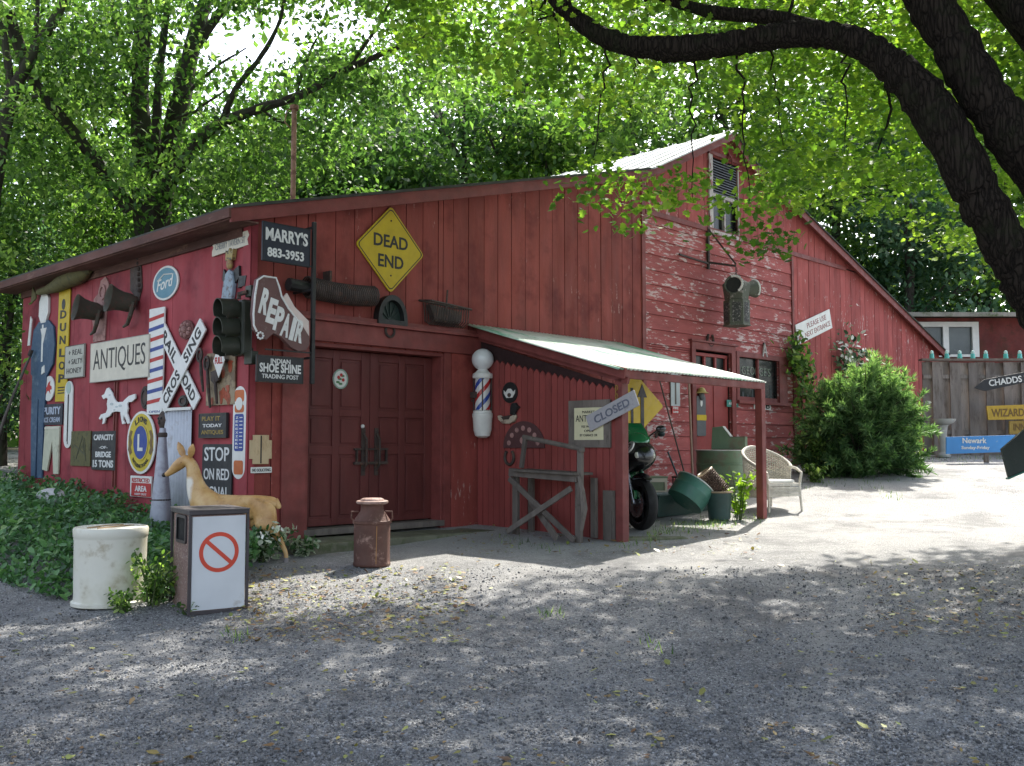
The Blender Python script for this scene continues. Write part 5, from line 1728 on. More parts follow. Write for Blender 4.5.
# ================================================================== things on the ground
# white drum
p = on_ground(112, 611)
dep = p.y + .25
hgt = 75 / FPX * dep; rad = 35 / FPX * dep
root = thing('plastic_drum', 'cream plastic drum standing at the edge of the ground cover', 'drum', (at(110.5, 560, p.y + rad).x, p.y + rad, ground(p.x, p.y + rad) - .02), R(20))
DR = mat('cream_drum_plastic', (.66, .64, .55), .45, .06, 2, col2=(.34, .28, .19), lo=.56, hi=.72, s2=4, bump=.06, bs=20, rv=0, spec=.4, col3=(.45, .42, .30), s3=2, lo3=.45, hi3=.7)
hgt += .02
m = MB(); m.lathe([(rad * .98, 0), (rad * 1.02, .006), (rad * 1.02, .035), (rad * .96, .045), (rad * .95, .08), (rad * .965, hgt * .4), (rad * .975, hgt * .82), (rad * .985, hgt * .84), (rad * .985, hgt * .86), (rad * 1.0, hgt * .87), (rad * 1.01, hgt * .96), (rad * .985, hgt * .985), (rad * .95, hgt * .99), (rad * .95, hgt * .985), (.001, hgt * .988)], 48)
m.build('body', DR, root, smooth=True)
m = MB()
m.prism([], 0, 0) if False else None
for (x0_, y0_, x1_, y1_) in ((-rad * .6, -.15, .05, rad * .6), (-.1, -rad * .7, rad * .6, .1), (-rad * .2, -rad * .1, rad * .3, rad * .6)):
    m.tube([(x0_, y0_, hgt * .99), ((x0_ + x1_) / 2 + .03, (y0_ + y1_) / 2, hgt * .992), (x1_, y1_, hgt * .99)], [.008, .012, .004], 5)
m.build('dried_stems', col('straw_brown', (.32, .20, .09)), root)
m = MB(); m.lathe([(rad * .32, hgt * .984), (rad * .34, hgt * .996), (rad * .28, hgt * .996), (.001, hgt * .996)], 24); m.build('lid_disc', DR, root, smooth=True)

# litter bin
bl = on_ground(170, 611); bf_ = on_ground(188.5, 616); br = on_ground(245, 608)
Hb = 104 / FPX * bf_.y
wf_ = (br - bf_).length
ang_ = R(34)
dpt = .56
wb = .49
root = thing('litter_bin', 'square litter bin with a red prohibition circle on its white side panel', 'litter bin', (bf_.x, bf_.y, ground(bf_.x, bf_.y)), ang_)
AGG = mat('pebbled_brown_panel', (.24, .15, .125), .85, .2, 3, col2=(.42, .34, .30), lo=.54, hi=.6, s2=60, bump=.6, bs=90, rv=0)
DBR = mat('dark_brown_frame', (.05, .042, .045), .5, .2, 4, bump=.1, rv=.05)
m = MB(); m.box(.012, wb - .012, .012, dpt - .012, .02, Hb - .05); m.build('body', AGG, root, bevel=.006)
m = MB()
for (x, y) in ((0, 0), (wb, 0), (0, dpt), (wb, dpt)): m.box(x - .012, x + .012, y - .012, y + .012, 0, Hb - .045)
m.box(-.012, wb + .012, -.012, dpt + .012, Hb - .0449, Hb - .012)
ring_o = [(-.016, -.016), (wb + .016, -.016), (wb + .016, dpt + .016), (-.016, dpt + .016)]
m.box(.0121, wb - .0121, -.008, .006, 0.0, .03)
m.build('frame', DBR, root, bevel=.004)
m = MB()
m.box(-.016, wb + .016, -.016, .09, Hb - .0119, Hb); m.box(-.016, wb + .016, dpt - .09, dpt + .016, Hb - .0119, Hb)
m.box(-.016, .1, .0901, dpt - .0901, Hb - .0119, Hb); m.box(wb - .1, wb + .016, .0901, dpt - .0901, Hb - .0119, Hb); m.build('top_rim', col('grey_brown_top', (.11, .095, .09)), root, bevel=.004)
m = MB(); m.box(.1001, wb - .1001, .0902, dpt - .0902, Hb - .0118, Hb - .006); m.build('top_tray', BLACKM, root)
m = MB(); m.box(.018, wb - .018, -.001, .0118, .035, Hb - .06); m.build('sign_panel', mat('white_bin_panel', (.56, .58, .60), .4, .08, 2, col2=(.36, .33, .28), lo=.60, hi=.76, s2=4, bump=.02, rv=0), root, bevel=.002)
m = MB(); cxx, czz, rb_ = wb * .50, Hb * .585, wb * .345
ring(m, ell(rb_, rb_, 40, cxx, czz), ell(rb_ * .80, rb_ * .80, 40, cxx, czz), -.0035, -.0012)
m.prism([(x + cxx, z + czz) for x, z in rot2([(-rb_ * .82, -rb_ * .10), (rb_ * .82, -rb_ * .10), (rb_ * .82, rb_ * .10), (-rb_ * .82, rb_ * .10)], R(-42))], -.0033, -.0014)
m.build('prohibition_symbol', mat('orange_red_vinyl', (.55, .06, .03), .5, .1, 4, bump=0, rv=0), root)
ozc = Hb * .80
m = MB(); m.add([], []); 
ro = [(-.002, y, z) for y, z in rrect(.30, .24, .03, 5, dpt * .5, ozc)]
ri = [(-.002, y, z) for y, z in rrect(.25, .19, .02, 5, dpt * .5, ozc)]
nn = len(ro)
m.add([(-.004, a, b_) for _, a, b_ in ro] + [(-.004, a, b_) for _, a, b_ in ri] + [(.0115, a, b_) for _, a, b_ in ro], [(i, nn + i, nn + (i + 1) % nn, (i + 1) % nn) for i in range(nn)] + [(i, (i + 1) % nn, 2 * nn + (i + 1) % nn, 2 * nn + i) for i in range(nn)])
m.build('opening_rim', DBR, root)
m = MB(); m.add([(.0105, a, b_) for _, a, b_ in ri], [tuple(range(nn - 1, -1, -1))]); m.add([(.0105, a, b_) for _, a, b_ in ri] + [(-.0039, a, b_) for _, a, b_ in ri], [(i, (i + 1) % nn, nn + (i + 1) % nn, nn + i) for i in range(nn)]); m.build('opening', mat('black_hole', (.006, .006, .006), .9, .1, bump=0, rv=0), root)

# milk can
p = on_ground(369, 569)
hm = 66.5 / FPX * (p.y + .15); rm = 18.5 / FPX * (p.y + .15)
RUST = mat('rust_brown_milk_can', (.10, .045, .032), .7, .3, 4, col2=(.30, .19, .15), lo=.56, hi=.68, s2=7, bump=.3, rv=0, col3=(.09, .04, .03), s3=5, lo3=.5, hi3=.65)
root = thing('milk_can', 'rusty brown metal milk can standing in front of the double doors', 'milk can', (p.x, p.y + rm, ground(p.x, p.y + rm)), 0)
m = MB(); m.lathe([(rm * .97, 0), (rm, .01), (rm, .03), (rm * .97, .04), (rm * .97, hm * .62), (rm * 1.03, hm * .63), (rm * 1.03, hm * .665), (rm * .97, hm * .67), (rm * .62, hm * .82), (rm * .60, hm * .87), (rm * .60, hm * .92)], 40); m.build('body', RUST, root, smooth=True)
m = MB(); m.lathe([(rm * .60, hm * .905), (rm * .80, hm * .915), (rm * .86, hm * .93), (rm * .86, hm * .955), (rm * .80, hm * .965), (rm * .66, hm * .965), (rm * .62, hm * .985), (rm * .5, hm), (.001, hm)], 40); m.build('lid', mat('pale_rust_lid', (.30, .20, .17), .65, .25, 5, col2=(.15, .07, .05), lo=.5, hi=.65, s2=8, rv=0), root, smooth=True)
for s_ in (-1, 1):
    m = MB(); m.tube([(s_ * rm * .72, -.01, hm * .80), (s_ * rm * 1.08, -.02, hm * .80), (s_ * rm * 1.1, -.02, hm * .70), (s_ * rm * .98, -.01, hm * .66)], .010, 7); m.build('handle', RUST, root, smooth=True)
m = MB(); m.tube([(rm * .35, -rm * .92, hm * .05), (rm * .38, -rm * .91, hm * .6)], .004, 5); m.build('drip_stain', col('rust_orange_streak', (.34, .17, .06)), root)

# white rock in the ivy
p = on_ground(52, 527)
root = thing('white_rock', 'pale rounded rock poking out of the ground cover', 'rock', (p.x, p.y, p.z + .22), .4)
m = MB(); m.ball((0, 0, 0), .16, 9, sc=(1.35, .9, .75))
for i, v in enumerate(m.v):
    k = 1 + .25 * mnoise.noise(V(v) * 6); m.v[i] = (v[0] * k, v[1] * k, v[2] * k)
o = m.build('stone', mat('pale_stone', (.50, .49, .48), .85, .2, 4, bump=.4, rv=0), root, smooth=True)
bpy.data.objects.remove(root); tag(o, 'pale rounded rock poking out of the ground cover', 'rock'); o.location = (p.x, p.y, p.z + .40); o.name = 'white_rock'

# sawhorse-like frame
SWd = Wall(SHED.P(0, 0, .42), -W, RZL)
A = SWd.uv(516, 545); B = SWd.uv(588, 550)
gA = ground(*SWd.P(A[0], 0)[:2])
root = thing('wooden_cart_frame', 'grey weathered timber frame with crossed braces leaning at the porch wall', 'timber frame', tuple(SWd.P(A[0], gA)), RZL)
Lw = B[0] - A[0]
zz = lambda px, py: SWd.uv(px, py)[1] - gA
xx = lambda px, py: SWd.uv(px, py)[0] - A[0]
def bm_(p, q, w_=.07, h_=.05, y=0, nm='brace'):
    m = MB(); m.beam((xx(*p), y, zz(*p)), (xx(*q), y, zz(*q)), w_, h_, up=(0, 1, 0)); m.build(nm, GREYW, root, bevel=.006)
for (p_, q_, w_, h_, y_, nm) in [((516, 470), (516, 540), .09, .05, 0, 'leg'), ((579, 472), (579, 547), .09, .05, 0, 'leg'), ((513, 472), (581, 478), .10, .06, -.056, 'top_rail'),
                                 ((514, 478), (579, 540), .07, .03, -.09, 'brace'), ((578, 488), (514, 531), .07, .03, -.125, 'brace'),
                                 ((523, 468), (527, 438), .05, .05, -.03, 'upright'), ((582, 505), (582, 450), .07, .05, -.03, 'upright')]:
    bm_(p_, q_, w_, h_, y_, nm)
m = MB(); m.beam((xx(521, 468), .02, zz(521, 470)), (xx(583, 478), .02, zz(583, 474)), .34, .03, up=(0, 0, 1)); m.build('shelf', GREYW, root, bevel=.004)
m = MB(); m.tube([(xx(525, 437), -.03, zz(525, 437)), (xx(583, 449), -.03, zz(583, 449))], [.03, .03], 8); m.ball((xx(583, 450), -.03, zz(583, 450)), .045, 6); m.build('handle_bar', GREYW, root, smooth=True)
for x_ in (xx(516, 500), xx(579, 500)):
    m = MB(); m.box(x_ - .04, x_ + .04, .26, .31, 0.0, zz(540, 474) - .04); m.build('leg', GREYW, root, bevel=.005)
m = MB(); m.beam((xx(519, 500), .20, zz(519, 500)), (xx(570, 550), -.25, 0.03), .08, .03, up=(0, 1, 0)); m.build('loose_slat', GREYW, root)
m = MB(); m.tube([(xx(584, 475), -.10, zz(584, 476)), (xx(588, 490), -.11, zz(588, 490)), (xx(590, 510), -.11, zz(590, 508)), (xx(587, 530), -.10, zz(587, 530))], [.02, .035, .045, .02], 6); m.build('curved_shaft', GREYW, root, smooth=True)

# ---------- under the porch
def gp(px, py): return on_ground(px, py)
GRN = mat('old_green_paint', (.12, .19, .12), .5, .2, 3, col2=(.16, .17, .12), lo=.58, hi=.7, s2=6, bump=.1, rv=.05, col3=(.13, .12, .08), s3=3, lo3=.52, hi3=.66)
TEALP = mat('teal_green_paint', (.06, .17, .13), .45, .2, 3, col2=(.2, .27, .22), lo=.6, hi=.72, s2=5, bump=.1, rv=.05)
DGRN = mat('dark_green_tub', (.035, .07, .062), .5, .3, 3, col2=(.05, .06, .05), lo=.58, hi=.7, s2=5, bump=.1, rv=.05)
ZN = mat('bright_zinc_lid', (.50, .53, .50), .4, .15, 3, metal=.3, bump=.05, rv=0)
# big green cylinder tank with hopper on top
p = gp(721, 508)
hT = 0; pT = V((p.x, p.y + .75, 0)); gT = ground(pT.x, pT.y)
rT = 24 / FPX * pT.y; zt_ = at(720, 450, pT.y).z
px_c = 720
pT.x = (px_c - 512) / FPX * pT.y * 1.0
root = thing('green_tank', 'big round green metal tank with a pale lid under the porch', 'tank', (pT.x, pT.y, gT), 0)
hT = zt_ - gT
m = MB(); m.lathe([(rT, 0), (rT * 1.01, .02), (rT * .99, .05), (rT * .99, hT * .3), (rT * 1.01, hT * .31), (rT * 1.01, hT * .33), (rT * .99, hT * .34), (rT * .99, hT * .7), (rT * 1.01, hT * .71), (rT * 1.01, hT * .73), (rT * .99, hT * .74), (rT * .99, hT * .97), (rT * 1.03, hT * .975), (rT * 1.03, hT * .99)], 40); m.build('body', GRN, root, smooth=True)
m = MB(); m.lathe([(rT * 1.04, hT * .985), (rT * 1.04, hT), (rT * .96, hT * 1.005), (.001, hT * 1.01)], 40); m.build('lid', ZN, root, smooth=True)
# hopper on lid
zh1 = at(730, 427, pT.y).z - zt_; wH = 33 / FPX * pT.y
root = thing('green_hopper', 'green sheet metal hopper with a slanted bright top standing on the round tank', 'hopper', (pT.x + .15, pT.y + .02, zt_ + .01), R(-18))
x0_, x1_ = -wH * .5, wH * .5
m = MB(); m.prism([(x0_, 0), (x1_, 0), (x1_, zh1 * .55), (x0_ + wH * .55, zh1 * .53), (x0_ + wH * .34, zh1), (x0_ + .02, zh1 * .95)], -.22, .22); m.build('body', GRN, root, bevel=.008)
m = MB(); m.add([(x0_ + wH * .34, -.225, zh1 + .003), (x0_ + wH * .57, -.225, zh1 * .54 + .006), (x1_ + .01, -.225, zh1 * .56 + .006), (x1_ + .01, .225, zh1 * .56 + .006), (x0_ + wH * .57, .225, zh1 * .54 + .006), (x0_ + wH * .34, .225, zh1 + .003)], [(0, 1, 4, 5), (1, 2, 3, 4)]); m.build('slanted_top', ZN, root)
# bucket with wicker
p = gp(722, 521); hB = 29 / FPX * p.y * .95; rB = 12.5 / FPX * p.y
root = thing('dark_tub', 'dark green metal tub holding the wicker basket under the porch', 'tub', (p.x, p.y + rB, ground(p.x, p.y + rB)), 0)
m = MB(); m.lathe([(rB * .86, 0), (rB, hB * .95), (rB * 1.06, hB * .96), (rB * 1.06, hB), (rB * .97, hB), (rB * .85, .05), (.001, .05)], 32); m.build('body', DGRN, root, smooth=True)
m = MB(); m.tube([(rB * 1.07 * math.cos(t), rB * 1.07 * math.sin(t), hB) for t in np.arange(0, 6.28, .3)], .014, 6, closed=True); m.build('rim', col('tan_rim', (.32, .24, .16)), root, smooth=True)
tz = ground(p.x, p.y + rB) + hB
root = thing('wicker_basket', 'dark brown wicker basket lying tilted in the dark green tub', 'basket', (p.x - .0, p.y + rB, tz - .06), 0)
root.scale = (.8, .8, .8)
WK = mat('dark_wicker', (.085, .05, .035), .8, .4, 30, col2=(.30, .22, .16), lo=.55, hi=.62, s2=40, bump=.6, bs=60, rv=.6)
q = Matrix.Translation((0, 0, .06)) @ Matrix.Rotation(R(-34), 4, 'Y')
m = MB()
for k in range(13):
    t = k / 12; r_ = .19 - .05 * t
    m.tube([tuple(q @ V(((r_ + .012 * math.sin(a * 12 + k * math.pi)) * math.cos(a), (r_ + .012 * math.sin(a * 12 + k * math.pi)) * math.sin(a), .42 * t))) for a in np.arange(0, 6.28, .13)], .016, 4, closed=True)
m.build('weave', WK, root)
m = MB()
for k in range(14):
    a = 2 * math.pi * k / 14; m.tube([tuple(q @ V((.19 * math.cos(a), .19 * math.sin(a), 0))), tuple(q @ V((.14 * math.cos(a), .14 * math.sin(a), .44)))], .011, 4)
m.build('stakes', WK, root)
m = MB(); m.tube([tuple(q @ V((.14 * math.cos(a), .14 * math.sin(a), .44))) for a in np.arange(0, 6.28, .3)], .02, 5, closed=True); m.build('rim', col('tan_rim', (.32, .24, .16)), root)
# tilted teal tub
pc = at(690.5, 493, gp(690, 519).y + .0)
root = thing('teal_tub', 'round teal green washtub tipped on its side edge between the tank and the trough', 'washtub', tuple(pc), 0)
q = Matrix.Rotation(R(37), 4, 'Y') @ Matrix.Rotation(R(-14), 4, 'X')
rt = 20 / FPX * pc.y; ht = 22 / FPX * pc.y
m = MB(); m.lathe([(rt * .95, -ht / 2), (rt * .96, -ht * .45), (rt * .97, 0), (rt * .99, .01), (rt * .99, .03), (rt * .97, .04), (rt, ht * .46), (rt * 1.03, ht * .47), (rt * 1.03, ht / 2), (rt * .98, ht / 2), (rt * .96, ht * .40), (.001, ht * .36)], 36, q); m.build('body', TEALP, root, smooth=True)
m = MB(); m.lathe([(rt * 1.04, ht * .5 - .012), (rt * 1.045, ht * .5 + .004), (rt * .97, ht * .5 + .004)], 36, q); m.build('rim', ZN, root, smooth=True)
# dark trough
p0 = gp(655, 519); p1 = gp(697, 512)
root = thing('dark_trough', 'long dark green trough lying on the ground behind the motorcycle wheel', 'trough', tuple((p0 + p1) / 2 + V((0, .25, 0))), math.atan2(p1.y - p0.y, p1.x - p0.x))
L = (p1 - p0).length + .25; hh_ = 21 / FPX * p0.y
m = MB()
m.add([(-L / 2, -.2, 0), (L / 2, -.2, 0), (L / 2, .2, 0), (-L / 2, .2, 0), (-L / 2 - .04, -.26, hh_), (L / 2 + .04, -.26, hh_), (L / 2 + .04, .26, hh_), (-L / 2 - .04, .26, hh_),
       (-L / 2 - .01, -.23, hh_), (L / 2 + .01, -.23, hh_), (L / 2 + .01, .23, hh_), (-L / 2 - .01, .23, hh_), (-L / 2 + .02, -.18, .05), (L / 2 - .02, -.18, .05), (L / 2 - .02, .18, .05), (-L / 2 + .02, .18, .05)],
      [(0, 3, 2, 1), (0, 1, 5, 4), (1, 2, 6, 5), (2, 3, 7, 6), (3, 0, 4, 7), (4, 5, 9, 8), (5, 6, 10, 9), (6, 7, 11, 10), (7, 4, 8, 11), (8, 9, 13, 12), (9, 10, 14, 13), (10, 11, 15, 14), (11, 8, 12, 15), (12, 13, 14, 15)])
m.build('body', DGRN, root, bevel=.006)
m = MB(); m.tube([(-L / 2 - .04, -.26, hh_), (L / 2 + .04, -.26, hh_), (L / 2 + .04, .26, hh_), (-L / 2 - .04, .26, hh_)], .014, 6, closed=True); m.build('rim', DGRN, root)
# green crate
pc = gp(660, 508) + V((0, .55, 0)); s0 = 1 / FPX * pc.y
root = thing('pale_green_crate', 'small pale green cupboard box with a recessed front behind the trough', 'box', (pc.x, pc.y, ground(pc.x, pc.y)), R(12))
wC, hC = 26 * s0, at(660, 477, pc.y).z - ground(pc.x, pc.y)
PG = mat('pale_green_box_paint', (.20, .25, .16), .6, .2, 4, col2=(.34, .30, .22), lo=.6, hi=.7, s2=6, rv=.05)
m = MB(); m.box(-wC / 2, wC / 2, 0, .35, 0, hC - .02); m.build('body', PG, root, bevel=.006)
m = MB(); m.box(-wC / 2 - .015, wC / 2 + .015, -.02, .36, hC - .019, hC + .01); m.build('top', PG, root, bevel=.004)
m = MB(); m.box(-wC / 2, -wC / 2 + .04, -.018, -.001, 0, hC - .02); m.box(wC / 2 - .04, wC / 2, -.018, -.001, 0, hC - .02); m.box(-wC / 2 + .0401, wC / 2 - .0401, -.018, -.001, hC - .08, hC - .02); m.box(-wC / 2 + .0401, wC / 2 - .0401, -.018, -.001, hC * .4, hC * .46); m.build('front_frame', CREAM, root)
# poles: rake and wooden strip
def lean(name, label, cat, base, dbase, top, dtop, r_, mt_, extra=None):
    b_ = FRONT.place(*base, dbase); gz_ = ground(b_.x, b_.y)
    wl = Wall(FRONT.P(0, 0, dtop), U, RZF); t_ = wl.place(*top)
    wl2 = Wall(FRONT.P(0, 0, dbase), U, RZF); b_ = wl2.place(*base); gz_ = b_.z
    root = thing(name, label, cat, tuple(b_), 0)
    e = t_ - b_
    m = MB(); m.tube([(0, 0, 0), tuple(e * .5), tuple(e)], r_, 8); m.build('shaft', mt_, root, smooth=True)
    return root, e
root, e = lean('garden_rake', 'long handled garden rake leaning against the peeling wall under the porch', 'rake', (685, 475), .5, (659, 378), .06, .014, GREYW)
m = MB(); m.box(-.22, .22, -.02, .02, -.05, -.02)
for k in range(9): m.box(-.21 + k * .05, -.20 + k * .05, -.035, .02, -.15, -.05)
m.build('rake_head', IRON, root)
root, e = lean('wooden_lath', 'pale wooden lath leaning beside the side door frame', 'lath', (693, 486), .35, (689, 384), .08, .020, col('pale_lath', (.36, .24, .18)))
m = MB(); m.box(-.03, .03, -.03, .03, -.02, .12); m.build('end_block', GREYW, root)
root, e = lean('garden_fork', 'dark blue green garden fork with splayed tines leaning behind the teal washtub', 'garden fork', (679, 480), .6, (668, 452), .25, .016, col('dark_teal_handle', (.02, .06, .07)))
m = MB()
for k in (-.07, 0, .07): m.tube([(0, 0, 0), (k, -.02, -.05), (k, -.02, -.25)], .010, 5)
m.build('tines', IRON, root)

# ---------- wicker chair
p = gp(774, 514); pr = gp(799, 510)
cx_, cy_ = at(771, 500, p.y + .30).x, p.y + .35
gz_ = ground(cx_, cy_)
sC = (at(770, 447, cy_ + .2).z - gz_) / .92
root = thing('wicker_armchair', 'pale wicker armchair with a rounded back standing beside the porch post', 'armchair', (cx_, cy_, gz_), R(28))
WKC = mat('pale_wicker', (.60, .57, .50), .7, .15, 20, col2=(.26, .23, .17), lo=.56, hi=.64, s2=50, bump=.5, bs=80, rv=.3)
def back_pt(a, z):       # a in [-1,1] around the back, open towards -y
    th_ = a * R(118)
    return V((.33 * math.sin(th_), .05 + .30 * math.cos(th_) - (.0 if abs(a) < .8 else 0), z))
def toph(a): return .92 - .30 * (abs(a) ** 1.5) if abs(a) < .75 else .92 - .30 * (.75 ** 1.5) - .35 * (abs(a) - .75)
m = MB()
NA = 64
for r_ in range(26):
    t = r_ / 25
    pts = []
    for k in range(NA + 1):
        a = -1 + 2 * k / NA
        z = .20 + (toph(a) - .20) * t
        off = .006 * (1 if (k + r_) % 2 else -1)
        pt = back_pt(a, z); n_ = V((pt.x, pt.y - .05, 0)).normalized()
        pts.append(tuple((pt + n_ * (off + .03 * t)) * sC))
    m.tube(pts, .0085 * sC, 4)
m.build('woven_back', WKC, root)
m = MB()
for k in range(0, 41):
    a = -1 + 2 * k / 40
    p0_, p1_ = back_pt(a, .2), back_pt(a, toph(a)); n_ = V((p1_.x, p1_.y - .05, 0)).normalized()
    m.tube([tuple(p0_ * sC), tuple((p1_ + n_ * .03) * sC)], .007 * sC, 4)
m.build('back_stakes', WKC, root)
m = MB(); m.tube([tuple((back_pt(a, toph(a)) + V((back_pt(a, 0).x, back_pt(a, 0).y - .05, 0)).normalized() * .03) * sC) for a in np.linspace(-1, 1, 40)], .024 * sC, 8); m.build('top_rim', WKC, root, smooth=True)
m = MB(); m.prism([], 0, 0) if False else None
seat = [(.31 * math.sin(t), .04 + .28 * math.cos(t)) for t in np.linspace(-R(115), R(115), 20)] + [(.30, -.30), (-.30, -.30)]
n_ = len(seat)
m.add([(x * sC, y * sC, .40 * sC) for x, y in seat] + [(x * sC, y * sC, .36 * sC) for x, y in seat], [tuple(range(n_ - 1, -1, -1)), tuple(range(n_, 2 * n_))] + [(i, (i + 1) % n_, n_ + (i + 1) % n_, n_ + i) for i in range(n_)])
m.build('seat', WKC, root)
m = MB(); m.box(-.24 * sC, .24 * sC, -.26 * sC, .2 * sC, .402 * sC, .45 * sC); m.build('cushion', OFFW, root, bevel=.02)
m = MB()
for z in np.arange(.22, .36, .02): m.tube([(-.30 * sC, -.31 * sC, z * sC), (.30 * sC, -.31 * sC, z * sC)], .0085 * sC, 4)
m.build('front_apron', WKC, root)
for (x, y) in ((-.29, -.29), (.29, -.29), (-.24, .24), (.24, .24)):
    m = MB(); m.tube([(x * sC, y * sC, .4 * sC), (x * 1.08 * sC, y * 1.08 * sC, -.01)], [.022 * sC, .016 * sC], 8); m.build('leg', WKC, root, smooth=True)
for s_ in (-1, 1):
    m = MB(); m.tube([(s_ * .30 * sC, -.29 * sC, .38 * sC), (s_ * .33 * sC, -.30 * sC, .55 * sC), (s_ * .33 * sC, -.2 * sC, .61 * sC), (s_ * .30 * sC, -.08 * sC, .64 * sC)], .02 * sC, 8); m.build('arm', WKC, root, smooth=True)

# ---------- motorcycle
p = gp(643, 532)
head = V((.40, -.92, 0)).normalized()
rzM = math.atan2(head.y, head.x)
root = thing('motorcycle', 'black and green sport motorcycle parked inside the porch with its front wheel showing', 'motorcycle', (p.x, p.y + .18, ground(p.x, p.y + .18)), rzM)
root.scale = (1.13, 1.13, 1.13)
MG_ = mat('bike_green_paint', (.008, .16, .05), .18, .1, 3, bump=0, rv=0, spec=.7)
MK = mat('bike_black_paint', (.008, .008, .009), .15, .1, 3, bump=0, rv=0, spec=.7)
RUB = mat('tyre_rubber', (.014, .014, .014), .75, .2, 8, rv=0)
CHR = mat('alloy', (.45, .46, .48), .3, .1, 5, metal=.9, bump=0, rv=0)
RX = Matrix.Rotation(math.pi / 2, 4, 'X')
rW = .30
def wheel(x, wd, nm):
    T = Matrix.Translation((x, 0, rW)) @ RX
    w1 = MB(); w1.lathe([(rW * .76, -wd / 2), (rW * .93, -wd / 2), (rW * .985, -wd * .3), (rW, 0), (rW * .985, wd * .3), (rW * .93, wd / 2), (rW * .76, wd / 2), (rW * .76, -wd / 2)], 40, T)
    o = w1.build('tyre', RUB, root, smooth=True)
    w2 = MB(); w2.lathe([(rW * .70, -.04), (rW * .77, -.05), (rW * .77, .05), (rW * .70, .04), (rW * .70, -.04)], 40, T)
    for k in range(5):
        a = 2 * math.pi * k / 5
        w2.beam((x + .04 * math.cos(a), 0, rW + .04 * math.sin(a)), (x + rW * .72 * math.cos(a), 0, rW + rW * .72 * math.sin(a)), .03, .03, up=(0, 1, 0))
    w2.lathe([(.045, -.05), (.045, .05)], 20, T)
    o2 = w2.build('rim', mat('black_alloy_rim', (.03, .03, .032), .35, .1, bump=0, rv=0), root, smooth=True)
    for s_ in (-1, 1):
        w3 = MB(); T2 = Matrix.Translation((x, s_ * .062, rW)) @ RX
        w3.lathe([(rW * .33, -.003), (rW * .52, -.003), (rW * .52, .003), (rW * .33, .003), (rW * .33, -.003)], 32, T2); w3.build('brake_disc', CHR, root)
wheel(0, .12, 'front'); wheel(-1.38, .17, 'rear')
for s_ in (-1, 1):
    m = MB(); m.tube([(0, s_ * .095, rW), (-.14, s_ * .095, .66), (-.26, s_ * .10, .98)], [.03, .028, .025], 10); m.build('fork_leg', CHR if s_ < 0 else MG_, root, smooth=True)
    m = MB(); m.box(-.06, .03, s_ * .085 - .02, s_ * .085 + .02, rW + .06, rW + .16); m.build('brake_caliper', MG_, root, bevel=.008)
def hull(name, sections, mt_, sub=2):
    """sections: (x, halfwidth, z0, z1); rounded loops along x"""
    m = MB(); vs, fs = [], []
    nn = 10
    for (x, hw, z0_, z1_) in sections:
        for k in range(nn):
            a = 2 * math.pi * k / nn
            vs.append((x, hw * math.cos(a), (z0_ + z1_) / 2 + (z1_ - z0_) / 2 * math.sin(a)))
    for i in range(len(sections) - 1):
        for k in range(nn): fs.append((i * nn + k, i * nn + (k + 1) % nn, (i + 1) * nn + (k + 1) % nn, (i + 1) * nn + k))
    fs.append(tuple(range(nn - 1, -1, -1))); fs.append(tuple(range((len(sections) - 1) * nn, len(sections) * nn)))
    m.add(vs, fs)
    return m.build(name, mt_, root, smooth=True, sub=sub)
hull('front_mudguard', [(.20, .045, .56, .58), (.12, .075, .575, .65), (-.02, .08, .56, .68), (-.16, .07, .50, .60), (-.24, .03, .42, .46)], MK)
hull('nose_fairing', [(.15, .05, .78, .88), (.10, .17, .72, .99), (-.03, .24, .66, 1.08), (-.22, .28, .60, 1.11), (-.45, .22, .60, 1.02), (-.55, .12, .66, .95)], MK)
hull('cowl_top', [(.06, .06, .97, 1.03), (-.05, .20, .98, 1.13), (-.24, .26, .98, 1.18), (-.5, .20, .96, 1.12), (-.6, .1, .95, 1.05)], MG_)
hull('side_fairing', [(-.18, .12, .50, .80), (-.32, .24, .32, .86), (-.6, .25, .24, .85), (-.85, .20, .26, .75), (-.98, .08, .34, .6)], MG_)
hull('tank', [(-.46, .10, .86, 1.02), (-.56, .17, .82, 1.10), (-.75, .16, .82, 1.08), (-.95, .09, .82, .92)], MG_)
hull('tail', [(-.92, .12, .78, .88), (-1.15, .13, .80, .92), (-1.45, .10, .88, 1.0), (-1.62, .04, .96, 1.02)], MG_)
hull('seat', [(-.90, .13, .86, .92), (-1.05, .15, .86, .93), (-1.25, .11, .89, .97)], RUB)
m = MB(); m.add([(.02, -.12, 1.01), (.02, .12, 1.01), (-.10, .15, 1.14), (-.10, -.15, 1.14), (-.26, .17, 1.24), (-.26, -.17, 1.24), (-.2, .2, 1.07), (-.2, -.2, 1.07)], [(0, 1, 2, 3), (3, 2, 4, 5), (1, 6, 2), (0, 3, 7), (2, 6, 4), (3, 5, 7)]); m.build('windscreen', MG_, root, smooth=True)
for s_ in (-1, 1):
    q = Matrix.Translation((.075, s_ * .085, .86)) @ Matrix.Rotation(R(78), 4, 'Y') @ Matrix.Rotation(R(s_ * 18), 4, 'X')
    m = MB(); m.lathe([(.055, -.02), (.058, .015), (.045, .035), (.001, .045)], 18, q); m.build('headlight', mat('headlight_glass', (.6, .6, .5), .1, .1, bump=0, rv=0, spec=.9), root, smooth=True)
    m = MB(); m.tube([(-.16, s_ * .18, 1.06), (-.14, s_ * .33, 1.16)], .01, 6); m.ball((-.14, s_ * .37, 1.17), .055, 7, sc=(.6, 1.3, .8)); m.build('mirror', MK, root, smooth=True)
    m = MB(); m.tube([(-.30, s_ * .12, 1.0), (-.36, s_ * .33, .97)], .018, 8); m.build('handlebar', RUB, root, smooth=True)
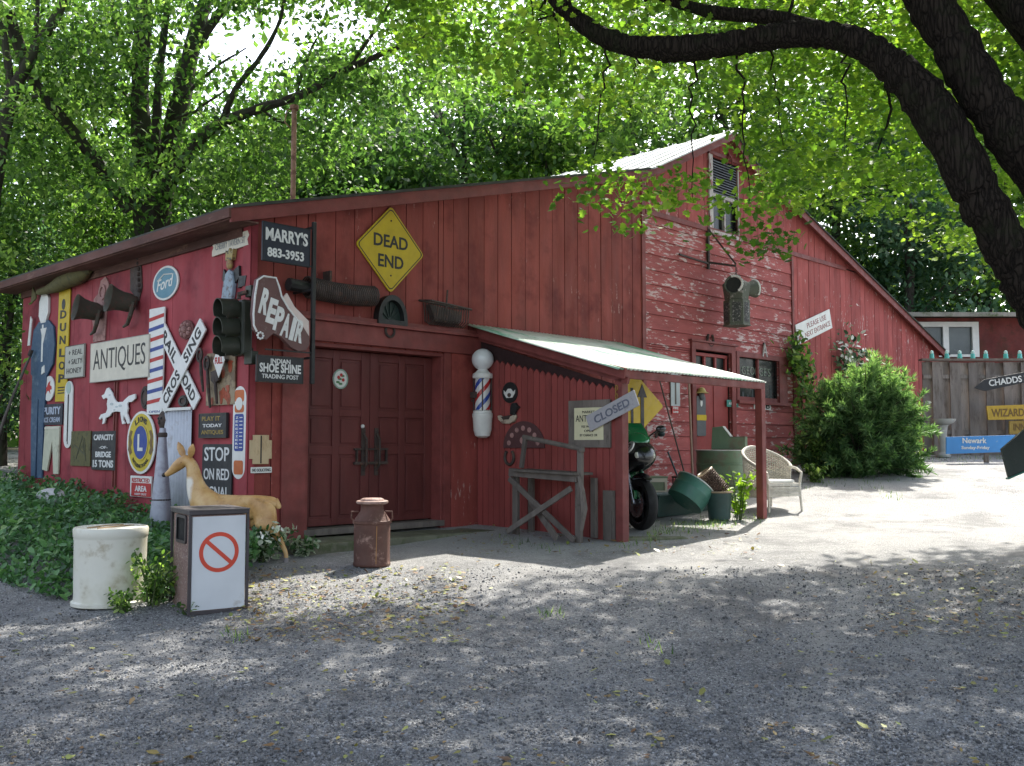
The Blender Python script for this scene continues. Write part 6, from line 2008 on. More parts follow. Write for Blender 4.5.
m = MB(); m.lathe([(.075, -.008), (.075, .008), (.001, .010)], 24, Matrix.Translation((.045, -.17, .955)) @ Matrix.Rotation(R(60), 4, 'X')); m.build('number_disc', WHITEP, root, smooth=True)
m = MB(); m.text('7', 0, 0, .05, .08, 0, .003, .03, M=Matrix.Translation((.05, -.18, .958)) @ Matrix.Rotation(R(-20), 4, 'X')); m.build('number', LETK, root)
m = MB(); m.tube([(-.5, -.2, .25), (-1.1, -.2, .28), (-1.5, -.2, .5)], [.03, .04, .05], 10); m.build('exhaust', CHR, root, smooth=True)
# paving slab under the wheel
p = gp(650, 539)
o = MB().box(-.35, .45, -.12, .12, -.03, .022).build('paving_slab', CONC, None, bevel=.01)
o.location = (p.x, p.y, ground(p.x, p.y)); o.rotation_euler = (0, 0, .1); tag(o, 'flat stone slab on the ground in front of the motorcycle wheel', 'slab')

# ---------- pedestal sink, blue sign, arrow boards by the fence
def pl(Y): return Wall(V((0, Y, 0)), V((1, 0, 0)), 0)
Yp = gp(943, 457).y
P0 = at(943, 452, Yp)
root = thing('pedestal_sink', 'pale stone pedestal basin standing at the left end of the fence', 'pedestal basin', (P0.x, Yp, ground(P0.x, Yp)), 0)
hS = at(941, 419, Yp).z - ground(P0.x, Yp); u1 = Yp / FPX
STN = mat('pale_stone_basin', (.42, .40, .36), .8, .15, 4, bump=.3, rv=0)
m = MB(); m.lathe([(7 * u1, 0), (7 * u1, .05), (4.2 * u1, .12), (4 * u1, hS * .6), (5 * u1, hS * .8), (6 * u1, hS * .84)], 20); m.build('pedestal', STN, root, smooth=True)
m = MB(); m.lathe([(5 * u1, hS * .84), (9 * u1, hS * .9), (11 * u1, hS * .95), (11.5 * u1, hS), (10 * u1, hS), (.001, hS * .92)], 20, Matrix.Translation((1.5 * u1, 0, 0))); m.build('basin', STN, root, smooth=True)
def arrow_board(name, label, Y, pts_px, face, texts, rot, post=None, group=None):
    w0 = pl(Y)
    c = (sum(p[0] for p in pts_px) / len(pts_px), sum(p[1] for p in pts_px) / len(pts_px))
    C0 = w0.uv(*c)
    root = thing(name, label, 'sign', (C0[0], Y, C0[1]), 0, group)
    m = MB(); m.prism([(w0.uv(*p)[0] - C0[0], w0.uv(*p)[1] - C0[1]) for p in pts_px], -.02, .02); m.build('panel', face, root, bevel=.003)
    for (t, x, y, wpx, hpx, mt_) in texts:
        q_ = w0.uv(x, y); m = MB(); m.text(t, q_[0] - C0[0], q_[1] - C0[1], wpx * Y / FPX, hpx * Y / FPX, -.021, .006, .02, rot); m.build('lettering', mt_, root)
    if post:
        m = MB(); gz__ = ground(C0[0] + post, Y); m.box(post - .04, post + .04, .022, .10, gz__ - C0[1] - .1, .1); m.build('post', GREYW, root)
    return root
BS = mat('bright_blue_sign', (.05, .23, .55), .45, .08, 3, col2=(.2, .35, .5), lo=.65, hi=.75, s2=4, rv=0, bump=.02)
Yb_ = 20.6
arrow_board('blue_board', 'bright blue board with white lettering leaning low in front of the fence', Yb_, [(946, 437), (1015, 435), (1004, 452), (946, 454)], BS, [('Newark', 974, 440.5, 24, 5.5, LETW), ('Sunday-Friday', 975, 448, 28, 4.2, LETW)], 0, post=.2)
arrow_board('arrow_board', 'black arrow board with pale lettering pointing left on the fence', 22.0, [(974, 388), (984, 379.5), (1040, 369), (1041, 379), (985, 391)], BLACKS, [('CHADDS MA', 1012, 380, 48, 6.5, LETW)], R(8), post=.55)
arrow_board('yellow_board', 'long yellow ochre board with dark letters below the black arrow board', 22.05, [(986, 406), (1042, 404), (1042, 419), (988, 420)], col('ochre_board', (.46, .29, .03), col2=(.3, .2, .05), lo=.58, hi=.72, s2=4), [('WIZARD OF', 1014, 412.5, 46, 8, col('brown_letters', (.16, .09, .02)))], R(1), post=.4)
arrow_board('yellow_board', 'short ochre board with dark letters hanging lowest at the right end of the fence', 22.1, [(1009, 421), (1042, 420), (1042, 434), (1009, 434)], col('ochre_board_dark', (.34, .22, .04)), [('INN', 1019, 427, 12, 7, col('brown_letters', (.16, .09, .02)))], 0, post=.25)
# dark arrow board at the right edge, nearer
Yn = 9.0
arrow_board('dark_arrow_board', 'dark green board with a pointed end and pale teal edge at the right edge', Yn, [(1001, 449), (1030, 424), (1060, 424), (1060, 455), (1008, 477)], mat('dark_green_board', (.045, .055, .045), .7, .2, 4, col2=(.10, .10, .08), lo=.58, hi=.7, s2=5), [], 0, post=.35)
root = [o for o in bpy.data.objects if o.name == 'dark_arrow_board'][0]
w0 = pl(Yn); C0 = (root.location.x, root.location.z)
m = MB(); A_ = w0.uv(1007, 478); B_ = w0.uv(1060, 455.5)
m.beam((A_[0] - C0[0], 0, A_[1] - C0[1] - .006), (B_[0] - C0[0], 0, B_[1] - C0[1] - .006), .014, .05, up=(0, 1, 0)); m.build('teal_edge', TEALP, root)

# ---------- deer statue
p = on_ground(283, 563)
Yd = p.y + .12
gzd = ground(p.x, Yd)
s1 = Yd / FPX
def dp(px, py, dy=0.0):
    q = at(px, py, Yd + dy)
    return (q.x, q.y, q.z)
cx0 = dp(230, 500)[0]
root = thing('deer_statue', 'life size tan deer statue standing behind the litter bin with its head raised', 'statue', (cx0, Yd, gzd), 0)
me = bpy.data.meshes.new('deer')
V_, E_, Rr = [], [], []
def nd(px, py, dy, r_, parent=None):
    q = dp(px, py, dy); V_.append((q[0] - cx0, q[1] - Yd, q[2] - gzd)); Rr.append(r_ * s1)
    if parent is not None: E_.append((parent, len(V_) - 1))
    return len(V_) - 1
rump = nd(262, 506, 0, 15)
mid_ = nd(243, 507, 0, 14.5, rump)
chest = nd(218, 508, 0, 15, mid_)
sh_ = nd(203, 504, 0, 14, chest)
nk1 = nd(196, 490, 0, 11, sh_)
nk2 = nd(194, 475, 0, 7.5, nk1)
nk3 = nd(192, 464, 0, 6.5, nk2)
hd = nd(186, 459, 0, 7.6, nk3)
hd2 = nd(179, 464.5, 0, 6.4, hd)
mz = nd(170.5, 472, 0, 3.7, hd2)
mz2 = nd(165, 475.5, 0, 2.3, mz)
tl = nd(275, 500, 0, 5, rump); tl2 = nd(280, 509, 0, 2.6, tl); 
for dy, ox in ((-.10, 0), (.10, -14)):
    h1 = nd(266 + ox * .2, 517, dy, 11.0, rump); h2 = nd(264 + ox * .5, 530, dy, 7.0, h1); h3 = nd(276 + ox, 533 + (0 if not ox else 3), dy, 4.2, h2) if False else nd(273 + ox * .8, 530, dy, 6.0, h1)
    h4 = nd(281 + ox, 542, dy, 2.9, h3); h5 = nd(286 + ox, 553, dy, 2.3, h4) ; h6 = nd(286 + ox, 560, dy, 2.4, h5)
for dy, ox in ((-.09, 0), (.09, 9)):
    f1 = nd(206 + ox * .4, 520, dy, 8, sh_); f2 = nd(205 + ox, 534, dy, 4.2, f1); f3 = nd(204 + ox, 546, dy, 3.2, f2); f4 = nd(204 + ox, 559, dy, 2.3, f3); f5 = nd(202 + ox, 569 if dy < 0 else 564, dy, 2.6, f4)
me.from_pydata(V_, E_, [])
ob = bpy.data.objects.new('deer_tmp', me); COL.objects.link(ob)
sk = ob.modifiers.new('skin', 'SKIN'); ob.modifiers.new('sub', 'SUBSURF').levels = 2
for i, sv in enumerate(me.skin_vertices[0].data):
    f = .78 if i in (0, 1, 2, 3) else 1.0
    sv.radius = (Rr[i], Rr[i])
me.skin_vertices[0].data[0].use_root = True
bpy.context.view_layer.update()
dg = bpy.context.evaluated_depsgraph_get()
nm_ = bpy.data.meshes.new_from_object(ob.evaluated_get(dg))
bpy.data.objects.remove(ob)
for v in nm_.vertices:
    if v.co.z > .42 and v.co.z < .95 and v.co.x > -.38: v.co.y *= .78
nm_.polygons.foreach_set('use_smooth', [True] * len(nm_.polygons))
dm, nt, b = nodes_of('deer_tan_paint')
geo = nt.nodes.new('ShaderNodeNewGeometry'); s3_ = nt.nodes.new('ShaderNodeSeparateXYZ'); nt.links.new(coords(nt), s3_.inputs[0]); 
n1 = noise(nt, coords(nt), 5, 5)
c1 = ramp(nt, n1, [(.3, (.34, .17, .055)), (.5, (.52, .30, .11)), (.7, (.64, .43, .20))])
xl_ = math_n(nt, 'ADD', s3_.outputs[0], math_n(nt, 'MULTIPLY', n1, .12))
wt = ramp(nt, math_n(nt, 'ADD', math_n(nt, 'MULTIPLY', xl_, -1.0), 0.0), [(.30, (0, 0, 0)), (.335, (1, 1, 1))])
zl = ramp(nt, s3_.outputs[2], [(.60, (0, 0, 0)), (.66, (1, 1, 1)), (.86, (1, 1, 1)), (.90, (0, 0, 0))])
c1 = mixc(nt, math_n(nt, 'MULTIPLY', math_n(nt, 'MULTIPLY', wt, zl), .9), c1, (.78, .74, .66))
n3 = noise(nt, coords(nt), 14, 8, .75)
c1 = mixc(nt, ramp(nt, n3, [(.57, (0, 0, 0)), (.70, (.7, .7, .7))]), c1, (.16, .09, .045))
nt.links.new(c1, b.inputs['Base Color']); b.inputs['Roughness'].default_value = .38
bn = nt.nodes.new('ShaderNodeBump'); bn.inputs['Strength'].default_value = .35; bn.inputs['Distance'].default_value = .01; nt.links.new(n3, bn.inputs['Height']); nt.links.new(bn.outputs[0], b.inputs['Normal'])
nm_.materials.clear(); nm_.materials.append(dm)
o = bpy.data.objects.new('body', nm_); COL.objects.link(o); o.parent = root
def rel(px, py, dy=0): q = dp(px, py, dy); return (q[0] - cx0, q[1] - Yd, q[2] - gzd)
DK = col('dark_nose_paint', (.03, .025, .022))
m = MB(); m.ball(rel(164, 475, 0), 2.3 * s1, 6); m.build('nose', DK, root, smooth=True)
for s_ in (-1, 1):
    b0 = V(rel(190 if s_ < 0 else 184, 457, s_ * .035)); tip = V(rel(193 if s_ < 0 else 178, 444 if s_ < 0 else 442, s_ * .10))
    m = MB(); d_ = (tip - b0); 
    m.tube([tuple(b0 + d_ * t) for t in (0, .3, .6, .85, 1)], [1.8 * s1, 3.6 * s1, 3.6 * s1, 2.0 * s1, .5 * s1], 10)
    for i, v in enumerate(m.v):
        c__ = b0 + d_ * ((V(v) - b0).dot(d_) / d_.length_squared); dv = V(v) - c__; m.v[i] = tuple(c__ + V((dv.x, dv.y * .45, dv.z)))
    e_ = m.build('ear', dm, root, smooth=True)
    m = MB(); m.ball(rel(181.5, 462, s_ * 5.0 * s1), 1.5 * s1, 6); m.build('eye', mat('glossy_black_eye', (.01, .01, .01), .1, .1, bump=0, rv=0, spec=.8), root, smooth=True)
for (px, py, dy) in ((286, 562, -.10), (272, 562, .10), (202, 571, -.09), (211, 566, .09)):
    m = MB(); q = V(rel(px, py, dy)); m.lathe([(3.4 * s1, -.01), (2.4 * s1, .045)], 12, Matrix.Translation((q.x, q.y, max(0, q.z) - .0))); m.build('hoof', col('grey_hoof', (.22, .2, .2)), root, smooth=True)
for o in bpy.data.objects:
    for k in ('_w', '_h'):
        if k in o: del o[k]
# ================================================================== vegetation
LEAF4 = [(-.5, 0, 0), (-.1, .28, .05), (.5, 0, -.04), (-.1, -.28, .05)]
F4 = [(0, 1, 2, 3)]
LEAF6 = [(-.5, 0, 0), (-.25, .22, .06), (.15, .24, .04), (.5, 0, -.08), (.15, -.24, .04), (-.25, -.22, .06)]
F6 = [(0, 3, 2, 1), (0, 5, 4, 3)]
# maple leaf with pointed lobes, two halves folded along the midrib
_ml = [(-.5, 0), (-.32, .22), (-.42, .46), (-.12, .36), (.02, .58), (.12, .26), (.34, .30), (.56, 0)]
MAPLE = [(x, y, .10 * abs(y)) for x, y in _ml] + [(x, -y, .10 * abs(y)) for x, y in _ml[1:-1]]
FM = [(0, 7, 6, 5, 4, 3, 2, 1), (0, 8, 9, 10, 11, 12, 13, 7)]


def unit(n):
    v = RNG.normal(size=(n, 3))
    return v / (np.linalg.norm(v, axis=1, keepdims=True) + 1e-9)


def leaves(name, C, per, spread, size, mt, tmpl=LEAF4, faces=F4, flat=.55, upbias=1.1, rbase=None, parent=None, rnoise=.25, droop=0):
    """C clump centres; 'per' leaves around each"""
    C = np.asarray(C, float)
    n = len(C) * per
    off = RNG.normal(size=(n, 3)) * spread
    off[:, 2] *= flat
    P = np.repeat(C, per, axis=0) + off
    Nn = unit(n); Nn[:, 2] = np.abs(Nn[:, 2]) + upbias
    Nn /= np.linalg.norm(Nn, axis=1, keepdims=True)
    X = unit(n); X[:, 2] -= droop
    rb = RNG.random(len(C)) if rbase is None else np.asarray(rbase)
    r_ = np.clip(np.repeat(rb, per) * (1 - rnoise) + RNG.random(n) * rnoise, 0, 1)
    sz = size * RNG.uniform(.65, 1.25, n)
    return scatter_mesh(name, P, X, Nn, sz, tmpl, faces, mt, r_, parent)


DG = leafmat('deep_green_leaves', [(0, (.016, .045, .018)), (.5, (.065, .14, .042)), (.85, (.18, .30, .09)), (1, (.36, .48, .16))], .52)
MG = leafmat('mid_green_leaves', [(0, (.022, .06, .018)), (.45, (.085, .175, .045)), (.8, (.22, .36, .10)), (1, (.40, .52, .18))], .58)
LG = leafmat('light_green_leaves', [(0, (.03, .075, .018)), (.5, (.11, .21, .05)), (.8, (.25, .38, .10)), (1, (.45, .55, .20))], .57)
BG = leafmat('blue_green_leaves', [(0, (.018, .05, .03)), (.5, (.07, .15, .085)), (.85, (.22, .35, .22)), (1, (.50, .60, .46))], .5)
MPU = leafmat('maple_upper_leaves', [(0, (.04, .09, .012)), (1, (.10, .20, .03))], .25)
MPL = leafmat('maple_leaves', [(0, (.05, .12, .02)), (.5, (.16, .30, .04)), (1, (.40, .54, .08))], .66)
def barkmat(name, c0, c1, c2):
    m, nt, b = nodes_of(name)
    v1 = coords(nt, (1, 1, .13))
    vo = nt.nodes.new('ShaderNodeTexVoronoi'); vo.feature = 'DISTANCE_TO_EDGE'; vo.inputs['Scale'].default_value = 30
    wrp = nt.nodes.new('ShaderNodeVectorMath'); wrp.operation = 'ADD'
    nz = nt.nodes.new('ShaderNodeTexNoise'); nz.inputs['Scale'].default_value = 9; nz.inputs['Detail'].default_value = 5
    nt.links.new(v1, nz.inputs['Vector'])
    sc = nt.nodes.new('ShaderNodeVectorMath'); sc.operation = 'SCALE'; sc.inputs['Scale'].default_value = .12
    nt.links.new(nz.outputs['Color'], sc.inputs[0]); nt.links.new(v1, wrp.inputs[0]); nt.links.new(sc.outputs[0], wrp.inputs[1])
    nt.links.new(wrp.outputs[0], vo.inputs['Vector'])
    fine = noise(nt, v1, 40, 8, .75)
    hgt = math_n(nt, 'ADD', math_n(nt, 'MINIMUM', math_n(nt, 'MULTIPLY', vo.outputs['Distance'], 5.0), 1.0), math_n(nt, 'MULTIPLY', fine, 1.5))
    c = ramp(nt, math_n(nt, 'MULTIPLY', hgt, .42), [(.25, c0), (.9, c1)])
    c = mixc(nt, ramp(nt, noise(nt, coords(nt), 2.6, 6, .7), [(.52, (0, 0, 0)), (.66, (.8, .8, .8))]), c, c2)
    nt.links.new(c, b.inputs['Base Color']); b.inputs['Roughness'].default_value = .95; b.inputs['Specular IOR Level'].default_value = .1
    bn = nt.nodes.new('ShaderNodeBump'); bn.inputs['Strength'].default_value = 1; bn.inputs['Distance'].default_value = .045
    nt.links.new(hgt, bn.inputs['Height']); nt.links.new(bn.outputs[0], b.inputs['Normal'])
    return m


BARK = barkmat('dark_bark', (.010, .008, .007), (.060, .047, .037), (.034, .040, .020))
BARK2 = mat('grey_bark', (.050, .043, .036), .95, .35, 5, col2=(.05, .065, .03), lo=.5, hi=.66, s2=3, stretch=(1, 1, .25), bump=.8, bs=12, rv=.2, spec=.15)


def smooth_path(pts, n=4, wob=0.0):
    """catmull-rom through (x,y,z,r)"""
    P = [np.array(p, float) for p in pts]
    P = [2 * P[0] - P[1]] + P + [2 * P[-1] - P[-2]]
    out = []
    for i in range(1, len(P) - 2):
        for k in range(n):
            t = k / n
            a = .5 * ((2 * P[i]) + (-P[i - 1] + P[i + 1]) * t + (2 * P[i - 1] - 5 * P[i] + 4 * P[i + 1] - P[i + 2]) * t * t + (-P[i - 1] + 3 * P[i] - 3 * P[i + 1] + P[i + 2]) * t ** 3)
            if wob: a[:3] += RNG.normal(size=3) * wob * a[3]
            a[3] = max(a[3], .004)
            out.append(a)
    out.append(P[-2])
    return out


def limb(mb, pts, n=8, sub=4, wob=.12):
    q = smooth_path(pts, sub, wob)
    i0 = len(mb.v)
    mb.tube([p[:3] for p in q], [float(p[3]) * (1 + .05 * RNG.normal()) for p in q], n)
    if n >= 14:     # lumps, collars and furrows in the big limbs
        k = n
        for j, p in enumerate(q):
            c = V(p[:3])
            for a in range(k):
                v = V(mb.v[i0 + j * k + a])
                d = 1 + .10 * mnoise.noise(v * 2.4) + .05 * mnoise.noise(v * 11)
                mb.v[i0 + j * k + a] = tuple(c + (v - c) * d)


def ellipsoid_clumps(c, rad, n, shell=.55):
    u = unit(n)
    r_ = RNG.random(n) ** (1 / 3.0)
    r_ = shell + (1 - shell) * r_ if shell else r_
    r_ = np.where(RNG.random(n) < .75, r_, RNG.random(n))
    P = np.asarray(c) + u * r_[:, None] * np.asarray(rad)
    return P


def bg_tree(px, Y, top, low, crad, mt, n=170, per=60, size=.2, label='', name='tree', group=None, bark=BARK2, blobs=6, spread=.42, X=None, kill=None):
    if X is None: X = at(px, 440, Y).x
    gz = ground(X, Y)
    root = thing(name, label, 'tree', (X, Y, gz), 0, group)
    mb = MB()
    lean = RNG.uniform(-.6, .6)
    tr = .012 * (top - gz) + .05
    limb(mb, [(X, Y, gz - .2, tr * 1.4), (X + lean * .3, Y, gz + (top - gz) * .3, tr), (X + lean, Y + .2, gz + (top - gz) * .65, tr * .6), (X + lean, Y, top - 1, tr * .2)], 8, 3, .1)
    C = []
    for b_ in range(blobs):
        t = (b_ + .5) / blobs
        zc = low + (top - low) * (t * .85 + .08)
        rr = crad * (1 - .55 * abs(t - .45) ** 1.3) * RNG.uniform(.55, .8)
        a_ = RNG.uniform(0, 6.28)
        o_ = crad * .42 * RNG.uniform(.5, 1)
        c = (X + math.cos(a_) * o_ + lean * t, Y + math.sin(a_) * o_ * .8, zc)
        k = n // blobs
        C.append(ellipsoid_clumps(c, (rr, rr * .8, rr * .62), k))
        limb(mb, [(X + lean * t * .7, Y, max(gz + 1, zc - 1.6), tr * .5), ((X + c[0]) / 2, (Y + c[1]) / 2, zc - .7, tr * .3), (c[0], c[1], zc + .2, tr * .12)], 6, 3, .1)
        for _ in range(2):
            e = C[-1][RNG.integers(k)]
            limb(mb, [(c[0], c[1], zc - .4, tr * .22), ((c[0] + e[0]) / 2, (c[1] + e[1]) / 2, (zc + e[2]) / 2 + .2, tr * .14), (e[0], e[1], e[2], tr * .05)], 5, 2, .1)
    C = np.concatenate(C)
    if kill is not None: C = C[~kill(C)]
    mb.build('trunk', bark, root, shift=(-X, -Y, -gz), smooth=True)
    o = leaves('crown', C - np.array([X, Y, gz]), per, spread, size, mt, rbase=np.clip(.45 + .55 * np.array([mnoise.noise(V(c) * .45 + V((X, Y, 0))) for c in C]) + RNG.normal(size=len(C)) * .2, 0, 1))
    o.parent = root
    return root


def P2(C):
    """pixel projection of an (n,3) array"""
    D = C - np.array(EYE)
    cy, sy = math.cos(PITCH), math.sin(PITCH)
    dep = D[:, 1] * cy + D[:, 2] * sy
    up = -D[:, 1] * sy + D[:, 2] * cy
    return 512 + FPX * D[:, 0] / dep, 383 - FPX * up / dep


# openings in the far canopy where the bright sky shows
GAPS = [(212, 34, 24, 16), (236, 66, 26, 18), (262, 40, 10, 14), (296, 60, 22, 12), (306, 30, 10, 8), (340, 50, 16, 12), (150, 70, 14, 60), (112, 130, 26, 22), (395, 72, 30, 14),
        (352, 110, 22, 10), (60, 20, 18, 18), (268, 12, 22, 14), (432, 110, 18, 14), (588, 60, 10, 16), (745, 6, 22, 10), (30, 60, 10, 20), (100, 60, 12, 14), (320, 160, 10, 8), (380, 30, 18, 9)]


def in_gap(C, k=1.0):
    x, y = P2(C)
    m = np.zeros(len(C), bool)
    for gx, gy, rx, ry in GAPS:
        m |= ((x - gx) / (rx * k)) ** 2 + ((y - gy) / (ry * k)) ** 2 < 1
    return m


gapk = lambda C: in_gap(C, .85)
# far woodland: one mass behind everything
n = 5200
px_ = RNG.uniform(-260, 1330, n)
Yw = RNG.uniform(38, 46, n)
py_ = RNG.uniform(-60, 460, n)
C = np.stack([(px_ - 512) / FPX * Yw, Yw, 1.7 + (445 - py_) / FPX * Yw], 1)
x_, y_ = P2(C)
dens = np.where(y_ < 130, np.where(x_ < 460, .30, .75), 1.0)
C = C[(RNG.random(n) < dens) & ~in_gap(C, 1.15)]
o = leaves('distant_woodland', C, 22, .8, .48, LG, rbase=RNG.random(len(C)), flat=.7)
tag(o, 'distant green woodland closing the view behind the barn', 'woodland', kind='stuff')

GRP = 'trees in the wood behind the barn'
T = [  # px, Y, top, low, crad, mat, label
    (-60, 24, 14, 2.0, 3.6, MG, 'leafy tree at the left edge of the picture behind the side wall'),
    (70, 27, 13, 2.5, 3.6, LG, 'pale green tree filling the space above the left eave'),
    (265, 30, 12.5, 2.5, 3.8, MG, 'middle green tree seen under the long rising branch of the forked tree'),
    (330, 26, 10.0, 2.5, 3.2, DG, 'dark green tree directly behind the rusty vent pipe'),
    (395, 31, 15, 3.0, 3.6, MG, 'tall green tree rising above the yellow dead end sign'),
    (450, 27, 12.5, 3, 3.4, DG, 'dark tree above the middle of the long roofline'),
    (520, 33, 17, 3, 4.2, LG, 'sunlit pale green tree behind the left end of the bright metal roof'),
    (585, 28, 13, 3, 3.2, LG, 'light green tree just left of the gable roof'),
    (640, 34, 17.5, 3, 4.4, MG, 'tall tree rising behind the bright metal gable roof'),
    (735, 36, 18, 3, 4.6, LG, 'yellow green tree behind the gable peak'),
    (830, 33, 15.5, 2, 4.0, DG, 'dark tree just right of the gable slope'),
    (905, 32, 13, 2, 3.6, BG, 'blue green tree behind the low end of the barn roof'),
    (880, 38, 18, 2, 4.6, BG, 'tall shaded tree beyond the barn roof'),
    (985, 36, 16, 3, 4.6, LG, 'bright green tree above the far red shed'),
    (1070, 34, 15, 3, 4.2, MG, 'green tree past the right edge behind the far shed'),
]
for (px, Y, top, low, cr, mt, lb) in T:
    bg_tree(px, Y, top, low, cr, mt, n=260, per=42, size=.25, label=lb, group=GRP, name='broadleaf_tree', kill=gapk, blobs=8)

# lower thicket right behind the side wall and roof, left
for (X, Y, top, mt, lb) in ((-12.6, 19.5, 6.3, MG, 'leafy bush rising past the left end of the eave'), (-10.5, 20, 7.2, BG, 'blue green sapling standing behind the left part of the side roof'),
                            (-8.6, 20.5, 7.4, LG, 'light green sapling growing close behind the roof below the fork of the big tree'), (-6.3, 21.5, 7.3, MG, 'green sapling behind the roof left of the vent pipe'),
                            (-3.8, 22.5, 7.9, DG, 'dark green sapling behind the roof between the vent pipe and the dead end sign'), (-14.6, 18.5, 5.4, LG, 'sunlit bush standing open to the left of the barn')):
    bg_tree(0, Y, top, 1.6, 1.7, mt, n=110, per=60, size=.13, label=lb, group='saplings behind the side of the barn', name='sapling', X=X, blobs=5, spread=.3)


def limb_px(mb, pts, n=10, sub=5, wob=.06):
    """pts: (px, py, Y, width in px)"""
    q = []
    for (px, py, Y, w_) in pts:
        p = at(px, py, Y)
        q.append((p.x, p.y, p.z, w_ / 2 / FPX * Y))
    limb(mb, q, n, sub, wob)
    return q


# the big forked tree behind the barn
root = thing('forked_tree', 'large forked tree with several dark trunks rising behind the side roof', 'tree', (at(152, 440, 19.5).x, 19.5, 1.2), 0)
bx, by = at(152, 440, 19.5).x, 19.5
mb = MB()
limb_px(mb, [(152, 460, 19.5, 40), (152, 300, 19.5, 36), (150, 215, 19.5, 34), (143, 150, 19.4, 22), (140, 80, 19.3, 18), (143, 20, 19.2, 16), (150, -60, 19.0, 12), (140, -140, 19, 6)])
limb_px(mb, [(155, 240, 19.5, 30), (163, 180, 19.6, 24), (178, 110, 19.8, 21), (192, 50, 20, 17), (205, 0, 20.2, 14), (222, -70, 20.3, 8)])
limb_px(mb, [(158, 200, 19.5, 14), (156, 140, 19, 10), (160, 70, 18.8, 8), (168, 0, 18.6, 6), (172, -60, 18.5, 4)], 8)
limb_px(mb, [(152, 225, 19.5, 20), (172, 180, 19.0, 14), (208, 132, 18.6, 12), (250, 112, 18.3, 10), (300, 95, 18, 8), (350, 68, 17.8, 7), (400, 46, 17.6, 5), (440, 30, 17.4, 3)], 8)
limb_px(mb, [(222, 125, 18.5, 8), (235, 90, 18.3, 6), (262, 55, 18.2, 5), (280, 20, 18.1, 4), (290, -30, 18, 3)], 7)
limb_px(mb, [(195, 45, 20, 12), (215, 20, 20, 9), (235, -15, 20, 7), (260, -60, 20, 4)], 7)
limb_px(mb, [(142, 90, 19.3, 8), (120, 40, 19.2, 6), (108, -10, 19.2, 5)], 7)
limb_px(mb, [(348, 68, 17.8, 5), (375, 30, 17.7, 3), (395, -10, 17.6, 2)], 6)
for a_ in [(296, 96, 306, 60, 322, 30), (182, 100, 212, 70, 246, 48), (140, 110, 120, 90, 100, 84), (176, 118, 200, 108, 226, 90), (163, 180, 190, 190, 230, 170), (330, 76, 352, 88, 380, 80), (150, 60, 130, 30, 128, -5), (258, 108, 282, 122, 310, 118)]:
    limb_px(mb, [(a_[0], a_[1], 19, 4), (a_[2], a_[3], 18.8, 3), (a_[4], a_[5], 18.6, 1.5)], 5, 4, .3)
mb.build('trunk', BARK2, root, shift=(-bx, -by, -1.2), smooth=True)
cl = []
for (cx, cy, rx, ry, k) in [(40, 40, 60, 50, 60), (100, 20, 60, 40, 50), (200, -40, 120, 50, 90), (330, -30, 90, 45, 70), (385, 70, 60, 45, 60), (300, 140, 60, 40, 55), (60, 130, 70, 45, 70),
                            (120, 190, 60, 36, 50), (230, 175, 60, 34, 55), (430, 30, 50, 40, 50), (200, 120, 60, 22, 22), (110, 90, 40, 40, 26), (175, 60, 50, 30, 14), (10, 190, 60, 50, 50), (320, 60, 60, 30, 24)]:
    r2 = RNG.normal(size=(k, 2)) * .55
    Yc = 19 + RNG.normal(size=k) * 1.3
    pxs, pys = cx + r2[:, 0] * rx, cy + r2[:, 1] * ry
    cl.append(np.stack([(pxs - 512) / FPX * Yc, Yc, 1.7 + (445 - pys) / FPX * Yc], 1))
cl = np.concatenate(cl)
cl = cl[~in_gap(cl, .8)]
o = leaves('crown', cl - np.array([bx, by, 1.2]), 42, .34, .15, MG, rbase=RNG.random(len(cl)), droop=.4); o.parent = root

# slender tree at the left edge
root = thing('slender_tree', 'slender crooked tree with bare forked stems at the far left edge', 'tree', (at(0, 440, 17).x, 17, 1.0), 0)
bx, by = at(0, 440, 17).x, 17
mb = MB()
limb_px(mb, [(-30, 450, 17, 22), (-25, 330, 17, 20), (-8, 190, 17, 18), (6, 110, 17, 14), (30, 60, 17, 11), (62, 5, 17, 9), (75, -40, 17, 6)])
limb_px(mb, [(-5, 170, 17, 10), (10, 110, 17, 9), (6, 50, 17, 8), (-2, 10, 17, 7), (-4, -40, 17, 5)], 7)
limb_px(mb, [(8, 12, 17.2, 12), (30, 75, 17.4, 12), (62, 118, 17.8, 12), (94, 158, 18.4, 13), (130, 210, 19, 16)], 8)
limb_px(mb, [(28, 65, 17, 6), (36, 30, 17, 5), (38, -10, 17, 4)], 6)
limb_px(mb, [(4, 120, 17, 6), (25, 100, 17, 5), (40, 96, 17, 3)], 6)
mb.build('trunk', BARK2, root, shift=(-bx, -by, -1.0), smooth=True)
cl = []
for (cx, cy, rx, ry, k) in [(0, -30, 70, 40, 40), (60, 60, 40, 40, 24), (-20, 80, 40, 80, 36), (-25, 250, 22, 60, 60), (-30, 350, 20, 60, 36)]:
    r2 = RNG.normal(size=(k, 2)) * .55
    Yc = 17 + RNG.normal(size=k) * .9
    pxs, pys = cx + r2[:, 0] * rx, cy + r2[:, 1] * ry
    cl.append(np.stack([(pxs - 512) / FPX * Yc, Yc, 1.7 + (445 - pys) / FPX * Yc], 1))
cl = np.concatenate(cl); cl = cl[~in_gap(cl, .8)]
o = leaves('crown', cl - np.array([bx, by, 1.0]), 46, .28, .13, LG); o.parent = root

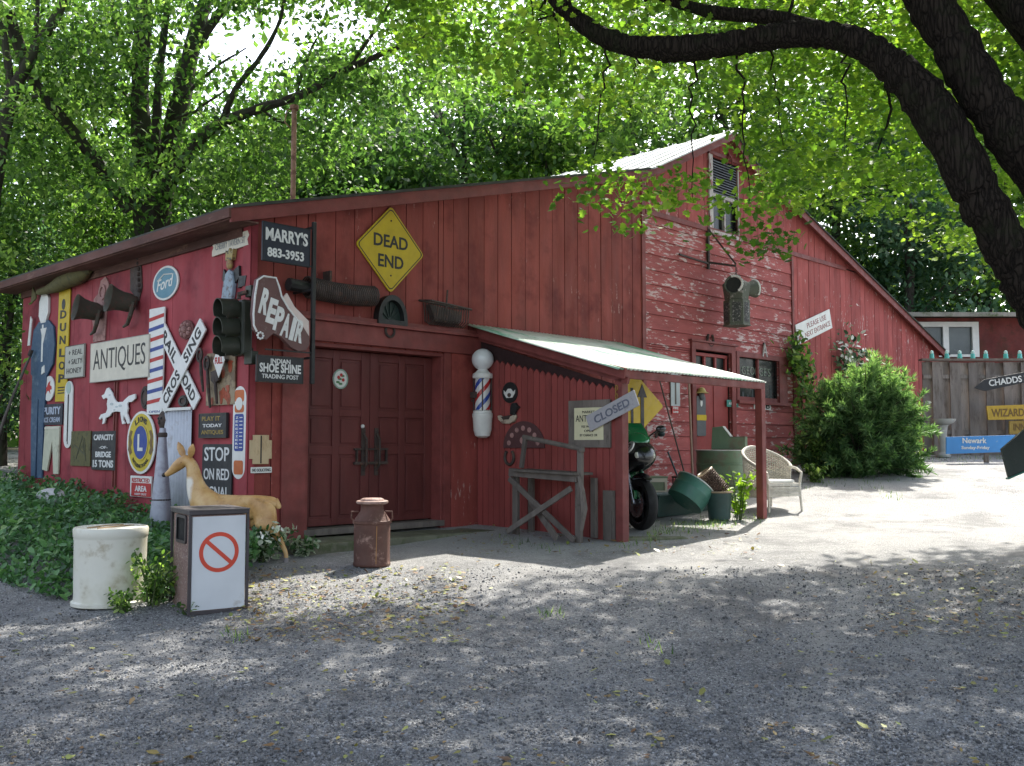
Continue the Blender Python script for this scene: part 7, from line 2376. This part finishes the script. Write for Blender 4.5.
# ------------------------------------------------------------------ the overhanging maple (right foreground)
mx, my = 5.75, 7.6
gz = ground(mx, my)
root = thing('maple_tree', 'overhanging maple with thick dark limbs arching in from the right foreground', 'tree', (mx, my, gz), 0)
mb = MB()
Yb = 7.6
limb(mb, [(mx, my, gz - .3, .46), (mx - .05, my, gz + .8, .38), (5.2, 7.6, 2.0, .30), (4.55, 7.6, 2.45, .25)], 14, 5, .03)
q1 = limb_px(mb, [(1105, 400, 7.6, 58), (1055, 330, 7.6, 50), (1015, 260, 7.6, 46), (978, 195, 7.6, 44), (930, 105, 7.7, 42), (892, 66, 7.8, 34), (850, 40, 8.0, 28), (800, 34, 8.2, 27), (740, 42, 8.4, 26), (690, 48, 8.6, 26), (650, 48, 8.8, 23), (610, 40, 9.0, 20), (575, 18, 9.2, 17), (545, -12, 9.4, 14), (500, -60, 9.7, 7)], 22, 12, .03)
q2 = limb_px(mb, [(1180, 300, 7.5, 66), (1095, 225, 7.5, 60), (1026, 150, 7.5, 54), (980, 88, 7.6, 48), (931, 2, 7.8, 44), (886, -80, 8.1, 38), (830, -160, 8.6, 34), (760, -260, 9.2, 20)], 22, 12, .03)
q3 = limb_px(mb, [(1120, 90, 7.4, 36), (1060, 45, 7.4, 34), (1018, 8, 7.6, 28), (975, -50, 7.9, 20)], 16, 10, .04)
q4 = limb_px(mb, [(870, 48, 7.9, 16), (800, 22, 8.3, 15), (740, 15, 8.6, 14), (700, 10, 8.9, 12), (650, -8, 9.3, 9), (600, -40, 9.6, 6)], 10, 5, .06)
limb(mb, [(mx, my, 1.2, .34), (mx + .1, my - .1, 2.6, .34), (5.0, 7.5, 3.6, .32)], 12, 4, .03)
limb(mb, [(5.6, 7.5, 2.6, .22), (5.2, 7.2, 4.0, .2), (4.6, 7.4, 4.9, .16)], 10, 4, .03)
limb(mb, [(mx + .1, my, 2.0, .25), (6.6, 8.6, 4.5, .18), (7.5, 9.8, 6.5, .1), (8.0, 11, 8.5, .04)], 10, 5, .05)
limb(mb, [(5.4, 7.4, 3.4, .2), (5.1, 8.8, 6.3, .16), (3.8, 11, 8.4, .1), (3.0, 12.8, 8.6, .04)], 9, 5, .05)
limb(mb, [(5.0, 7.4, 3.6, .2), (3.4, 8.4, 6.8, .15), (1.4, 10, 8.6, .1), (-.8, 11.8, 9.8, .04)], 9, 5, .05)
limb(mb, [(5.4, 7.4, 3.4, .2), (5.0, 6.2, 6.0, .15), (3.8, 5.6, 7.6, .1), (2.5, 6, 8.6, .04)], 9, 5, .05)
limb_path = []
for q in (q1, q2, q4):
    for a_, b_ in zip(q, q[1:]):
        for t in (0, .33, .66): limb_path.append(tuple(a_[i] * (1 - t) + b_[i] * t for i in range(4)))
# (2) hanging sprays inside the picture: volume sampled, denser low curtain in front of the gable
hang = []
tries = 0


def edge(x):
    return float(np.interp(x, [330, 400, 470, 560, 600, 645, 700, 745, 780, 830, 880, 930, 1024, 1100], [0, 40, 85, 100, 120, 70, 70, 112, 205, 205, 215, 240, 285, 310]))


while len(hang) < 520 and tries < 90000:
    tries += 1
    px, py, Y = RNG.uniform(380, 1080), RNG.uniform(-20, 320), RNG.uniform(8.6, 13.2)
    if py > edge(px) + RNG.normal() * 8: continue
    dn = .55
    if px < 560: dn = .42
    if 600 < px < 900 and py > 60: dn = .8
    if 640 < px < 705 and 130 < py < 165: dn = .15
    if px > 880 and py > 130: dn = .42
    nz = mnoise.noise(V((px * .018, py * .026, Y * .5)))
    if RNG.random() > dn * (1 + 1.3 * nz): continue
    p = at(px, py, Y)
    # keep out of the limbs' faces: sprays hang beside the wood, not over all of it
    if Y < 10.5 and any((p.x - l[0]) ** 2 + (p.z - l[2]) ** 2 < (l[3] + .16) ** 2 for l in limb_path) and RNG.random() < .95: continue
    hang.append(tuple(p))
for (px, py, Y) in [(592, 180, 9.3), (575, 196, 9.2), (610, 205, 9.4), (600, 160, 9.4), (628, 190, 9.4), (640, 222, 9.5), (585, 170, 9.4), (672, 190, 9.2), (690, 205, 9), (700, 180, 9), (668, 172, 9.1),
                    (745, 235, 8.9), (758, 252, 8.8), (770, 240, 8.8), (765, 215, 8.9), (655, 195, 9.3), (752, 200, 8.8)]:
    p = at(px + RNG.normal() * 5, py + RNG.normal() * 4, Y); hang.append(tuple(p))
hang = np.array(hang)
# (1) shade canopy: leaf clumps above the frame that cast the shade of the yard
HG = np.array([[h[0] - SUNV.x * (h[2] - .4) / SUNV.z, h[1] - SUNV.y * (h[2] - .4) / SUNV.z] for h in hang])
cl = []
for gx0 in np.arange(-8, 9.6, .36):
    for gy0 in np.arange(-1.5, 12.6, .36):
        for rep in range(2):
            gx, gy = gx0 + RNG.uniform(0, .36), gy0 + RNG.uniform(0, .36)
            lim = 8.15 + .34 * max(gx + 2.3, -1.5) + .35 * math.sin(gx * 2.1) + .3 * math.sin(gx * 5.3 + 1)
            if gx > 2.0: lim = min(lim, 9.5 + .42 * (gx - 2.0))
            if gx < -4: lim = 10.0
            if gy > lim + RNG.normal() * .12: continue
            if mnoise.noise(V((gx * 1.1 + 3.1, gy * 1.1, 5.0))) > .60: continue
            if any(((gx - hx) / (hr * 1.6)) ** 2 + ((gy - hy) / hr) ** 2 < 1 for hx, hy, hr in HOLES): continue
            if np.min((HG[:, 0] - gx) ** 2 + (HG[:, 1] - gy) ** 2) < .06 and RNG.random() < .6: continue
            for att in range(8):
                z = RNG.uniform(7.0, 11.5)
                k = (z - ground(gx, gy)) / SUNV.z
                p = np.array([gx + SUNV.x * k, gy + SUNV.y * k, z])
                pxx, pyy = proj(p)
                if pyy > -28 and (pxx < 600 or pyy > 120): continue
                cl.append(p); break
can = np.array(cl)
print('canopy', len(can), 'hang', len(hang))
# twigs: link clumps to the nearest limb point
LP = np.array([l[:3] for l in limb_path])
for i, h in enumerate(hang):
    if i % 8: continue
    d = np.linalg.norm(LP - h - np.array([0, 0, .4]), axis=1)
    j = int(np.argmin(d))
    if d[j] > 1.5: continue
    a_ = LP[j]
    mid_ = (a_ * .45 + h * .55) + np.array([0, 0, .25 * d[j] * .5])
    limb(mb, [(*a_, .014), (*mid_, .008), (*h, .003)], 5, 6, 2.5)
for (x0_, y0_, x1_, y1_, x2_, y2_) in [(885, 78, 890, 110, 878, 150), (790, 20, 792, 0, 800, -20), ]:
    limb_px(mb, [(x0_, y0_, 8.4, 4), (x1_, y1_, 8.6, 3), (x2_, y2_, 8.8, 1.5)], 5, 5, .5)
mb.build('trunk', BARK, root, shift=(-mx, -my, -gz), smooth=True)
allc = np.concatenate([hang, can]) - np.array([mx, my, gz])
rb = np.concatenate([RNG.random(len(hang)), RNG.random(len(can))])
o1 = leaves('crown', hang - np.array([mx, my, gz]), 44, .19, .074, MPL, MAPLE, FM, flat=.45, upbias=1.6, rbase=RNG.random(len(hang)), rnoise=.4, droop=.3)
o1.parent = root
o2 = leaves('upper_crown', can - np.array([mx, my, gz]), 30, .25, .19, MPU, LEAF4, F4, flat=.5, upbias=1.5, rnoise=.4)
o2.parent = root

# ------------------------------------------------------------------ second small vegetation
# ivy bed by the side wall
IVY = leafmat('ivy_leaves', [(0, (.03, .085, .032)), (.5, (.08, .20, .065)), (.85, (.16, .32, .11)), (1, (.28, .42, .18))], .3, gloss=.5)


def wall_side(p):  # distance in front of the side wall and of the front wall
    d = V((p[0], p[1], 0)) - CORNER
    return -d.dot(U), -d.dot(W)


bed_front = [(-60, 560), (0, 582), (50, 598), (110, 602), (168, 604), (205, 598), (240, 584), (258, 560), (285, 552), (312, 548)]
bf = [on_ground(*p) for p in bed_front]
bfx = [p.x for p in bf]; bfy = [p.y for p in bf]
P = []
while len(P) < 30000:
    x, y = RNG.uniform(-12, bfx[-1]), RNG.uniform(7.5, 19)
    yl = np.interp(x, bfx, bfy) if x > bfx[0] else bfy[0] + (bfx[0] - x) * .3
    yl += .12 * mnoise.noise(V((x * 2.2, 0, 1))) + .05 * RNG.normal()
    if y < yl: continue
    a_, b_ = wall_side((x, y))
    if not (a_ > .03 or b_ > .10): continue
    if b_ > 0 and a_ < 0 and (y - yl) > 1.2 + RNG.random() * .5: continue     # keep it off the step
    if RNG.random() > min(1, 12 / max(y, 8)) ** 1.4: continue
    e = min(1, (y - yl) / .55)
    if a_ < 0 and b_ > 0: e *= max(.25, 1 + a_ * 1.2)
    hgt = (.06 + .34 * e) * (.8 + .5 * mnoise.noise(V((x * 1.7, y * 1.7, 0)))) + (.12 if (x < -5.0) else 0) * e
    P.append((x, y, ground(x, y) + hgt * RNG.uniform(.35, 1.08)))
P = np.array(P)
nP_ = len(P)
Nn = unit(nP_); Nn[:, 2] = np.abs(Nn[:, 2]) + 1.0
Nn[:, 1] -= .35
Nn /= np.linalg.norm(Nn, axis=1, keepdims=True)
rr = np.clip(np.array([.45 + .5 * mnoise.noise(V((p[0] * 3, p[1] * 3, 9))) for p in P]) + RNG.normal(size=nP_) * .22, 0, 1)
o = scatter_mesh('ivy_bed', P, unit(nP_), Nn, .085 * RNG.uniform(.6, 1.3, nP_), LEAF6, F6, IVY, rr)
tag(o, 'dense bed of dark green ground cover along the foot of the side wall', 'ground cover', kind='stuff')


def stem_plant(name, label, cat, px, py, h, rad, mt, n, size, group=None, stems=7, tmpl=LEAF6, faces=F6, base=None, fl=None):
    p = base if base is not None else on_ground(px, py)
    root = thing(name, label, cat, tuple(p), 0, group)
    mb = MB()
    pts = []
    for k in range(stems):
        a_ = RNG.uniform(0, 6.28); r_ = rad * RNG.uniform(.2, 1)
        hh_ = h * RNG.uniform(.6, 1)
        e = (math.cos(a_) * r_, math.sin(a_) * r_, hh_)
        limb(mb, [(e[0] * .15, e[1] * .15, -.03, .008), (e[0] * .5, e[1] * .5, hh_ * .6, .006), (*e, .003)], 5, 3, .5)
        for j in range(n // stems):
            t = RNG.uniform(.15, 1)
            pts.append([e[0] * (t ** 1.3) + RNG.normal() * .05 * (rad / .3), e[1] * (t ** 1.3) + RNG.normal() * .05 * (rad / .3), hh_ * t + RNG.normal() * .03])
    mb.build('stems', mat('green_stem', (.07, .10, .03), .7), root)
    pts = np.array(pts)
    Nn = unit(len(pts)); Nn[:, 2] = np.abs(Nn[:, 2]) + .8; Nn[:, 1] -= .3
    Nn /= np.linalg.norm(Nn, axis=1, keepdims=True)
    scatter_mesh('leaves', pts, unit(len(pts)), Nn, size * RNG.uniform(.6, 1.3, len(pts)), tmpl, faces, mt, RNG.random(len(pts)), root)
    if fl:
        q = pts[RNG.random(len(pts)) < fl[0]]
        q = q + RNG.normal(size=q.shape) * .02
        q[:, 2] += .02
        Nn = unit(len(q)); Nn[:, 1] -= .8; Nn /= np.linalg.norm(Nn, axis=1, keepdims=True)
        scatter_mesh('blossom', q, unit(len(q)), Nn, fl[1] * RNG.uniform(.7, 1.2, len(q)), LEAF6, F6, mat('blossom_white', (.75, .75, .66), .6, .1, bump=0), RNG.random(len(q)), root)
    return root


VAR = leafmat('variegated_leaves', [(0, (.03, .09, .025)), (.45, (.06, .15, .04)), (.6, (.35, .45, .28)), (1, (.68, .72, .58))], .3, tcol=(1, 1, .8))
stem_plant('variegated_plant', 'white edged leafy plant under the belly of the deer statue', 'plant', 261, 562, .42, .34, VAR, 360, .085, 'variegated plants by the deer', fl=(.35, .05))
stem_plant('variegated_plant', 'low green and white plant between the deer statue and the step', 'plant', 302, 557, .2, .26, VAR, 200, .075, 'variegated plants by the deer')
stem_plant('weed', 'leafy green weed growing against the right side of the cream drum', 'plant', 152, 606, .5, .28, LG, 330, .06, None, 9)
stem_plant('weed', 'small green weed at the foot of the litter bin', 'plant', 122, 612, .22, .2, LG, 150, .05, None, 6)
stem_plant('weed', 'tiny weed at the front corner of the litter bin', 'plant', 190, 614, .1, .14, MG, 70, .04, None, 4)
stem_plant('potted_vine', 'bright green leafy vine beside the tub of wicker', 'plant', 739, 519, .72, .26, leafmat('bright_vine_leaves', [(0, (.12, .24, .02)), (1, (.34, .50, .06))], .55), 170, .10, None, 8)
stem_plant('weed', 'yellow green clump growing at the right foot of the wicker chair', 'plant', 816, 482, .35, .3, LG, 220, .09, None, 8)
stem_plant('weed', 'spindly green plant between the green tank and the rake handles', 'plant', 694, 478, .55, .2, LG, 120, .08, None, 6)
stem_plant('yellowing_plant', 'tall yellowing plant against the peeling wall right of the green hopper', 'plant', 753, 468, 1.15, .28, leafmat('yellow_leaves', [(0, (.10, .12, .02)), (1, (.36, .34, .06))], .4), 130, .085, None, 6)
stem_plant('garden_shrub', 'low shrub with narrow grey green leaves between the wicker chair and the juniper', 'shrub', 812, 474, .8, .55, LG, 620, .10, None, 14)
stem_plant('garden_shrub', 'shrub with pale leaves at the right end of the juniper near the pedestal sink', 'shrub', 914, 459, 1.5, .45, LG, 420, .12, None, 14, fl=(.12, .12))
stem_plant('garden_shrub', 'low yellow green growth along the right foot of the juniper', 'shrub', 896, 465, .45, .6, LG, 380, .11, None, 14)
# scattered grass and weed tufts along the barn foot
pt = []
for (x0_, y0_, x1_, y1_, k) in [(650, 535, 720, 522, 260), (690, 530, 770, 515, 140), (620, 545, 660, 540, 60), (500, 540, 560, 550, 40), (900, 460, 1010, 456, 260), (800, 485, 920, 475, 120), (225, 635, 250, 640, 30), (538, 614, 560, 618, 40), (640, 640, 680, 655, 14), (860, 480, 900, 500, 60)]:
    for i in range(k):
        t = RNG.random()
        p = on_ground(x0_ + (x1_ - x0_) * t + RNG.normal() * 4, y0_ + (y1_ - y0_) * t + RNG.normal() * 3)
        pt.append(tuple(p + V((0, 0, .02))))
pt = np.array(pt)
Nn = unit(len(pt)); Nn[:, 2] *= .3
X = unit(len(pt)) * .5; X[:, 2] = 1
o = scatter_mesh('grass_tufts', pt, X, Nn, .09 * RNG.uniform(.5, 1.4, len(pt)), [(-.5, -.06, 0), (-.5, .06, 0), (.5, 0, .1)], [(0, 1, 2)], LG, RNG.random(len(pt)))
tag(o, 'sparse grass tufts along the edges of the gravel', 'grass', kind='stuff')

# vine on the wall and white blossomed climber
def vine(name, label, pts, n, spread, mt, size, white=0):
    a0, z0 = FRONT.uv(*pts[0])
    p0 = FRONT.P(a0, ground(*FRONT.P(a0, 0)[:2]), .1)
    root = thing(name, label, 'climbing plant', tuple(p0), 0)
    mb = MB()
    P_ = []
    path = [FRONT.P(*FRONT.uv(x, y), .1) for x, y in pts]
    limb(mb, [(p.x, p.y, p.z, .02) for p in path], 5, 3, .6)
    mb.build('stems', mat('brown_stem', (.10, .07, .04), .8), root, shift=tuple(-p0))
    for i in range(n):
        t = RNG.random() * (len(path) - 1)
        j = int(t)
        p = path[j].lerp(path[j + 1], t - j)
        o_ = RNG.normal(size=3) * spread
        q = p + U * o_[0] + V((0, 0, o_[2])) - W * abs(o_[1]) * .6
        P_.append(tuple(q - p0))
    P_ = np.array(P_)
    Nn = unit(n) * .8 + np.array([.3, -.6, .6]); Nn /= np.linalg.norm(Nn, axis=1, keepdims=True)
    scatter_mesh('leaves', P_, unit(n), Nn, size * RNG.uniform(.6, 1.2, n), LEAF6, F6, mt, RNG.random(n), root)
    if white:
        q = P_[:white] + RNG.normal(size=(white, 3)) * .06 + np.array([.05, -.1, .04])
        scatter_mesh('blossom', q, unit(white), Nn[:white], .13 * RNG.uniform(.6, 1.2, white), LEAF6, F6, mat('blossom_white', (.75, .75, .66), .6, .1, bump=0), RNG.random(white), root)


vine('climbing_vine', 'green vine climbing the wall between the lettered window and the entrance sign', [(806, 462), (800, 430), (797, 395), (799, 378), (793, 362), (786, 358), (790, 354)], 620, .2, LG, .15)
vine('blossoming_climber', 'climber with white blossoms against the barn wall above the juniper', [(850, 440), (850, 400), (842, 378), (840, 362), (838, 350)], 480, .3, BG, .15, white=150)

# juniper
jb = on_ground(863, 474)
jb = V((jb.x, jb.y, jb.z))
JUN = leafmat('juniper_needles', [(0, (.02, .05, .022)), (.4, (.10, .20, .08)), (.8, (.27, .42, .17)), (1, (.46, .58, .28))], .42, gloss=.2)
root = thing('juniper', 'big feathery juniper bush spreading against the right part of the barn', 'shrub', tuple(jb), 0)
mb = MB()
P_, X_, Rn = [], [], []
for k in range(400):
    a_ = RNG.uniform(0, 6.28)
    el = RNG.uniform(.22, 1.4) if k % 4 else RNG.uniform(-.05, .25)
    L = RNG.uniform(.62, 1.04)
    rx = 1.30 * math.cos(el) * L
    d = V((math.cos(a_) * rx, math.sin(a_) * rx * .75, 2.55 * math.sin(el) * L * (.85 + .15 * math.cos(a_)) + (.25 if k % 4 else .12)))
    if d.z > 1.7: d.z = 1.7 + (d.z - 1.7) * RNG.uniform(.25, .8)
    b0 = V((d.x * .12, d.y * .12, .1))
    m_ = b0.lerp(d, .55) + V((0, 0, .30 if k % 4 else .04))
    if k % 3 == 0: limb(mb, [(*b0, .018), (*m_, .012), (*d, .004)], 4, 3, .3)
    m_ = m_ + V((RNG.normal() * .12, RNG.normal() * .12, RNG.normal() * .08)); d = d + V((RNG.normal() * .12, 0, RNG.normal() * .10))
    tip = (d - m_).normalized()
    # plume with side sprays
    for j in range(15):
        t = .30 + .7 * j / 14
        p = (b0.lerp(m_, t / .55) if t < .55 else m_.lerp(d, (t - .55) / .45))
        for s_ in range(13):
            dirv = (tip * .9 + V(unit(1)[0]) * 1.0 + V((0, 0, .15))).normalized()
            ln = .22 * (1.15 - t * .6) * RNG.uniform(.5, 1.2)
            P_.append(tuple(p + dirv * ln * .5)); X_.append(tuple(dirv))
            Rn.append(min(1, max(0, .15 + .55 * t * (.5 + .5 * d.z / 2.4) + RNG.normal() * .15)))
mb.build('branches', BARK2, root)
P_, X_, Rn = np.array(P_), np.array(X_), np.array(Rn)
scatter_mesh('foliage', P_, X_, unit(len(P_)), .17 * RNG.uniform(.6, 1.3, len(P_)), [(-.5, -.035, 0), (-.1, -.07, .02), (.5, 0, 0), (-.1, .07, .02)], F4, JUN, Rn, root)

# fallen leaves and loose stones
FL = leafmat('fallen_leaf_litter', [(0, (.10, .05, .03)), (.3, (.22, .13, .06)), (.55, (.30, .24, .08)), (.75, (.16, .20, .05)), (1, (.42, .42, .14))], .15)
pts = []
while len(pts) < 2600:
    py = 560 + 230 * RNG.random() ** 1.1
    px = RNG.uniform(-20, 1050)
    if RNG.random() < .35: px, py = RNG.uniform(225, 470), RNG.uniform(568, 645)
    elif RNG.random() < .25: px, py = RNG.uniform(860, 1040), RNG.uniform(560, 640)
    elif RNG.random() < .3: px, py = RNG.uniform(450, 760), RNG.uniform(520, 556)
    elif mnoise.noise(V((px * .012, py * .03, 2))) < -.05: continue
    p = on_ground(px, py)
    if p.y < 1: continue
    pts.append((p.x, p.y, p.z + .016))
pts = np.array(pts)
Nn = unit(len(pts)) * .35; Nn[:, 2] = 1; Nn /= np.linalg.norm(Nn, axis=1, keepdims=True)
X = unit(len(pts)); X[:, 2] *= .2
o = scatter_mesh('fallen_leaves', pts, X, Nn, RNG.choice([.03, .04, .05, .07, .085], len(pts), p=[.35, .3, .2, .1, .05]), [(-.5, 0, .1), (-.2, .25, .02), (.2, .22, .1), (.5, 0, .02), (.2, -.2, .0), (-.2, -.25, .09)], [(0, 3, 2, 1), (0, 5, 4, 3)], FL, RNG.random(len(pts)))
tag(o, 'fallen leaves scattered over the gravel', 'leaf litter', kind='stuff')
n = 64000
py = 566 + 214 * RNG.random(n) ** .9
px = RNG.uniform(-15, 1040, n)
# ground intersection by a few fixed-point steps (vectorised)
tx = (px - 512) / FPX; ty = (383 - py) / FPX
dy_ = math.cos(PITCH) - ty * math.sin(PITCH); dz_ = math.sin(PITCH) + ty * math.cos(PITCH)
Y = np.full(n, 8.0)
for _ in range(12):
    gzv = np.interp(Y, _TY, _TZ)
    Y = (1.7 - gzv) / (-dz_ / dy_) * .5 + Y * .5
X0 = tx / dy_ * Y
Z0 = np.array([ground(a_, b_) + .022 * mnoise.noise(V((a_ * .9, b_ * .9, 0))) for a_, b_ in zip(X0, Y)])
ST = mat('loose_gravel_stones', (.17, .172, .178), .85, .2, 3, bump=0, rv=1.3)
T6 = [(.5, 0, 0), (0, .42, 0), (-.5, 0, 0), (0, -.42, 0), (0, 0, .36), (0, 0, -.36)]
FO = [(0, 1, 4), (1, 2, 4), (2, 3, 4), (3, 0, 4), (1, 0, 5), (2, 1, 5), (3, 2, 5), (0, 3, 5)]
Nn = unit(n) * .6; Nn[:, 2] += 1; Nn /= np.linalg.norm(Nn, axis=1, keepdims=True)
sz = RNG.lognormal(math.log(.0115), .45, n).clip(.005, .042)
o = scatter_mesh('loose_gravel', np.stack([X0, Y, Z0 + sz * .12], 1), unit(n), Nn, sz, T6, FO, ST, RNG.random(n) ** 1.3)
tag(o, 'loose grey gravel stones on the yard', 'gravel', kind='stuff')
